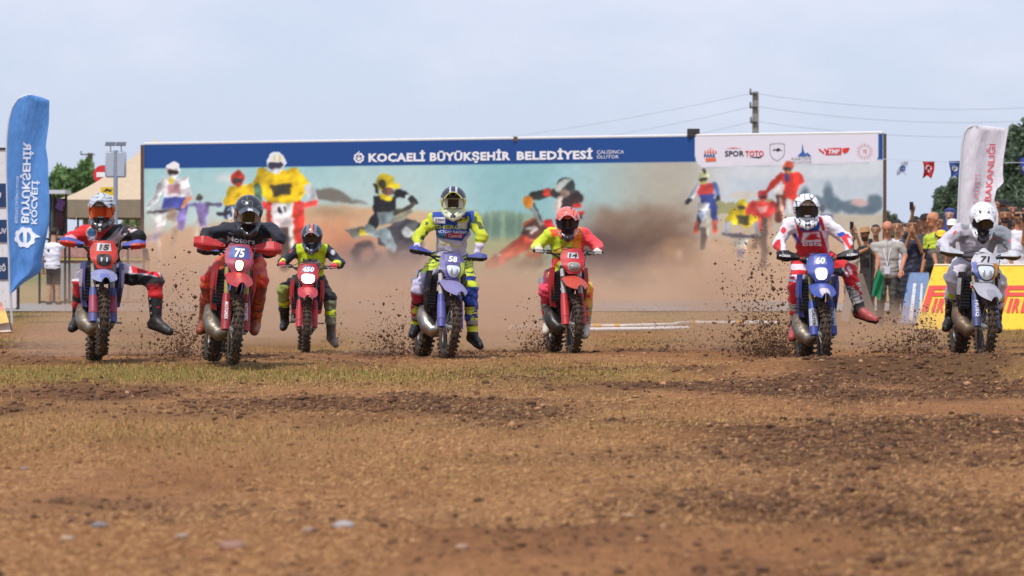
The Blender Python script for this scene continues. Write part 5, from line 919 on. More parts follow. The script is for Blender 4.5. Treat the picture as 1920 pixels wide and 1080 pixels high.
def rider(spec, bk):
    b, M, grips, out, fc, Z = bk; J = {k: P(x, y, Z + d) for k, (x, y, d) in spec['J'].items()}; b0 = (J['hipL'] + J['hipR']) / 2 - np.array([0, 0, .12])
    r = empty('person', b0, spec['rlabel'], 'person', 'riders on the start line'); S = spec.get('bulk', 1.)
    wr = {}
    for n, sx in (('L', -1), ('R', 1)): g = grips[sx]; wr[n] = g + np.array([0, .085, .03]) + (J['el' + n] - g) * .12
    sh = (J['shL'] + J['shR']) / 2; hp = (J['hipL'] + J['hipR']) / 2; ax = J['shR'] - J['shL']; ax = ax / np.linalg.norm(ax); nk = J['head'] + np.array([0, .05, -.13]); ch_ = sh * .72 + hp * .28; wa = sh * .35 + hp * .65
    pr = [(J['shL'] * .82 + sh * .18, J['shR'] * .82 + sh * .18, .085 * S, .085 * S, 'yoke', None), (sh * .95 + hp * .05, ch_, .118 * S, .128 * S, 'torso', (ax, 1.42)), (ch_, wa, .128 * S, .118 * S, 'torso', (ax, 1.36)), (wa, hp, .118 * S, .122 * S, 'waist', (ax, 1.36)), (nk, sh, .062, .085, 'neck', None),
          (J['hipL'], J['hipR'], .105, .105, 'seat', None)]
    for n in 'LR':
        pr += [(J['sh' + n], J['el' + n], .075 * S, .062 * S, 'upper' + n, None), (J['el' + n], wr[n], .06 * S, .038, 'fore' + n, None), (J['hip' + n], J['kn' + n], .105 * S, .082 * S, 'thigh' + n, None), (J['kn' + n], J['kn' + n] * .35 + J['an' + n] * .65, .08, .07, 'shin' + n, None)]
    V, Q, part, T = skin(pr, .0115, .04); Nn = vnormals(V, Q); w = fbm(V[:, 0] * 9, V[:, 1] * 9, V[:, 2] * 14, 3, 5); fold = np.sin(V[:, 2] * 55 + V[:, 0] * 22 + 5 * vnoise(V[:, 0] * 5, V[:, 1] * 5, V[:, 2] * 5)); loose = np.where(np.char.startswith(part, 'thigh') | (part == 'waist') | np.char.startswith(part, 'fore'), 1., .6)
    V = V + Nn * (.010 * w + .006 * fold * loose + .004 * fbm(V[:, 0] * 26, V[:, 1] * 26, V[:, 2] * 34, 2, 9))[:, None]
    x, y = topx(V); p = Paint(x, y, '#444444'); p.part = part; p.t = T; spec['paint'](p); p.all(); p.c = np.clip(p.c, 0, 1) ** 1.14; body = mk('racewear_body', V - b0, Q, M_JER, r, p.lin())
    bv = BVHTree.FromPolygons([Vector(v) for v in V], [tuple(map(int, q)) for q in Q])
    def onbody(px, py, off=.006):
        d = Vector(P(px, py, 10.) - np.array([0, 0, CAMZ])).normalized(); hit = bv.ray_cast(Vector((0, 0, CAMZ)), d, 200)[0]
        if hit is None: hit = Vector(P(px, py, Z + .75))
        return np.array(hit) - np.array(d) * off - b0
    for tx, x0, y0, w_, h_, hc, sl in spec.get('texts', ()): lettering(tx, w_, h_, lambda a, c, x0=x0, y0=y0, sl=sl: onbody(x0 + a, y0 + sl * a - c), mat('print ' + hc, hc, .7), body, 'jersey_lettering', .02)
    for n in 'LR':
        k, a, t = J['kn' + n], J['an' + n], J['toe' + n]; top_ = k * .62 + a * .38; dn = (a - k) / np.linalg.norm(a - k); ft = (t - a); ft = ft / np.linalg.norm(ft); heel = a - ft * .06 + dn * .055; ball = a + ft * .13 + dn * .055; toe = a + ft * .21 + dn * .058
        bp = [(top_, a, .078, .058, 'shaft', None), (a, heel, .052, .045, 'heel', None), (heel, ball, .046, .048, 'foot', None), (ball, toe, .046, .036, 'toe', None), (a, ball, .052, .046, 'foot', None), (heel + dn * .028, toe + dn * .022, .03, .028, 'sole', (np.cross(ft, dn), 1.5))]
        Vb, Qb, pb, Tb = skin(bp, .009, .022); xb, yb = topx(Vb); pp = Paint(xb, yb, spec['boot']); pp.part = pb; pp.t = Tb; pp.v = ((Vb - top_) @ dn) / (np.linalg.norm(a - top_)); pp.fill((np.abs((pp.v * 3.4) % 1 - .5) > .42) & (pb == 'shaft'), '#1a1a1c', .35); spec.get('bootp', lambda q, n: None)(pp, n); pp.fill(pb == 'sole', '#201d1b'); bo = mk('boot', Vb - b0, Qb, M_BOOT, r, pp.lin()); sv = np.cross(dn, ft); sv = sv / np.linalg.norm(sv); fv = np.cross(sv, dn)
        for bt in (.12, .42, .72):
            cb = top_ + (a - top_) * bt; rb = .078 + (.058 - .078) * bt + .001; ring = [cb + (sv * math.cos(w) + fv * math.sin(w)) * rb - b0 for w in np.linspace(0, 2 * math.pi, 15)]; MB().tube(ring, .0045, 4, False).build('strap', mat('boot strap', '#2b2a2c', .6, dirt=.2), bo)
            kb = cb + sv * (rb + .004) * (1 if n == 'R' else -1) - b0; MB().box(kb, (.018, .03, .022)).build('buckle', M_STEEL, bo)
        hand(r, b0, grips[-1 if n == 'L' else 1], out[-1 if n == 'L' else 1], wr[n], spec['glove'])
    hd = spec['head']; helmet(r, b0, J['head'], math.radians(hd[0]), math.radians(hd[1]), math.radians(hd[2]), spec['hpaint'], spec['vpaint'], spec['lensm'], spec['gframe'], Z, spec.get('nose'))
    return r
def isin(p, *names): return np.isin(p.part, names)
def arms(p): return np.isin(p.part, ['upperL', 'upperR', 'foreL', 'foreR'])
def legs(p): return np.isin(p.part, ['thighL', 'thighR', 'shinL', 'shinR', 'seat'])
def nz(p, f=.15, s=0): return vnoise(p.x * f, p.y * f, s=s)

RIDERS = []
# 1 red and black
def p1(p):
    p.fill(np.ones_like(p.x), '#d4232c'); p.fill(p.x - 193 > (440 - p.y) * .9 + 2, '#16161d'); p.where(~legs(p)); p.poly([(196, 466), (232, 424), (226, 440), (240, 436), (208, 470)], '#d9cfd6'); p.poly([(196, 452), (226, 424), (206, 462)], '#d9cfd6', .8); p.ell(172, 438, 10.5, 14, '#d8b49a'); p.ell(172, 436, 8, 9, '#2f5f8a'); p.ell(172, 447, 8, 4, '#c9bed0')
    p.where(isin(p, 'foreL')); p.fill(p.t > .45, '#e2a6ae'); p.where(isin(p, 'foreR', 'upperR')); p.cap(246, 434, 256, 429, 2.5, 2, '#d8cdd2'); p.cap(242, 430, 246, 432, 2, 2, '#d8b6b4')
    p.where(legs(p)); p.fill(np.ones_like(p.x), '#16151a'); p.where(isin(p, 'thighL', 'shinL')); p.fill(np.ones_like(p.x), '#cf2530'); p.fill((p.y > 508) & (p.y < 528), '#e0d6dc'); p.fill(p.x > 158, '#191820'); p.where(isin(p, 'thighR', 'shinR')); p.poly([(215, 490), (262, 498), (300, 510), (302, 520), (258, 514), (215, 512)], '#d8cfd8'); p.poly([(245, 494), (290, 502), (302, 520), (270, 512), (248, 512)], '#d5222b'); p.fill(p.y > 538, '#cf2029'); p.fill(isin(p, 'shinR') & (p.t < .3), '#cf2029', .6)
def h1(p): p.fill(p.y > -200, '#b9bec6'); p.fill(p.y < 30, '#5a3a2c'); p.fill((p.y < -30), '#3a3434'); p.fill((np.abs(p.x) > 85) & (p.y < 70) & (p.y > -70), '#c9591f'); p.fill((np.abs(p.x) < 14) & (p.y < -90), '#d7d7da'); p.fill((np.abs(vnoise(p.x * .03, p.y * .03, s=4)) < .12) & (p.y > 60), '#34383f')
RIDERS.append(dict(s=184, front=(190, 683), vy=3, roll=2, pitch=3.4, comp=.01, steer=0, label='dirt bike with blue and red hand guards, front wheel lifted, leftmost of the row', num='15', numm=M_NUMK, two=1, fz=.0, gtext=None, dirt=.25,
    col=dict(fork='#b5b1ac', guard='#5a62b4', guard2='#b9476a', fender='#a9b0e0', fender2='#7d8ad6', mask='#e23c2c', lampsur='#4a3c34', nbg='#ece6ee', shroud='#5a5fb0', shroud2='#c8bfd8', hg='#4a6ad0', hg2='#ee3a26'), lens=mat('dark lamp glass', '#3a322e', .15, coat=.6), bulb=M_LENS, unlit=1, hgs=.8, hgu=.35, hgv=.62, nplate=(1.09, 1.17, .075),
    J=dict(head=(191, 396, .62), shL=(158, 437, .84), shR=(228, 436, .84), elL=(134, 447, .72), elR=(262, 443, .72), hipL=(177, 510, 1.0), hipR=(212, 508, 1.0), knL=(152, 528, .62), anL=(146, 596, .9), toeL=(136, 606, .72), knR=(291, 527, .72), anR=(292, 600, .70), toeR=(316, 609, .58)), rlabel='rider in a red and black jersey, leg flung out, leftmost of the row', paint=p1, texts=[('35', 204, 465, 20, 8, '#8a2a3a', 0)],
    boot='#2c2a2a', glove='#e8683a', head=(8, 0, 0), hpaint=h1, vpaint=lambda p: (p.fill(p.y > -1, '#8d959e'), p.fill((np.abs(p.x) < 45) & (p.y > 20), '#3b424a'), p.fill(np.abs(np.abs(p.x) - 60) < 8, '#d9dce0')), lensm=M_LOR, gframe='#d8591c', nose='#8a8a8c'))
# 2 black jersey, orange trousers
def p2(p):
    p.fill(np.ones_like(p.x), '#1b1f2c'); p.fill(isin(p, 'yoke', 'upperL', 'upperR'), '#20263a'); p.where(~legs(p) & ~arms(p)); p.cap(428, 436, 438, 440, 1, 1, '#c9bcc4', .8); p.cap(430, 443, 470, 448, 1.5, 1.5, '#2f3138')
    p.where(legs(p)); p.fill(np.ones_like(p.x), '#c8341f'); p.fill(nz(p, .12, 3) > .15, '#dd6a24', .8); p.where(isin(p, 'shinL', 'shinR')); p.fill(np.ones_like(p.x), '#a8462c'); p.fill(nz(p, .2, 4) > .1, '#7c3a28', .8)
def h2(p): p.fill(p.y > -300, '#1a1b20'); p.fill((np.abs(vnoise(p.x * .02, p.y * .02, s=9)) < .05) & (p.y > 50), '#6d7078'); p.fill((p.x < -78) & (p.y > -10) & (p.y < 45), '#d97a3c'); p.ell(-70, 60, 7, 7, '#e4e6ea'); p.ell(20, 120, 8, 8, '#e4e6ea')
RIDERS.append(dict(s=190, front=(434, 684), vy=8, roll=6, pitch=0, comp=0., steer=-3, label='red dirt bike with red hand guards and a lit headlamp under number 75', num='75', numm=M_NUM, fz=.02, gtext=('MOTOREX', M_NUM),
    col=dict(fork='#b8a254', guard='#b52836', guard2='#b9303e', fender='#d2353e', fender2='#dd4a52', mask='#c04a6a', lampsur='#3a3038', nbg='#4a66b8', shroud='#b3202a', shroud2='#c93a40', hg='#e03038'), lens=M_LITY, lamp=(.985, .05), lampw=.036, hgs=1.2, hgx=.13, nplate=(1.055, 1.17, .105),
    J=dict(head=(466, 401, .50), shL=(420, 431, .80), shR=(508, 432, .80), elL=(388, 440, .72), elR=(524, 446, .72), hipL=(425, 495, 1.08), hipR=(478, 495, 1.08), knL=(392, 528, .65), anL=(384, 603, .95), toeL=(376, 611, .75), knR=(488, 528, .66), anR=(478, 603, .95), toeR=(478, 612, .75)), rlabel='rider in a black jersey and orange trousers leaning over bike 75', paint=p2, texts=[('Motors', 426, 452, 52, 10, '#c9c3cc', .12)],
    boot='#8a4630', glove='#b3242c', head=(22, 6, 3), hpaint=h2, vpaint=lambda p: (p.fill(p.y > -1, '#25262d'), p.fill((np.abs(p.x - 8) < 26) & (p.y > 72), '#c9ccd2'), p.fill(np.abs(vnoise(p.x * .05, p.y * .05)) < .1, '#50535c')), lensm=M_LDK, gframe='#8d7a70', nose='#d8d4d4', bootp=lambda q, n: q.fill((q.part == 'shaft') & (nz(q, .2, 2) > 0), '#c85a30', .8)))
# 3 yellow vest
def p3(p):
    p.fill(np.ones_like(p.x), '#23283c'); p.where(~legs(p) & ~arms(p)); p.poly([(553, 458), (568, 456), (578, 474), (594, 474), (602, 456), (614, 458), (612, 480), (610, 518), (556, 518), (558, 480)], '#c9dc18'); p.poly([(563, 494), (572, 486), (596, 486), (604, 496), (600, 503), (566, 503)], '#d2cdd0'); p.where(isin(p, 'foreL', 'foreR')); p.fill(p.t > .45, '#dbe53c')
    p.where(isin(p, 'upperR')); p.ell(624, 473, 4.5, 5, '#d5d4de'); p.where(isin(p, 'upperL')); p.cap(543, 473, 548, 468, 1.5, 1.5, '#c44a52'); p.where(legs(p)); p.fill(np.ones_like(p.x), '#1c1d20'); p.where(isin(p, 'thighL', 'shinL', 'shinR')); p.fill((p.y > 534) & (p.t > .6) & isin(p, 'thighL') | isin(p, 'shinL') & (p.t < .7), '#8f9a4c'); p.fill(isin(p, 'shinR'), '#7d8268')
def h3(p): p.fill(p.y > -300, '#2a2d3a'); p.fill((np.abs(np.abs(p.x) - 50) < 22) & (p.y > 40), '#6d717c'); p.fill((np.abs(p.x) < 16) & (p.y > 40), '#e0643c'); p.fill((np.abs(p.x) < 18) & (p.y < -80), '#8a8f9c')
RIDERS.append(dict(s=142, front=(573, 662), vy=1, roll=2, comp=.02, label='red dirt bike with a bright lit headlamp, farthest back of the row', num='450', numm=M_NUM, two=0, dirt=.12,
    col=dict(fork='#2a2a2e', guard='#cc2a38', guard2='#d43440', fender='#d83a48', mask='#d2303c', lampsur='#d2303c', nbg='#6a7ac4', shroud='#c22a34', shroud2='#cf3a44'), lens=M_LIT, lamp=(1.0, .06), lampw=.085, nplate=(1.085, 1.165, .07),
    J=dict(head=(585, 446, .60), shL=(557, 469, .84), shR=(613, 469, .84), elL=(531, 491, .80), elR=(637, 494, .80), hipL=(562, 528, 1.0), hipR=(598, 528, 1.0), knL=(532, 542, .62), anL=(534, 600, .92), toeL=(530, 608, .72), knR=(619, 560, .66), anR=(621, 627, .70), toeR=(630, 638, .50)), rlabel='rider in a yellow vest over navy sleeves, behind the row', paint=p3, texts=[('BURSA', 568, 491, 28, 6, '#25242c', 0), ('ENDURO', 564, 500, 38, 6.5, '#c95a6a', 0)],
    boot='#1b1b1e', glove='#cf3a48', head=(14, 0, 0), hpaint=h3, vpaint=lambda p: (p.fill(p.y > -1, '#5a5e6a'), p.fill(np.abs(p.x) < 16, '#e0643c'), p.fill(np.abs(p.x) > 70, '#2a2d3a')), lensm=M_LGR, gframe='#23242c', nose='#8d919c', bootp=lambda q, n: q.fill((q.part == 'shaft') & (q.v > -.2) & (q.v < .2), '#c6d820')))
# 4 blue, yellow and white
def p4(p):
    p.fill(np.ones_like(p.x), '#c9c2d6'); p.fill(arms(p), '#c4cc2c'); p.where(arms(p)); p.fill(p.y > 455, '#d8d0dc'); p.fill((nz(p, .11, 5) > .42) & (p.y < 450), '#3a4a3c', .8); p.where(~legs(p) & ~arms(p)); p.poly([(805, 392), (896, 392), (888, 418), (876, 440), (866, 452), (824, 446), (810, 436), (812, 410)], '#1f4fa8'); p.poly([(813, 408), (835, 407), (835, 419), (813, 420)], '#e3e0ea'); p.poly([(858, 418), (876, 416), (876, 428), (858, 428)], '#dfd6dc'); p.poly([(836, 437), (868, 437), (867, 447), (836, 445)], '#c22848'); p.poly([(856, 412), (880, 405), (878, 417), (858, 418)], '#c9c63c'); p.cap(818, 456, 864, 462, 1.5, 1.2, '#d4ca68'); p.cap(830, 450, 862, 466, 1.2, 1, '#d0c468')
    p.where(legs(p)); p.fill(np.ones_like(p.x), '#c8d63a'); p.fill(np.abs(np.sin(p.y * .42 + p.x * .16 + 2 * nz(p, .07))) < .35, '#2c3a5c'); p.where(isin(p, 'thighL')); p.fill(p.y > 512 - (p.x - 790) * .3, '#bfb8d0'); p.fill(p.x < 776, '#c8c0d2'); p.where(isin(p, 'shinL')); p.fill(np.ones_like(p.x), '#b8b2cc'); p.fill(p.t > .1, '#b01f38'); p.where(isin(p, 'thighR', 'shinR')); p.fill(p.y > 518, '#2a4aa0'); p.fill((p.y > 526) & (p.y < 538), '#cfdc3c')
def h4(p): p.fill(p.y > -300, '#d3d39c'); p.fill(p.y > 58, '#2c2f38'); p.fill((np.abs(np.abs(p.x) - 34) < 9) & (p.y > 90), '#b9bec8'); p.fill((np.abs(p.x) < 90) & (p.y < -60), '#dedfc4'); p.fill((np.abs(p.x) < 12) & (p.y < -110) & (p.y > -150), '#3a3d46'); p.fill((np.abs(p.x) > 95) & (p.y > -80) & (p.y < 40), '#c9cf5c')
RIDERS.append(dict(s=172, front=(838, 673), vy=11, roll=5, comp=.04, steer=3, label='lavender and blue dirt bike number 58 with a silver expansion pipe', num='58', numm=M_NUM, gtext=None, dirt=.12,
    col=dict(fork='#d9cfd2', guard='#5b5fb4', guard2='#6f74c8', fender='#9a93c8', mask='#6a66a8', lampsur='#5a5690', nbg='#7a76b8', shroud='#1b1b22', shroud2='#2c2c40', hg='#4a55b0', hg2='#23232c', side='#7a76b8', side2='#c4d436'), lens=M_LENS, unlit=1, bulb=mat('lamp reflector','#9aa0aa',.25), lsh=.4, side=1, lamp=(.995, .066), lampw=.068, hgs=.72, hgu=.0, hgv=.5, nplate=(1.09, 1.17, .095), pipe=mat('clean pipe', '#a09c96', .36, .9, dirt=.32),
    J=dict(head=(850, 381, .66), shL=(811, 413, .85), shR=(890, 411, .85), elL=(784, 444, .74), elR=(903, 444, .74), hipL=(824, 490, 1.0), hipR=(866, 490, 1.0), knL=(786, 540, .64), anL=(781, 608, .92), toeL=(774, 618, .74), knR=(882, 540, .60), anR=(886, 626, .62), toeR=(898, 636, .46)), rlabel='rider in a blue, yellow and white jersey standing on bike 58', paint=p4,
    texts=[('SHERCO', 816, 429, 60, 7.5, '#c9cc3a', .02), ('FACTORY RACING', 817, 436.5, 58, 5, '#d9dcea', .03), ('TVS', 822, 445, 14, 6, '#5fae6c', .02), ('Castrol', 840, 445, 25, 6, '#e6c8d0', .02), ('S3', 858, 415, 19, 8, '#2a2c2c', -.2), ('XTRIG', 815, 414, 18, 4, '#2f3048', 0)], boot='#17171a', glove='#6a68ac', head=(4, 0, 0), hpaint=h4, vpaint=lambda p: (p.fill(p.y > -1, '#3a3d46'), p.fill((p.y > 70), '#c9d03c'), p.fill((np.abs(np.abs(p.x) - 40) < 10) & (p.y < 60), '#c0c4cc')), lensm=M_LDK, gframe='#c9c8ac', nose='#d6cf9c',
    bootp=lambda q, n: (q.fill((q.part == 'shaft') & (q.v > .05) & (q.v < .52), '#d4d84a'), q.fill((q.part == 'shaft') & (q.v > .52) & (q.v < .66), '#9a958e'), q.fill((q.part == 'shaft') & (q.v > .70) & (q.v < .92), '#dbe03a'))))
# 5 yellow and coral
def p5(p):
    p.fill(np.ones_like(p.x), '#c6d62a'); p.fill(p.x > 1078 - (p.y - 430) * .1, '#f0545c'); p.where(~legs(p) & ~arms(p)); p.fill((p.x > 1073) & (p.x < 1090), '#f08a2c'); p.fill((np.abs(np.sin(p.y * .5 + p.x * .2)) < .4) & (p.x > 1076) & (p.x < 1090), '#f2c04a'); p.poly([(1030, 430), (1052, 430), (1050, 442), (1036, 444)], '#ee6a34'); p.cap(1038, 474, 1078, 446, 1.5, 1.5, '#ee7a3a'); p.cap(1044, 478, 1072, 458, 1, 1, '#e8e86a'); p.poly([(1025, 486), (1052, 484), (1036, 506), (1026, 506)], '#ee4a48'); p.where(arms(p) & (p.x < 1060)); p.fill(p.y > 455, '#e4ec7c', .6)
    p.where(legs(p)); p.fill(np.ones_like(p.x), '#f0a86c'); p.fill(nz(p, .07, 8) > .2, '#f2d060'); p.where(isin(p, 'thighL', 'thighR', 'shinL')); p.fill(p.y > 520 + (p.x - 1030) * .1, '#e04868'); p.where(isin(p, 'thighR', 'shinR')); p.fill(nz(p, .1, 2) > 0, '#ee8a34'); p.fill(nz(p, .1, 6) > .3, '#d9c83a')
def h5(p): p.fill(p.y > -300, '#33262c'); p.fill(p.y > 55, '#ee7464'); p.fill((np.abs(vnoise(p.x * .022, p.y * .022, s=2)) < .09) & (p.y > 55), '#5a3040'); p.fill((np.abs(p.x) > 90) & (p.y < 40), '#4a3468'); p.fill((np.abs(p.x) > 70) & (p.y < -50), '#e06a4c')
RIDERS.append(dict(s=164, front=(1075, 665), vy=9, roll=1, comp=-.02, steer=2, label='red dirt bike with white fork tubes and no hand guards', num='14', numm=M_NUMK, two=1, dirt=.10,
    col=dict(fork='#d5d2d4', guard='#dd323a', guard2='#e23a40', fender='#e2503a', mask='#de3038', lampsur='#c9bca0', nbg='#e2e0e8', shroud='#cc2830', shroud2='#d63a3c'), lens=mat('grey lamp', '#8a8684', .3), lamp=(.985, .045), lampw=.06, nplate=(1.085, 1.15, .065), fz=-.02, pipe=mat('black pipe', '#3a3838', .35, .6, dirt=.25),
    J=dict(head=(1064, 418, .62), shL=(1031, 441, .86), shR=(1095, 440, .86), elL=(1007, 462, .84), elR=(1120, 462, .84), hipL=(1043, 522, 1.0), hipR=(1084, 522, 1.0), knL=(1024, 545, .62), anL=(1028, 603, .9), toeL=(1023, 614, .72), knR=(1099, 545, .62), anR=(1098, 606, .9), toeR=(1097, 620, .72)), rlabel='rider in neon yellow and coral on the red bike', paint=p5, boot='#c9c2b4', glove='#cfc8bf', head=(10, 0, 0), hpaint=h5,
    vpaint=lambda p: (p.fill(p.y > -1, '#f0786a'), p.fill(np.abs(vnoise(p.x * .03, p.y * .03, s=5)) < .12, '#5a3040')), lensm=M_LDK, gframe='#2c2030', bulk=1.04, bootp=lambda q, n: q.fill((q.part == 'shaft') & (nz(q, .3, 2) > .3), '#8d8478', .7)))
# 6 red and white
def p6(p):
    p.fill(np.ones_like(p.x), '#e6e0ea'); p.where(~legs(p) & ~arms(p)); p.poly([(1493, 408), (1540, 406), (1535, 436), (1502, 437)], '#2456a8'); p.poly([(1498, 434), (1540, 433), (1552, 470), (1556, 505), (1478, 505), (1490, 470)], '#c4242e'); p.poly([(1506, 436), (1536, 435), (1540, 454), (1502, 455)], '#e6dfe6'); p.poly([(1508, 450), (1520, 438), (1536, 438), (1530, 442), (1540, 448), (1526, 450)], '#d02c30'); p.cap(1494, 414, 1500, 440, 3.5, 3, '#c23044'); p.cap(1490, 440, 1500, 456, 3, 2, '#3a4a9c'); p.cap(1538, 410, 1544, 430, 4, 3, '#c8303c')
    p.where(arms(p)); p.ell(1469, 432, 5, 6, '#d2323c'); p.where(isin(p, 'foreL')); p.fill(p.x < 1464, '#d9343c'); p.where(isin(p, 'foreR', 'upperR')); p.poly([(1572, 438), (1590, 438), (1606, 462), (1594, 470)], '#da303a'); p.poly([(1568, 438), (1582, 434), (1586, 441), (1574, 444)], '#2f56b4'); p.poly([(1588, 446), (1596, 446), (1602, 458), (1594, 460)], '#ead6dc')
    p.where(legs(p)); p.fill(np.ones_like(p.x), '#d2222c'); p.where(isin(p, 'thighL', 'shinL')); p.fill((p.y > 495) & (p.y < 506), '#e2dbe4'); p.fill((p.y > 515) & (p.y < 528), '#e2dbe4'); p.ell(1486, 521, 6, 3, '#c8303a'); p.where(isin(p, 'thighR', 'shinR')); p.fill((p.x + p.y * .6 < 1890) & (p.y > 502), '#15141a'); p.poly([(1578, 502), (1592, 498), (1600, 512), (1588, 520)], '#e6dde4'); p.cap(1584, 500, 1594, 516, 1.6, 1.6, '#d2222c')
def h6(p): p.fill(p.y > -300, '#e6e6ea'); p.fill((np.abs(vnoise(p.x * .022 + 3, p.y * .03, s=6)) < .13) & (p.y > 20), '#23242a'); p.fill((np.abs(p.x) > 70) & (p.y < 20) & (np.abs(vnoise(p.x * .03, p.y * .03, s=7)) < .2), '#2c2d34'); p.fill((np.abs(np.abs(p.x) - 22) < 4) & (p.y < -90), '#3a3a40')
RIDERS.append(dict(s=178, front=(1544, 689), vy=8, roll=0, comp=0., steer=-2, label='blue and white dirt bike with black hand guards and lit headlamp, number 60', num='60', numm=M_NUM, pad='RENTHAL', gtext=('GALFER', M_NUMK), dirt=.12,
    col=dict(fork='#8a7c54', guard='#3f55b4', guard2='#d0d4e6', fender='#4a60bc', fender2='#e2d6dc', mask='#4356b8', lampsur='#c9cfe8', nbg='#8f9cdc', shroud='#3a4ca4', shroud2='#5a6cc0', hg='#141417'), hgtext='ACERBIS', lens=M_LIT, lamp=(.985, .058), lampw=.056, nplate=(1.085, 1.17, .07), fz=-.01, screen=0,
    J=dict(head=(1512, 396, .60), shL=(1480, 421, .84), shR=(1552, 420, .84), elL=(1461, 455, .76), elR=(1587, 449, .76), hipL=(1502, 492, 1.0), hipR=(1552, 489, 1.0), knL=(1492, 538, .64), anL=(1492, 610, .92), toeL=(1485, 624, .74), knR=(1592, 509, .62), anR=(1612, 580, .66), toeR=(1636, 588, .52)), rlabel='rider in a white and red jersey with one leg kicked out to the side', paint=p6, texts=[('Beta', 1505, 461, 36, 8.5, '#ece2ea', 0)],
    boot='#cbc6c0', glove='#17171a', head=(4, 0, 0), hpaint=h6, vpaint=lambda p: (p.fill(p.y > -1, '#e4e6ea'), p.fill(np.abs(vnoise(p.x * .04, p.y * .04, s=5)) < .15, '#1f2026'), p.fill(p.y > 82, '#2a2b30')), lensm=M_LDK, gframe='#1c1c20', nose='#d9d9dc', bootp=lambda q, n: (q.fill(np.isin(q.part, ['foot', 'toe', 'heel']), '#a84a48'), q.fill((q.part == 'shaft') & (q.v > .72), '#3c3a3a'), q.fill((q.part == 'shaft') & (q.v < .6) & (nz(q, .14, 9) > .55), '#5a4844', .7))))
# 7 white and grey
def p7(p):
    p.fill(np.ones_like(p.x), '#c8c3cc'); p.where(~legs(p)); p.fill(p.x - 1862 > (430 - p.y) * .3, '#8d9299'); p.poly([(1800, 420), (1826, 414), (1822, 428), (1806, 432)], '#8f9197'); p.poly([(1800, 432), (1812, 446), (1806, 458), (1798, 450)], '#9c9aa2'); p.cap(1788, 438, 1792, 434, 2, 2, '#d0485c'); p.where(isin(p, 'foreR', 'upperR')); p.cap(1893, 452, 1898, 448, 2.2, 2, '#d86a74'); p.fill(p.x > 1896, '#d2ced8'); p.where(~legs(p) & ~arms(p)); p.ell(1800, 482, 12, 10, '#a9a7ae', .7, 8)
    p.where(legs(p)); p.fill(np.ones_like(p.x), '#cfc8d0'); p.fill(isin(p, 'seat'), '#b7b1ba'); p.ell(1790, 521, 5, 4, '#bda9a6', .8, 4)
def h7(p): p.fill(p.y > -300, '#e6e6ea'); p.poly([(-70, 150), (-40, 150), (-52, 105)], '#3a3c42'); p.poly([(20, 150), (48, 150), (40, 108)], '#3a3c42'); p.fill((np.abs(p.x) < 62) & (p.y < -50), '#222226'); p.fill(vnoise(p.x * .09, p.y * .09, s=3) > .62, '#8a7a6c', .7)
RIDERS.append(dict(s=178, front=(1846, 669), vy=11, roll=2, comp=.10, steer=3, pitch=-1, label='white and blue dirt bike in front of the yellow wedge, rightmost of the row', num='71', numm=M_NUMK, gtext=('HUSQ', M_NUM), dirt=.12,
    col=dict(fork='#b6a688', guard='#4c558a', guard2='#6c78b8', fender='#c4c2cc', fender2='#a9a7b2', mask='#e4e2ea', lampsur='#4a4e50', nbg='#e4e2ea', shroud='#18181c', shroud2='#c9cad0', hg='#dfe2ea', hg2='#6a5634', side='#4d66c4', side2='#d08a34'), lens=M_LENS, unlit=1, bulb=mat('lamp reflector','#9aa0aa',.25), lsh=.4, side=1, lamp=(1.0, .07), lampw=.078, hgs=.85, hgu=.0, hgv=.42, nplate=(1.10, 1.18, .09), screen=1, fz=.0, pipe=mat('brown pipe', '#776a5c', .5, .6, dirt=.55),
    J=dict(head=(1842, 412, .50), shL=(1795, 436, .82), shR=(1882, 440, .82), elL=(1768, 458, .70), elR=(1905, 468, .70), hipL=(1800, 502, 1.08), hipR=(1848, 502, 1.08), knL=(1788, 522, .64), anL=(1782, 594, .92), toeL=(1774, 606, .74), knR=(1872, 528, .66), anR=(1868, 598, .94), toeR=(1872, 608, .76)), rlabel='rider in pale grey and white with a plain white helmet, rightmost', paint=p7, texts=[('ATLAS', 1810, 447, 20, 4.5, '#4a4c58', .02), ('CROSS', 1853, 450, 16, 5, '#c2505c', .02)],
    boot='#1b1b1d', glove='#dcdce2', head=(26, 3, 3), hpaint=h7, vpaint=lambda p: (p.fill(p.y > -1, '#e8e8ec'), p.fill(vnoise(p.x * .09, p.y * .09, s=3) > .55, '#7d6e60')), lensm=M_LDK, gframe='#1c1c20', bulk=1.05, bootp=lambda q, n: (q.fill((q.part == 'shaft') & (q.v > -.1) & (q.v < .12), '#b8c42c'), q.fill((q.part == 'shaft') & (nz(q, .22, 4) > .4), '#c9c9c4', .7))))
def p8(p): p.fill(np.ones_like(p.x), '#23262f')
def h8(p): p.fill(p.y > -300, '#2a3040'); p.fill(np.abs(p.x) < 20, '#c9ccd6')
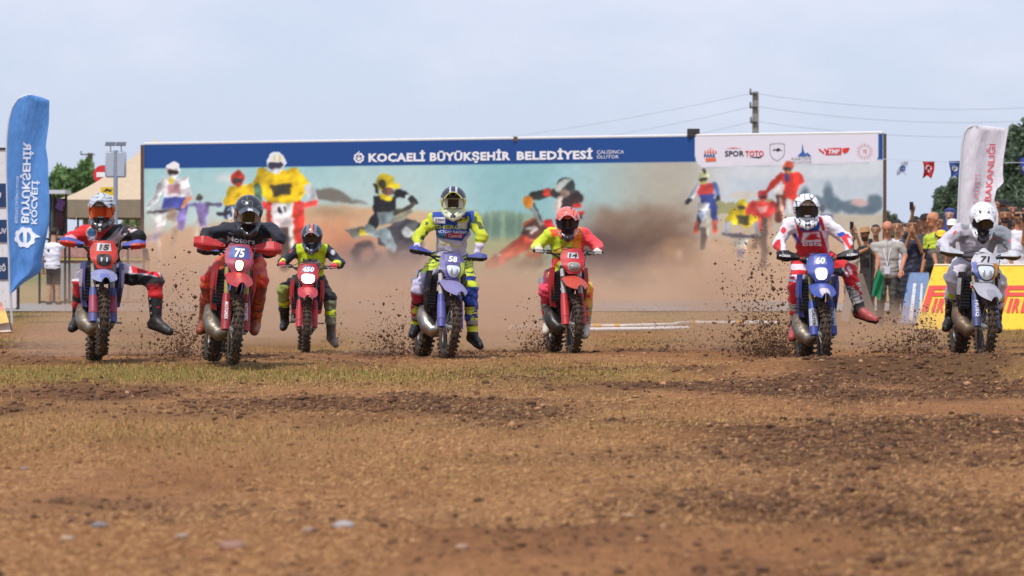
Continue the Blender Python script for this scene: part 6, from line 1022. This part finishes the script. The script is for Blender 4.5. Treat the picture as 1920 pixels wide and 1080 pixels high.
RIDERS.append(dict(s=170, front=(436, 669), vy=2, roll=3, comp=.02, label='dirt bike with blue hand guards almost hidden behind bike 75', num='22', numm=M_NUM, dirt=.2, col=dict(fork='#b5b1ac', guard='#3c56b0', guard2='#4a66c0', fender='#3c56b0', mask='#3c56b0', lampsur='#2a2a30', nbg='#3c56b0', shroud='#1d1e24', shroud2='#2a3a80', hg='#3f5cc4', hg2='#1b1c22'), hgu=0., hgv=.5, lens=mat('dark lamp glass', '#3a322e'),
    J=dict(head=(462, 412, .6), shL=(430, 440, .86), shR=(490, 440, .86), elL=(405, 466, .8), elR=(500, 466, .8), hipL=(430, 500, 1.0), hipR=(468, 500, 1.0), knL=(400, 535, .64), anL=(392, 598, .92), toeL=(388, 608, .74), knR=(482, 535, .64), anR=(480, 596, .92), toeR=(480, 606, .74)), rlabel='rider in dark clothes almost wholly hidden behind the rider of bike 75', paint=p8, boot='#1d1d20', glove='#2a3a70', head=(14, 0, 0), hpaint=h8, vpaint=lambda p: p.fill(p.y > -1, '#2a3040'), lensm=M_LDK, gframe='#1c1c20'))
BIKES = []
for sp in RIDERS: bk = bike(sp); BIKES.append(bk); rider(sp, bk)
# ------------------------------------------------------------------ spectators
M_PER = mat_vc('skin and street clothes', .7, bump=.25, bscale=30)
def phone(p, yaw, label, tilt=0.):
    o = empty('phone', p, label, 'phone', 'phones held up by spectators'); R = Matrix.Rotation(yaw, 3, 'Z') @ Matrix.Rotation(tilt, 3, 'X'); MB().box((0, 0, 0), (.074, .009, .15), R).build('case', mat('phone case', '#1b1c20', .4), o).modifiers.new('b', 'BEVEL').width = .004; MB().box(R @ Vector((0, .006, 0)), (.066, .002, .138), R).build('screen', mat('phone screen', '#2a3038', .15), o); MB().box(R @ Vector((.02, -.006, .055)), (.02, .004, .02), R).build('camera_lens', mat('phone lens', '#4a4c52', .2), o)
def spect(px, py, Z, label, shirt='#888888', pants='#2c2c30', hair='#1d1815', skin_='#b98562', yaw=0, pitch=0, wide=1., arms=None, beard=None, hat=None, bald=False, glasses=False, short=True, design=None, shorts=False, child=1., extra=None, scarf=None):
    hc = P(px, py, Z); g = float(gz(hc[0], hc[1])); H = hc[2] + .12 - g; k = min(1.08, max(.6, H / 1.76)) * child; up = np.array([0, 0, 1.]); ya = math.radians(yaw); fw = np.array([math.sin(ya), -math.cos(ya), 0]); sd = np.array([math.cos(ya), math.sin(ya), 0]); pt_ = math.radians(pitch); hf = fw * math.cos(pt_) - up * math.sin(pt_); hu = up * math.cos(pt_) + fw * math.sin(pt_)
    b0 = np.array([hc[0], hc[1], g]); o = empty('person', b0, label, 'person', 'spectators along the track')
    hd = lambda a, b, c: hc + (sd * a + hf * b + hu * c) * k
    sh0 = hc - up * .30 * k - fw * .05 * k; hip = np.array([sh0[0], sh0[1], g + (hc[2] - g) * .545]); sw = .185 * wide * k
    J = {'shL': sh0 - sd * sw, 'shR': sh0 + sd * sw}
    if J['shL'][0] > J['shR'][0]: J['shL'], J['shR'] = J['shR'], J['shL']
    arms = arms or {}
    for n, sx in (('L', -1), ('R', 1)):
        a = arms.get(n)
        if a: (ex, ey, ed), (wx_, wy_, wd_) = a; J['el' + n] = P(ex, ey, Z + ed); J['wr' + n] = P(wx_, wy_, Z + wd_)
        else: s_ = (J['sh' + n] - sh0) / np.linalg.norm(J['sh' + n] - sh0); J['el' + n] = J['sh' + n] + s_ * .05 - up * .29 * k; J['wr' + n] = J['el' + n] + fw * .08 - up * .24 * k
    W = wide
    pr = [(hd(0, -.005, .035), hd(0, .005, .03), .088 * k, .086 * k, 'head', (hf, 1.12)), (hd(0, .02, -.045), hd(0, .035, -.075), .068 * k, .055 * k, 'head', None), (hd(0, .095, .0), hd(0, .112, -.022), .012 * k, .017 * k, 'head', None), (hd(-.086, -.01, -.005), hd(-.088, -.015, .02), .018 * k, .018 * k, 'ear', None), (hd(.086, -.01, -.005), hd(.088, -.015, .02), .018 * k, .018 * k, 'ear', None),
          (hd(0, -.015, -.08), sh0 + up * .03, .054 * k, .062 * k, 'neck', None), (J['shL'] * .85 + sh0 * .15, J['shR'] * .85 + sh0 * .15, .07 * k, .07 * k, 'shirt', None), (sh0 - up * .02, sh0 * .6 + hip * .4, .105 * W * k, .115 * W * k, 'shirt', (sd, 1.35)), (sh0 * .6 + hip * .4, hip, .115 * W * k, .115 * W * k, 'shirt', (sd, 1.28)), (hip, hip - up * .1, .115 * W * k, .10 * k, 'pants', (sd, 1.3))]
    for n, sx in (('L', -1), ('R', 1)):
        pr += [(J['sh' + n], J['sh' + n] * .42 + J['el' + n] * .58, .066 * k, .062 * k, 'sleeve', None), (J['sh' + n] * .5 + J['el' + n] * .5, J['el' + n], .046 * k, .042 * k, 'arm' if short else 'sleeve', None), (J['el' + n], J['wr' + n], .044 * k, .029 * k, 'arm' if short else 'sleeve', None)]
        hj = hip + sd * sx * .09 * k - up * .08; kn = np.array([hj[0], hj[1], g + .5 * k]) + fw * .03; an = np.array([hj[0], hj[1], g + .09]) + sd * sx * .02; pr += [(hj, kn, .085 * k, .065 * k, 'pants', None), (kn, an, .062 * k, .048 * k, 'shin', None), (an - fw * .04 - up * .04, an + fw * .14 - up * .045, .042, .04, 'shoe', None)]
    V, Q, part, T = skin(pr, .0145, .026); Nn = vnormals(V, Q); cl_ = np.isin(part, ['shirt', 'sleeve', 'pants', 'shin']); V = V + Nn * (cl_ * (.008 * fbm(V[:, 0] * 9, V[:, 1] * 9, V[:, 2] * 11, 3, int(px)) + .003 * np.sin(V[:, 2] * 60 + 4 * vnoise(V[:, 0] * 6, V[:, 1] * 6, V[:, 2] * 6))))[:, None]
    x, y = topx(V); p = Paint(x, y, skin_); p.part = part; p.t = T; D = V - hc; a, b, c = D @ sd / k, D @ hf / k, D @ hu / k; isH = np.isin(part, ['head', 'ear', 'neck'])
    p.c *= (1 + .06 * vnoise(V[:, 0] * 30, V[:, 1] * 30, V[:, 2] * 30))[:, None]; p.fill(part == 'shirt', shirt); p.fill(part == 'sleeve', shirt); p.fill(part == 'pants', pants); p.fill((part == 'shin'), skin_ if shorts else pants); p.fill(part == 'shoe', '#2a2826')
    fr = b > .045
    for sx in (-1, 1): p.fill((np.hypot((a - sx * .033) / .017, (c - .012) / .009) < 1) & fr & isH, '#2a1c16', .6); p.fill((np.abs(a - sx * .034) < .022) & (np.abs(c - .034 - .1 * 0) < .007) & fr & isH, hair if not bald else '#6a5040', .4)
    p.fill((np.abs(a) < .026) & (np.abs(c + .068) < .007) & fr & isH, '#8a4a40', .8); p.fill(isH & (part != 'neck') & (np.abs(a) > .05) & fr & (np.abs(c + .02) < .02), skin_, .3)
    if beard: p.fill(isH & (part != 'ear') & (b > -.01) & (c < -.038) & (c > -.125) & ~((np.abs(a) < .024) & (np.abs(c + .068) < .008)), beard, .85); p.fill(isH & (np.abs(a) < .035) & (np.abs(c + .05) < .007) & fr, beard, .8)
    if not bald: p.fill((part == 'head') & ((c > .062 + .02 * np.abs(a) * 10 * 0) | ((b < -.01) & (c > -.05)) | ((np.abs(a) > .072) & (b < .03) & (c > .0))), hair)
    else: p.fill((part == 'head') & (b < -.03) & (c < .03) & (c > -.05), '#7a6250', .5)
    if design: p.where(np.isin(part, ['shirt', 'sleeve'])); design(p); p.all()
    if glasses: p.fill(isH & (b > .02) & (np.abs(c - .012) < .02) & (np.abs(a) > .008), '#141316')
    Vh, Qh, Ch = [V], [Q], [p.lin()]; off = len(V)
    for n in 'LR':
        w_ = J['wr' + n]; d = w_ - J['el' + n]; d = d / np.linalg.norm(d); s1 = np.cross(d, fw); s1 = s1 / (np.linalg.norm(s1) + 1e-6); s2 = np.cross(d, s1); hp = [(w_ - d * .01, w_ + d * .07, .028, .032, 'h', (s2, .7))]
        for q, ln in enumerate((.066, .076, .072, .056)): a0 = w_ + d * .085 + s1 * (q - 1.5) * .019; m1 = a0 + d * ln * .55 + s2 * .012; hp += [(a0, m1, .0095, .009, 'h', None), (m1, m1 + d * ln * .35 + s2 * .028, .009, .008, 'h', None)]
        hp += [(w_ + d * .02 - s1 * .03, w_ + d * .065 - s1 * .055 + s2 * .012, .012, .0105, 'h', None), (w_ + d * .065 - s1 * .055 + s2 * .012, w_ + d * .10 - s1 * .05 + s2 * .022, .0105, .009, 'h', None)]
        v2, q2, _, _ = skin(hp, .0075, .008); Vh.append(v2); Qh.append(q2 + off); off += len(v2); Ch.append(np.tile(lin(hexc(skin_)), (len(v2), 1)))
    mk('body', np.concatenate(Vh) - b0, np.concatenate(Qh), M_PER, o, np.concatenate(Ch))
    if hat:
        kind, hcol = hat; m = mat('hat ' + hcol, hcol, .8, bump=.3); mb = MB(); q = lambda a, b, c: hd(a, b, c) - b0
        if kind == 'brim': mb.lathe([(0, .19), (.012, .1), (.07, .088), (.10, .075), (.105, .001)], (0, 0, 0), 2, 24).map(lambda v: q(v[0], v[1] * 1.1, .055 + v[2] + .35 * v[0] ** 2)).build('straw_hat', m, o)
        elif kind == 'scarf': mb.lathe([(-.26, .17), (-.2, .12), (-.12, .10), (-.02, .112), (.05, .116), (.1, .095), (.135, .05), (.142, .001)], (0, 0, 0), 2, 24).map(lambda v: q(v[0] + .004 * math.sin(v[2] * 60), min(v[1] - .015, .045 if -.10 < v[2] < .07 else 9), v[2])).build('headscarf', m, o)
        else: mb.lathe([(.035, .102), (.07, .1), (.11, .075), (.125, .03), (.127, .001)], (0, 0, 0), 2, 20).map(lambda v: q(v[0], v[1] * 1.08, v[2])).build('cap', m, o); MB().sheet(lambda u, v: q((u - .5) * .17 * (1 - .2 * v), .085 + v * .085 - .12 * (u - .5) ** 2, .048 - .02 * v), 8, 4, .006).build('cap_peak', m, o)
    if extra: extra(o, b0, hd, J, fw, sd, hip)
    return o, J
def lanyard(o, b0, hd, J, fw, sd, hip):
    sh = (J['shL'] + J['shR']) / 2 - b0; c = sh + fw * .165 - np.array([0, 0, .34]); MB().tube([sh + sd * .08 + fw * .06 + np.array([0, 0, .05]), sh + sd * .05 + fw * .15 - np.array([0, 0, .1]), c], .009, 5).build('lanyard', mat('white ribbon', '#d8d6dc', .7), o); MB().tube([sh - sd * .08 + fw * .06 + np.array([0, 0, .05]), sh - sd * .05 + fw * .15 - np.array([0, 0, .1]), c], .009, 5).build('lanyard', mat('white ribbon', '#d8d6dc'), o); MB().box(c + fw * .012 - np.array([0, 0, .07]), (.095, .008, .13)).build('badge', mat('badge', '#d5d4e0', .4), o)
def strapbag(o, b0, hd, J, fw, sd, hip):
    sh = (J['shL'] + J['shR']) / 2 - b0; MB().tube([sh + sd * .1 + np.array([0, 0, .07]), sh + fw * .15 - np.array([0, 0, .12]) + sd * .02, sh - sd * .15 + fw * .12 - np.array([0, 0, .34])], .018, 6).build('shoulder_strap', mat('dark strap', '#20242a', .7), o)
def person_specs():
    S = spect
    S(1622, 440, 70, 'bearded man in a straw hat and black shirt holding up a phone', '#23211f', '#2f2c2a', '#3a2a1e', '#b5835f', -55, 4, 1.05, {'L': ((1606, 476, -.1), (1628, 466, -.3)), 'R': ((1650, 488, -.1), (1634, 470, -.3))}, '#3a281c', ('brim', '#b0885c')); phone(P(1633, 455, 69.65), .3, 'pale phone held by the man in the straw hat', -.2)
    S(1596, 448, 72, 'man behind the straw hat raising a phone above his face', '#b7a695', '#5a4f48', '#2a211c', '#b28867', -20, 0, .95, {'L': ((1588, 470, -.1), (1597, 436, -.25)), 'R': ((1618, 478, -.1), (1606, 440, -.25))}); phone(P(1597, 423, 71.7), .2, 'black phone raised at the left end of the crowd')
    S(1604, 498, 74, 'child in an orange top standing low in front of the billboard', '#d08a62', '#8a8078', '#3a2c22', '#c49a7c', 10, 0, 1.0, child=1.0)
    S(1664, 428, 65, 'bald man in a grey short sleeved shirt with a white lanyard', '#a9a49e', '#4c4a48', '#4a3a30', '#c07f66', -8, 28, 1.25, {'L': ((1647, 478, .02), (1644, 508, -.08)), 'R': ((1697, 480, 0), (1690, 506, -.22))}, bald=True, extra=lanyard, design=lambda p: (p.fill((np.abs(p.x - 1664) < 1.2), '#857f7a'), p.poly([(1664, 505), (1690, 512), (1684, 522), (1666, 520)], '#c9c8ca')))
    S(1683, 425, 68, 'young man in a white shirt half hidden behind the bald man', '#dcdce4', '#33333a', '#161312', '#b98a6a', -12, 2)
    S(1711, 424, 67, 'curly haired man in navy pressing both hands to his mouth', '#23263a', '#2a2c38', '#1c1512', '#9f6f50', -6, 0, 1., {'L': ((1696, 470, -.1), (1706, 440, -.2)), 'R': ((1730, 472, -.12), (1716, 442, -.2))}, design=lambda p: p.fill(nz(p, .3, 2) > .5, '#50506a', .6))
    S(1716, 418, 71, 'person behind the curly haired man lifting a phone high', '#3c3a3e', '#2a2a2e', '#1d1714', '#a97b5c', 0, 0, .95, {'L': ((1706, 428, -.1), (1711, 400, -.2)), 'R': ((1734, 440, .05), (1732, 470, 0))}); phone(P(1709, 386, 70.7), .1, 'phone lifted highest above the crowd')
    S(1736, 414, 70, 'man in a black cap beside the bald man in yellow', '#3a3d44', '#2a2a2e', '#1d1714', '#b0805f', -40, 0, 1., hat=('cap', '#1c1c22'))
    S(1749, 412, 65.5, 'bald man in a yellow green shirt with a dark shoulder strap, seen in profile', '#b9c832', '#1d1f26', '#5a4636', '#bf805f', -62, 6, 1.2, bald=True, extra=strapbag, design=lambda p: (p.fill(p.y > 466, '#1c1f2a'), p.fill((p.x > 1752) & (p.y < 446) & (nz(p, .2, 4) > 0), '#2c3128', .8)))
    S(1781, 405, 70, 'woman in a dark blue headscarf left of the white flag', '#8d94b0', '#40424e', '#2b3566', '#c59a80', -20, 0, .95, hat=('scarf', '#35407a'))
    S(1786, 424, 67, 'person in a white cap below the headscarf', '#b8bcc8', '#33363e', '#2a2420', '#b08060', -15, 4, .92, hat=('cap', '#e0e0d8'))
    S(1765, 444, 64.6, 'child in a bright yellow cap in front of the white flag', '#5a4f4a', '#2a2a2e', '#2a2420', '#a8775a', 0, 8, .95, {'L': ((1752, 480, -.05), (1757, 500, -.2))}, hat=('cap', '#e6c52c'))
    S(1776, 478, 64.4, 'child in a pale lilac top beside the white rider', '#c9c3dc', '#3a3a44', '#2a2420', '#b98c70', 10, 10, .95)
    S(1818, 404, 66, 'person mostly hidden behind the white helmet', '#6a6460', '#2f2f34', '#3a2a22', '#a97557', 0, 0)
    S(1884, 404, 65, 'smiling bearded man in a pale blue shirt filming with a phone', '#c4d4e6', '#23242c', '#17120f', '#b07c5a', -4, 2, 1.05, {'L': ((1872, 452, -.1), (1888, 437, -.28)), 'R': ((1908, 458, -.1), (1896, 440, -.28))}, '#1a1412', design=lambda p: p.fill((p.x > 1874) & (p.x < 1894) & (p.y > 418), '#dfe2ea')); phone(P(1893, 420, 64.6), -.1, 'dark phone held by the bearded man')
    S(1911, 405, 64.5, 'man in sunglasses and a white shirt at the right edge', '#dad8de', '#2a2a30', '#15110f', '#b58260', 8, 0, 1.1, {'L': ((1893, 462, .0), (1896, 492, -.1)), 'R': ((1920, 455, -.15), (1921, 425, -.3))}, glasses=True, beard='#5a4032'); phone(P(1921, 408, 64.1), .2, 'phone held up at the right edge by the man in sunglasses')
    S(1879, 388, 68, 'man in a dark cap waving an open hand behind the bearded man', '#4a2f2c', '#2a2a2e', '#17120f', '#a06f52', 0, 0, 1., {'L': ((1862, 412, -.1), (1867, 394, -.2))}, hat=('cap', '#1d1a20'))
    S(1856, 410, 67.5, 'dark haired person between the white helmet and the bearded man', '#3c3c48', '#2a2a2e', '#15110f', '#a5745a', 0, 0)
    S(1726, 420, 73, 'person in a grey shirt in the back row above the blue wedge', '#8a8c94', '#2a2a2e', '#1d1614', '#a87a5c', -20, 0); S(1762, 418, 71, 'dark haired person right behind the bald man in yellow', '#4a3a36', '#2a2a2e', '#191412', '#a5765a', -30, 0); S(1800, 432, 69, 'person in a red shirt at the foot of the white flag', '#8c3a3a', '#2a2a2e', '#1d1614', '#ab7c60', -10, 0); S(1694, 432, 72, 'woman with long dark hair deep in the crowd', '#5a4a4a', '#2a2a2e', '#191210', '#b48a6c', 10, 0, .9); S(1642, 432, 73, 'person in a green shirt behind the straw hat', '#5c6a52', '#3a3a3e', '#2a1e18', '#aa7c5e', -10, 0); S(1898, 395, 69, 'tall dark haired man between the bearded man and the sunglasses', '#5a5f70', '#2a2a2e', '#15110f', '#a5745a', 0, 0); S(1926, 398, 67, 'man half out of the frame at the right edge', '#7a2f34', '#2a2a2e', '#15110f', '#a5745a', -10, 0)
    # left side
    S(101, 437, 82, 'man in a white shirt and dark shorts seen from behind beside the blue flag', '#dcdae2', '#241f20', '#2a211c', '#b08468', 170, 0, 1.1, {'R': ((128, 448, .1), (139, 434, .0))}, shorts=True, design=lambda p: p.fill(np.hypot(p.x - 91, p.y - 470) < 3, '#26242a'))
    S(247, 432, 86, 'dark haired person standing behind the barrier under the tent', '#7c7a90', '#3a3a44', '#231a16', '#a87c60', 0, 0)
    S(262, 448, 88, 'person in dark clothes at the billboard end, behind the barrier', '#3a3a48', '#33333a', '#1d1614', '#a87c60', 20, 0, .9)
person_specs()
# the green flag in the grey shirted man's hand
a = P(1644, 508, 64.8); b0 = a; fl = empty('green_flag', b0, 'green start flag hanging from the bald man in grey', 'flag'); MB().tube([np.array([.02, -.02, .08]), np.array([-.05, -.05, -.55])], .008, 6).build('stick', mat('flag stick', '#8a7a60', .7), fl)
V = []; nu, nv = 8, 12
for j in range(nv + 1):
    v = j / nv
    for i in range(nu + 1): u = i / nu; V.append((-.02 - .08 * v + u * (.20 - .05 * v) - .06 * (1 - v) * u, -.06 + .035 * math.sin(u * 8 + v * 3), -.03 - v * .42 + .05 * math.sin(u * 5)))
mk('cloth', V, np.array([(j * (nu + 1) + i, j * (nu + 1) + i + 1, (j + 1) * (nu + 1) + i + 1, (j + 1) * (nu + 1) + i) for j in range(nv) for i in range(nu)]), cloth_mat('green flag cloth', '#128a5c', .3), fl)

# ------------------------------------------------------------------ flying dirt behind the rear wheels
def roost(px0, px1, ytop, ybase, Z, n, label, side=1, dense=.5):
    """clods thrown up and back: thick near the ground, thinning upwards"""
    t = RNG.random(n); h = RNG.exponential(.28, n); h = np.where(h > 1.05, h * RNG.random(n) * .6, h); py = ybase - h * (ybase - ytop); u = RNG.normal(.55, .24, n) + (RNG.random(n) - .5) * .5 * h
    px = (px0 + (px1 - px0) * (u if side > 0 else u)); zz_ = Z + RNG.normal(0, .45, n) + .5; py = np.minimum(py, HOR + 7200 / zz_ + 4); pos = np.stack([(px - 960) / F * zz_, zz_, CAMZ - (py - HOR) / F * zz_], -1)
    sz = np.exp(RNG.normal(math.log(.0062), .6, n)) * (1.1 - .3 * h); sz = np.clip(sz, .0025, .026); cc = lin(hexc('#6a4c35'))[None] * RNG.uniform(.5, 1.3, (n, 1)); lumps(pos, sz, cc, 'flying_dirt', M_CLOD, OV, OF, 1., smooth_=False, label=label, cat='dirt', kind='stuff')
roost(285, 385, 470, 688, 41.3, 1100, 'dark clods thrown up between the two left riders'); roost(300, 372, 560, 690, 41.0, 900, 'thick low spray of soil behind bike 75'); roost(672, 792, 545, 672, 43.2, 1300, 'spray of soil left of the blue and yellow rider'); roost(958, 1045, 560, 662, 44.8, 700, 'spray of soil left of the red bike')
roost(1345, 1500, 405, 668, 42.0, 2600, 'tall curtain of clods behind the red and white rider'); roost(1380, 1520, 590, 668, 42.2, 1500, 'dense low soil spray left of the blue bike'); roost(1600, 1780, 560, 662, 42.5, 1100, 'soil spray in front of the blue and yellow wedges'); roost(1700, 1765, 565, 640, 43.0, 500, 'mud specks flying past the yellow wedge'); roost(600, 650, 585, 655, 52.5, 120, 'few clods right of the yellow vest'); roost(205, 330, 520, 690, 41.6, 420, 'scattered specks under the flung out boot')
roost(1150, 1400, 560, 655, 46, 500, 'scattered specks low on the grass right of the red bike')

# ------------------------------------------------------------------ dust
def dust(px, py, Z, rx, ry, rz, dens, label, col='#e2c2a6', sc=1.1, lo=.36):
    """a closed cloud; density fades to nothing at its skin and is broken up by noise"""
    c = P(px, py, Z); b = bmesh.new(); bmesh.ops.create_icosphere(b, subdivisions=3, radius=1.0); me = bpy.data.meshes.new('dust_cloud'); b.to_mesh(me); b.free()
    m = bpy.data.materials.new('dust'); m.use_nodes = True; t = m.node_tree; t.nodes.clear(); N = t.nodes.new; K = t.links.new
    out = N('ShaderNodeOutputMaterial'); pv = N('ShaderNodeVolumePrincipled'); pv.inputs['Color'].default_value = (*hlin(col), 1); pv.inputs['Anisotropy'].default_value = .1
    co = N('ShaderNodeTexCoord'); ln = N('ShaderNodeVectorMath'); ln.operation = 'LENGTH'; K(co.outputs['Object'], ln.inputs[0]); mr = N('ShaderNodeMapRange'); mr.interpolation_type = 'SMOOTHSTEP'; mr.inputs['From Min'].default_value = 1.0; mr.inputs['From Max'].default_value = .15; K(ln.outputs['Value'], mr.inputs[0])
    mp_ = N('ShaderNodeMapping'); mp_.inputs['Scale'].default_value = (rx * sc, ry * sc, rz * sc); mp_.inputs['Location'].default_value = (px * .13, 0, 0); K(co.outputs['Object'], mp_.inputs[0]); nz_ = N('ShaderNodeTexNoise'); nz_.inputs['Scale'].default_value = 1.0; nz_.inputs['Detail'].default_value = 4; K(mp_.outputs[0], nz_.inputs[0])
    m2 = N('ShaderNodeMapRange'); m2.inputs['From Min'].default_value = lo; m2.inputs['From Max'].default_value = .66; m2.inputs['To Max'].default_value = 1.; K(nz_.outputs[0], m2.inputs[0]); mu = N('ShaderNodeMath'); mu.operation = 'MULTIPLY'; K(mr.outputs[0], mu.inputs[0]); K(m2.outputs[0], mu.inputs[1]); m3 = N('ShaderNodeMath'); m3.operation = 'MULTIPLY'; m3.inputs[1].default_value = dens; K(mu.outputs[0], m3.inputs[0]); K(m3.outputs[0], pv.inputs['Density']); K(pv.outputs[0], out.inputs['Volume'])
    o = mo('dust_cloud', me, m, None, label, 'dust', None, 'stuff'); o.location = c; o.scale = (rx, ry, rz)
dust(600, 590, 63, 5.8, 9, 1.35, .42, 'long bank of pale brown dust behind the left riders')
dust(900, 592, 62, 4.2, 8, 1.4, .42, 'bank of brown dust behind the red bike'); dust(300, 570, 45.0, 1.5, 2.0, 1.2, .9, 'dust plume rising between the two left riders'); dust(735, 635, 45.2, .85, 2.0, .55, 1.3, 'low dust puff left of the blue and yellow rider'); dust(1400, 570, 46, 1.7, 2.6, 1.1, .8, 'dust plume behind the red and white rider'); dust(120, 640, 43, .75, 1.6, .45, 1.4, 'small dust puff at the leftmost rear wheel'); dust(1660, 620, 45.5, 1.2, 2, .45, 1.0, 'low dust in front of the wedges'); dust(500, 640, 55.5, 1.8, 3, .6, .9, 'low dust between bike 75 and the yellow vest'); dust(970, 640, 47.5, 1.2, 2.2, .55, 1.0, 'low dust left of the red bike'); dust(1150, 550, 82, 4, 4, 1.0, .35, 'thin dust over the grass in front of the billboard')
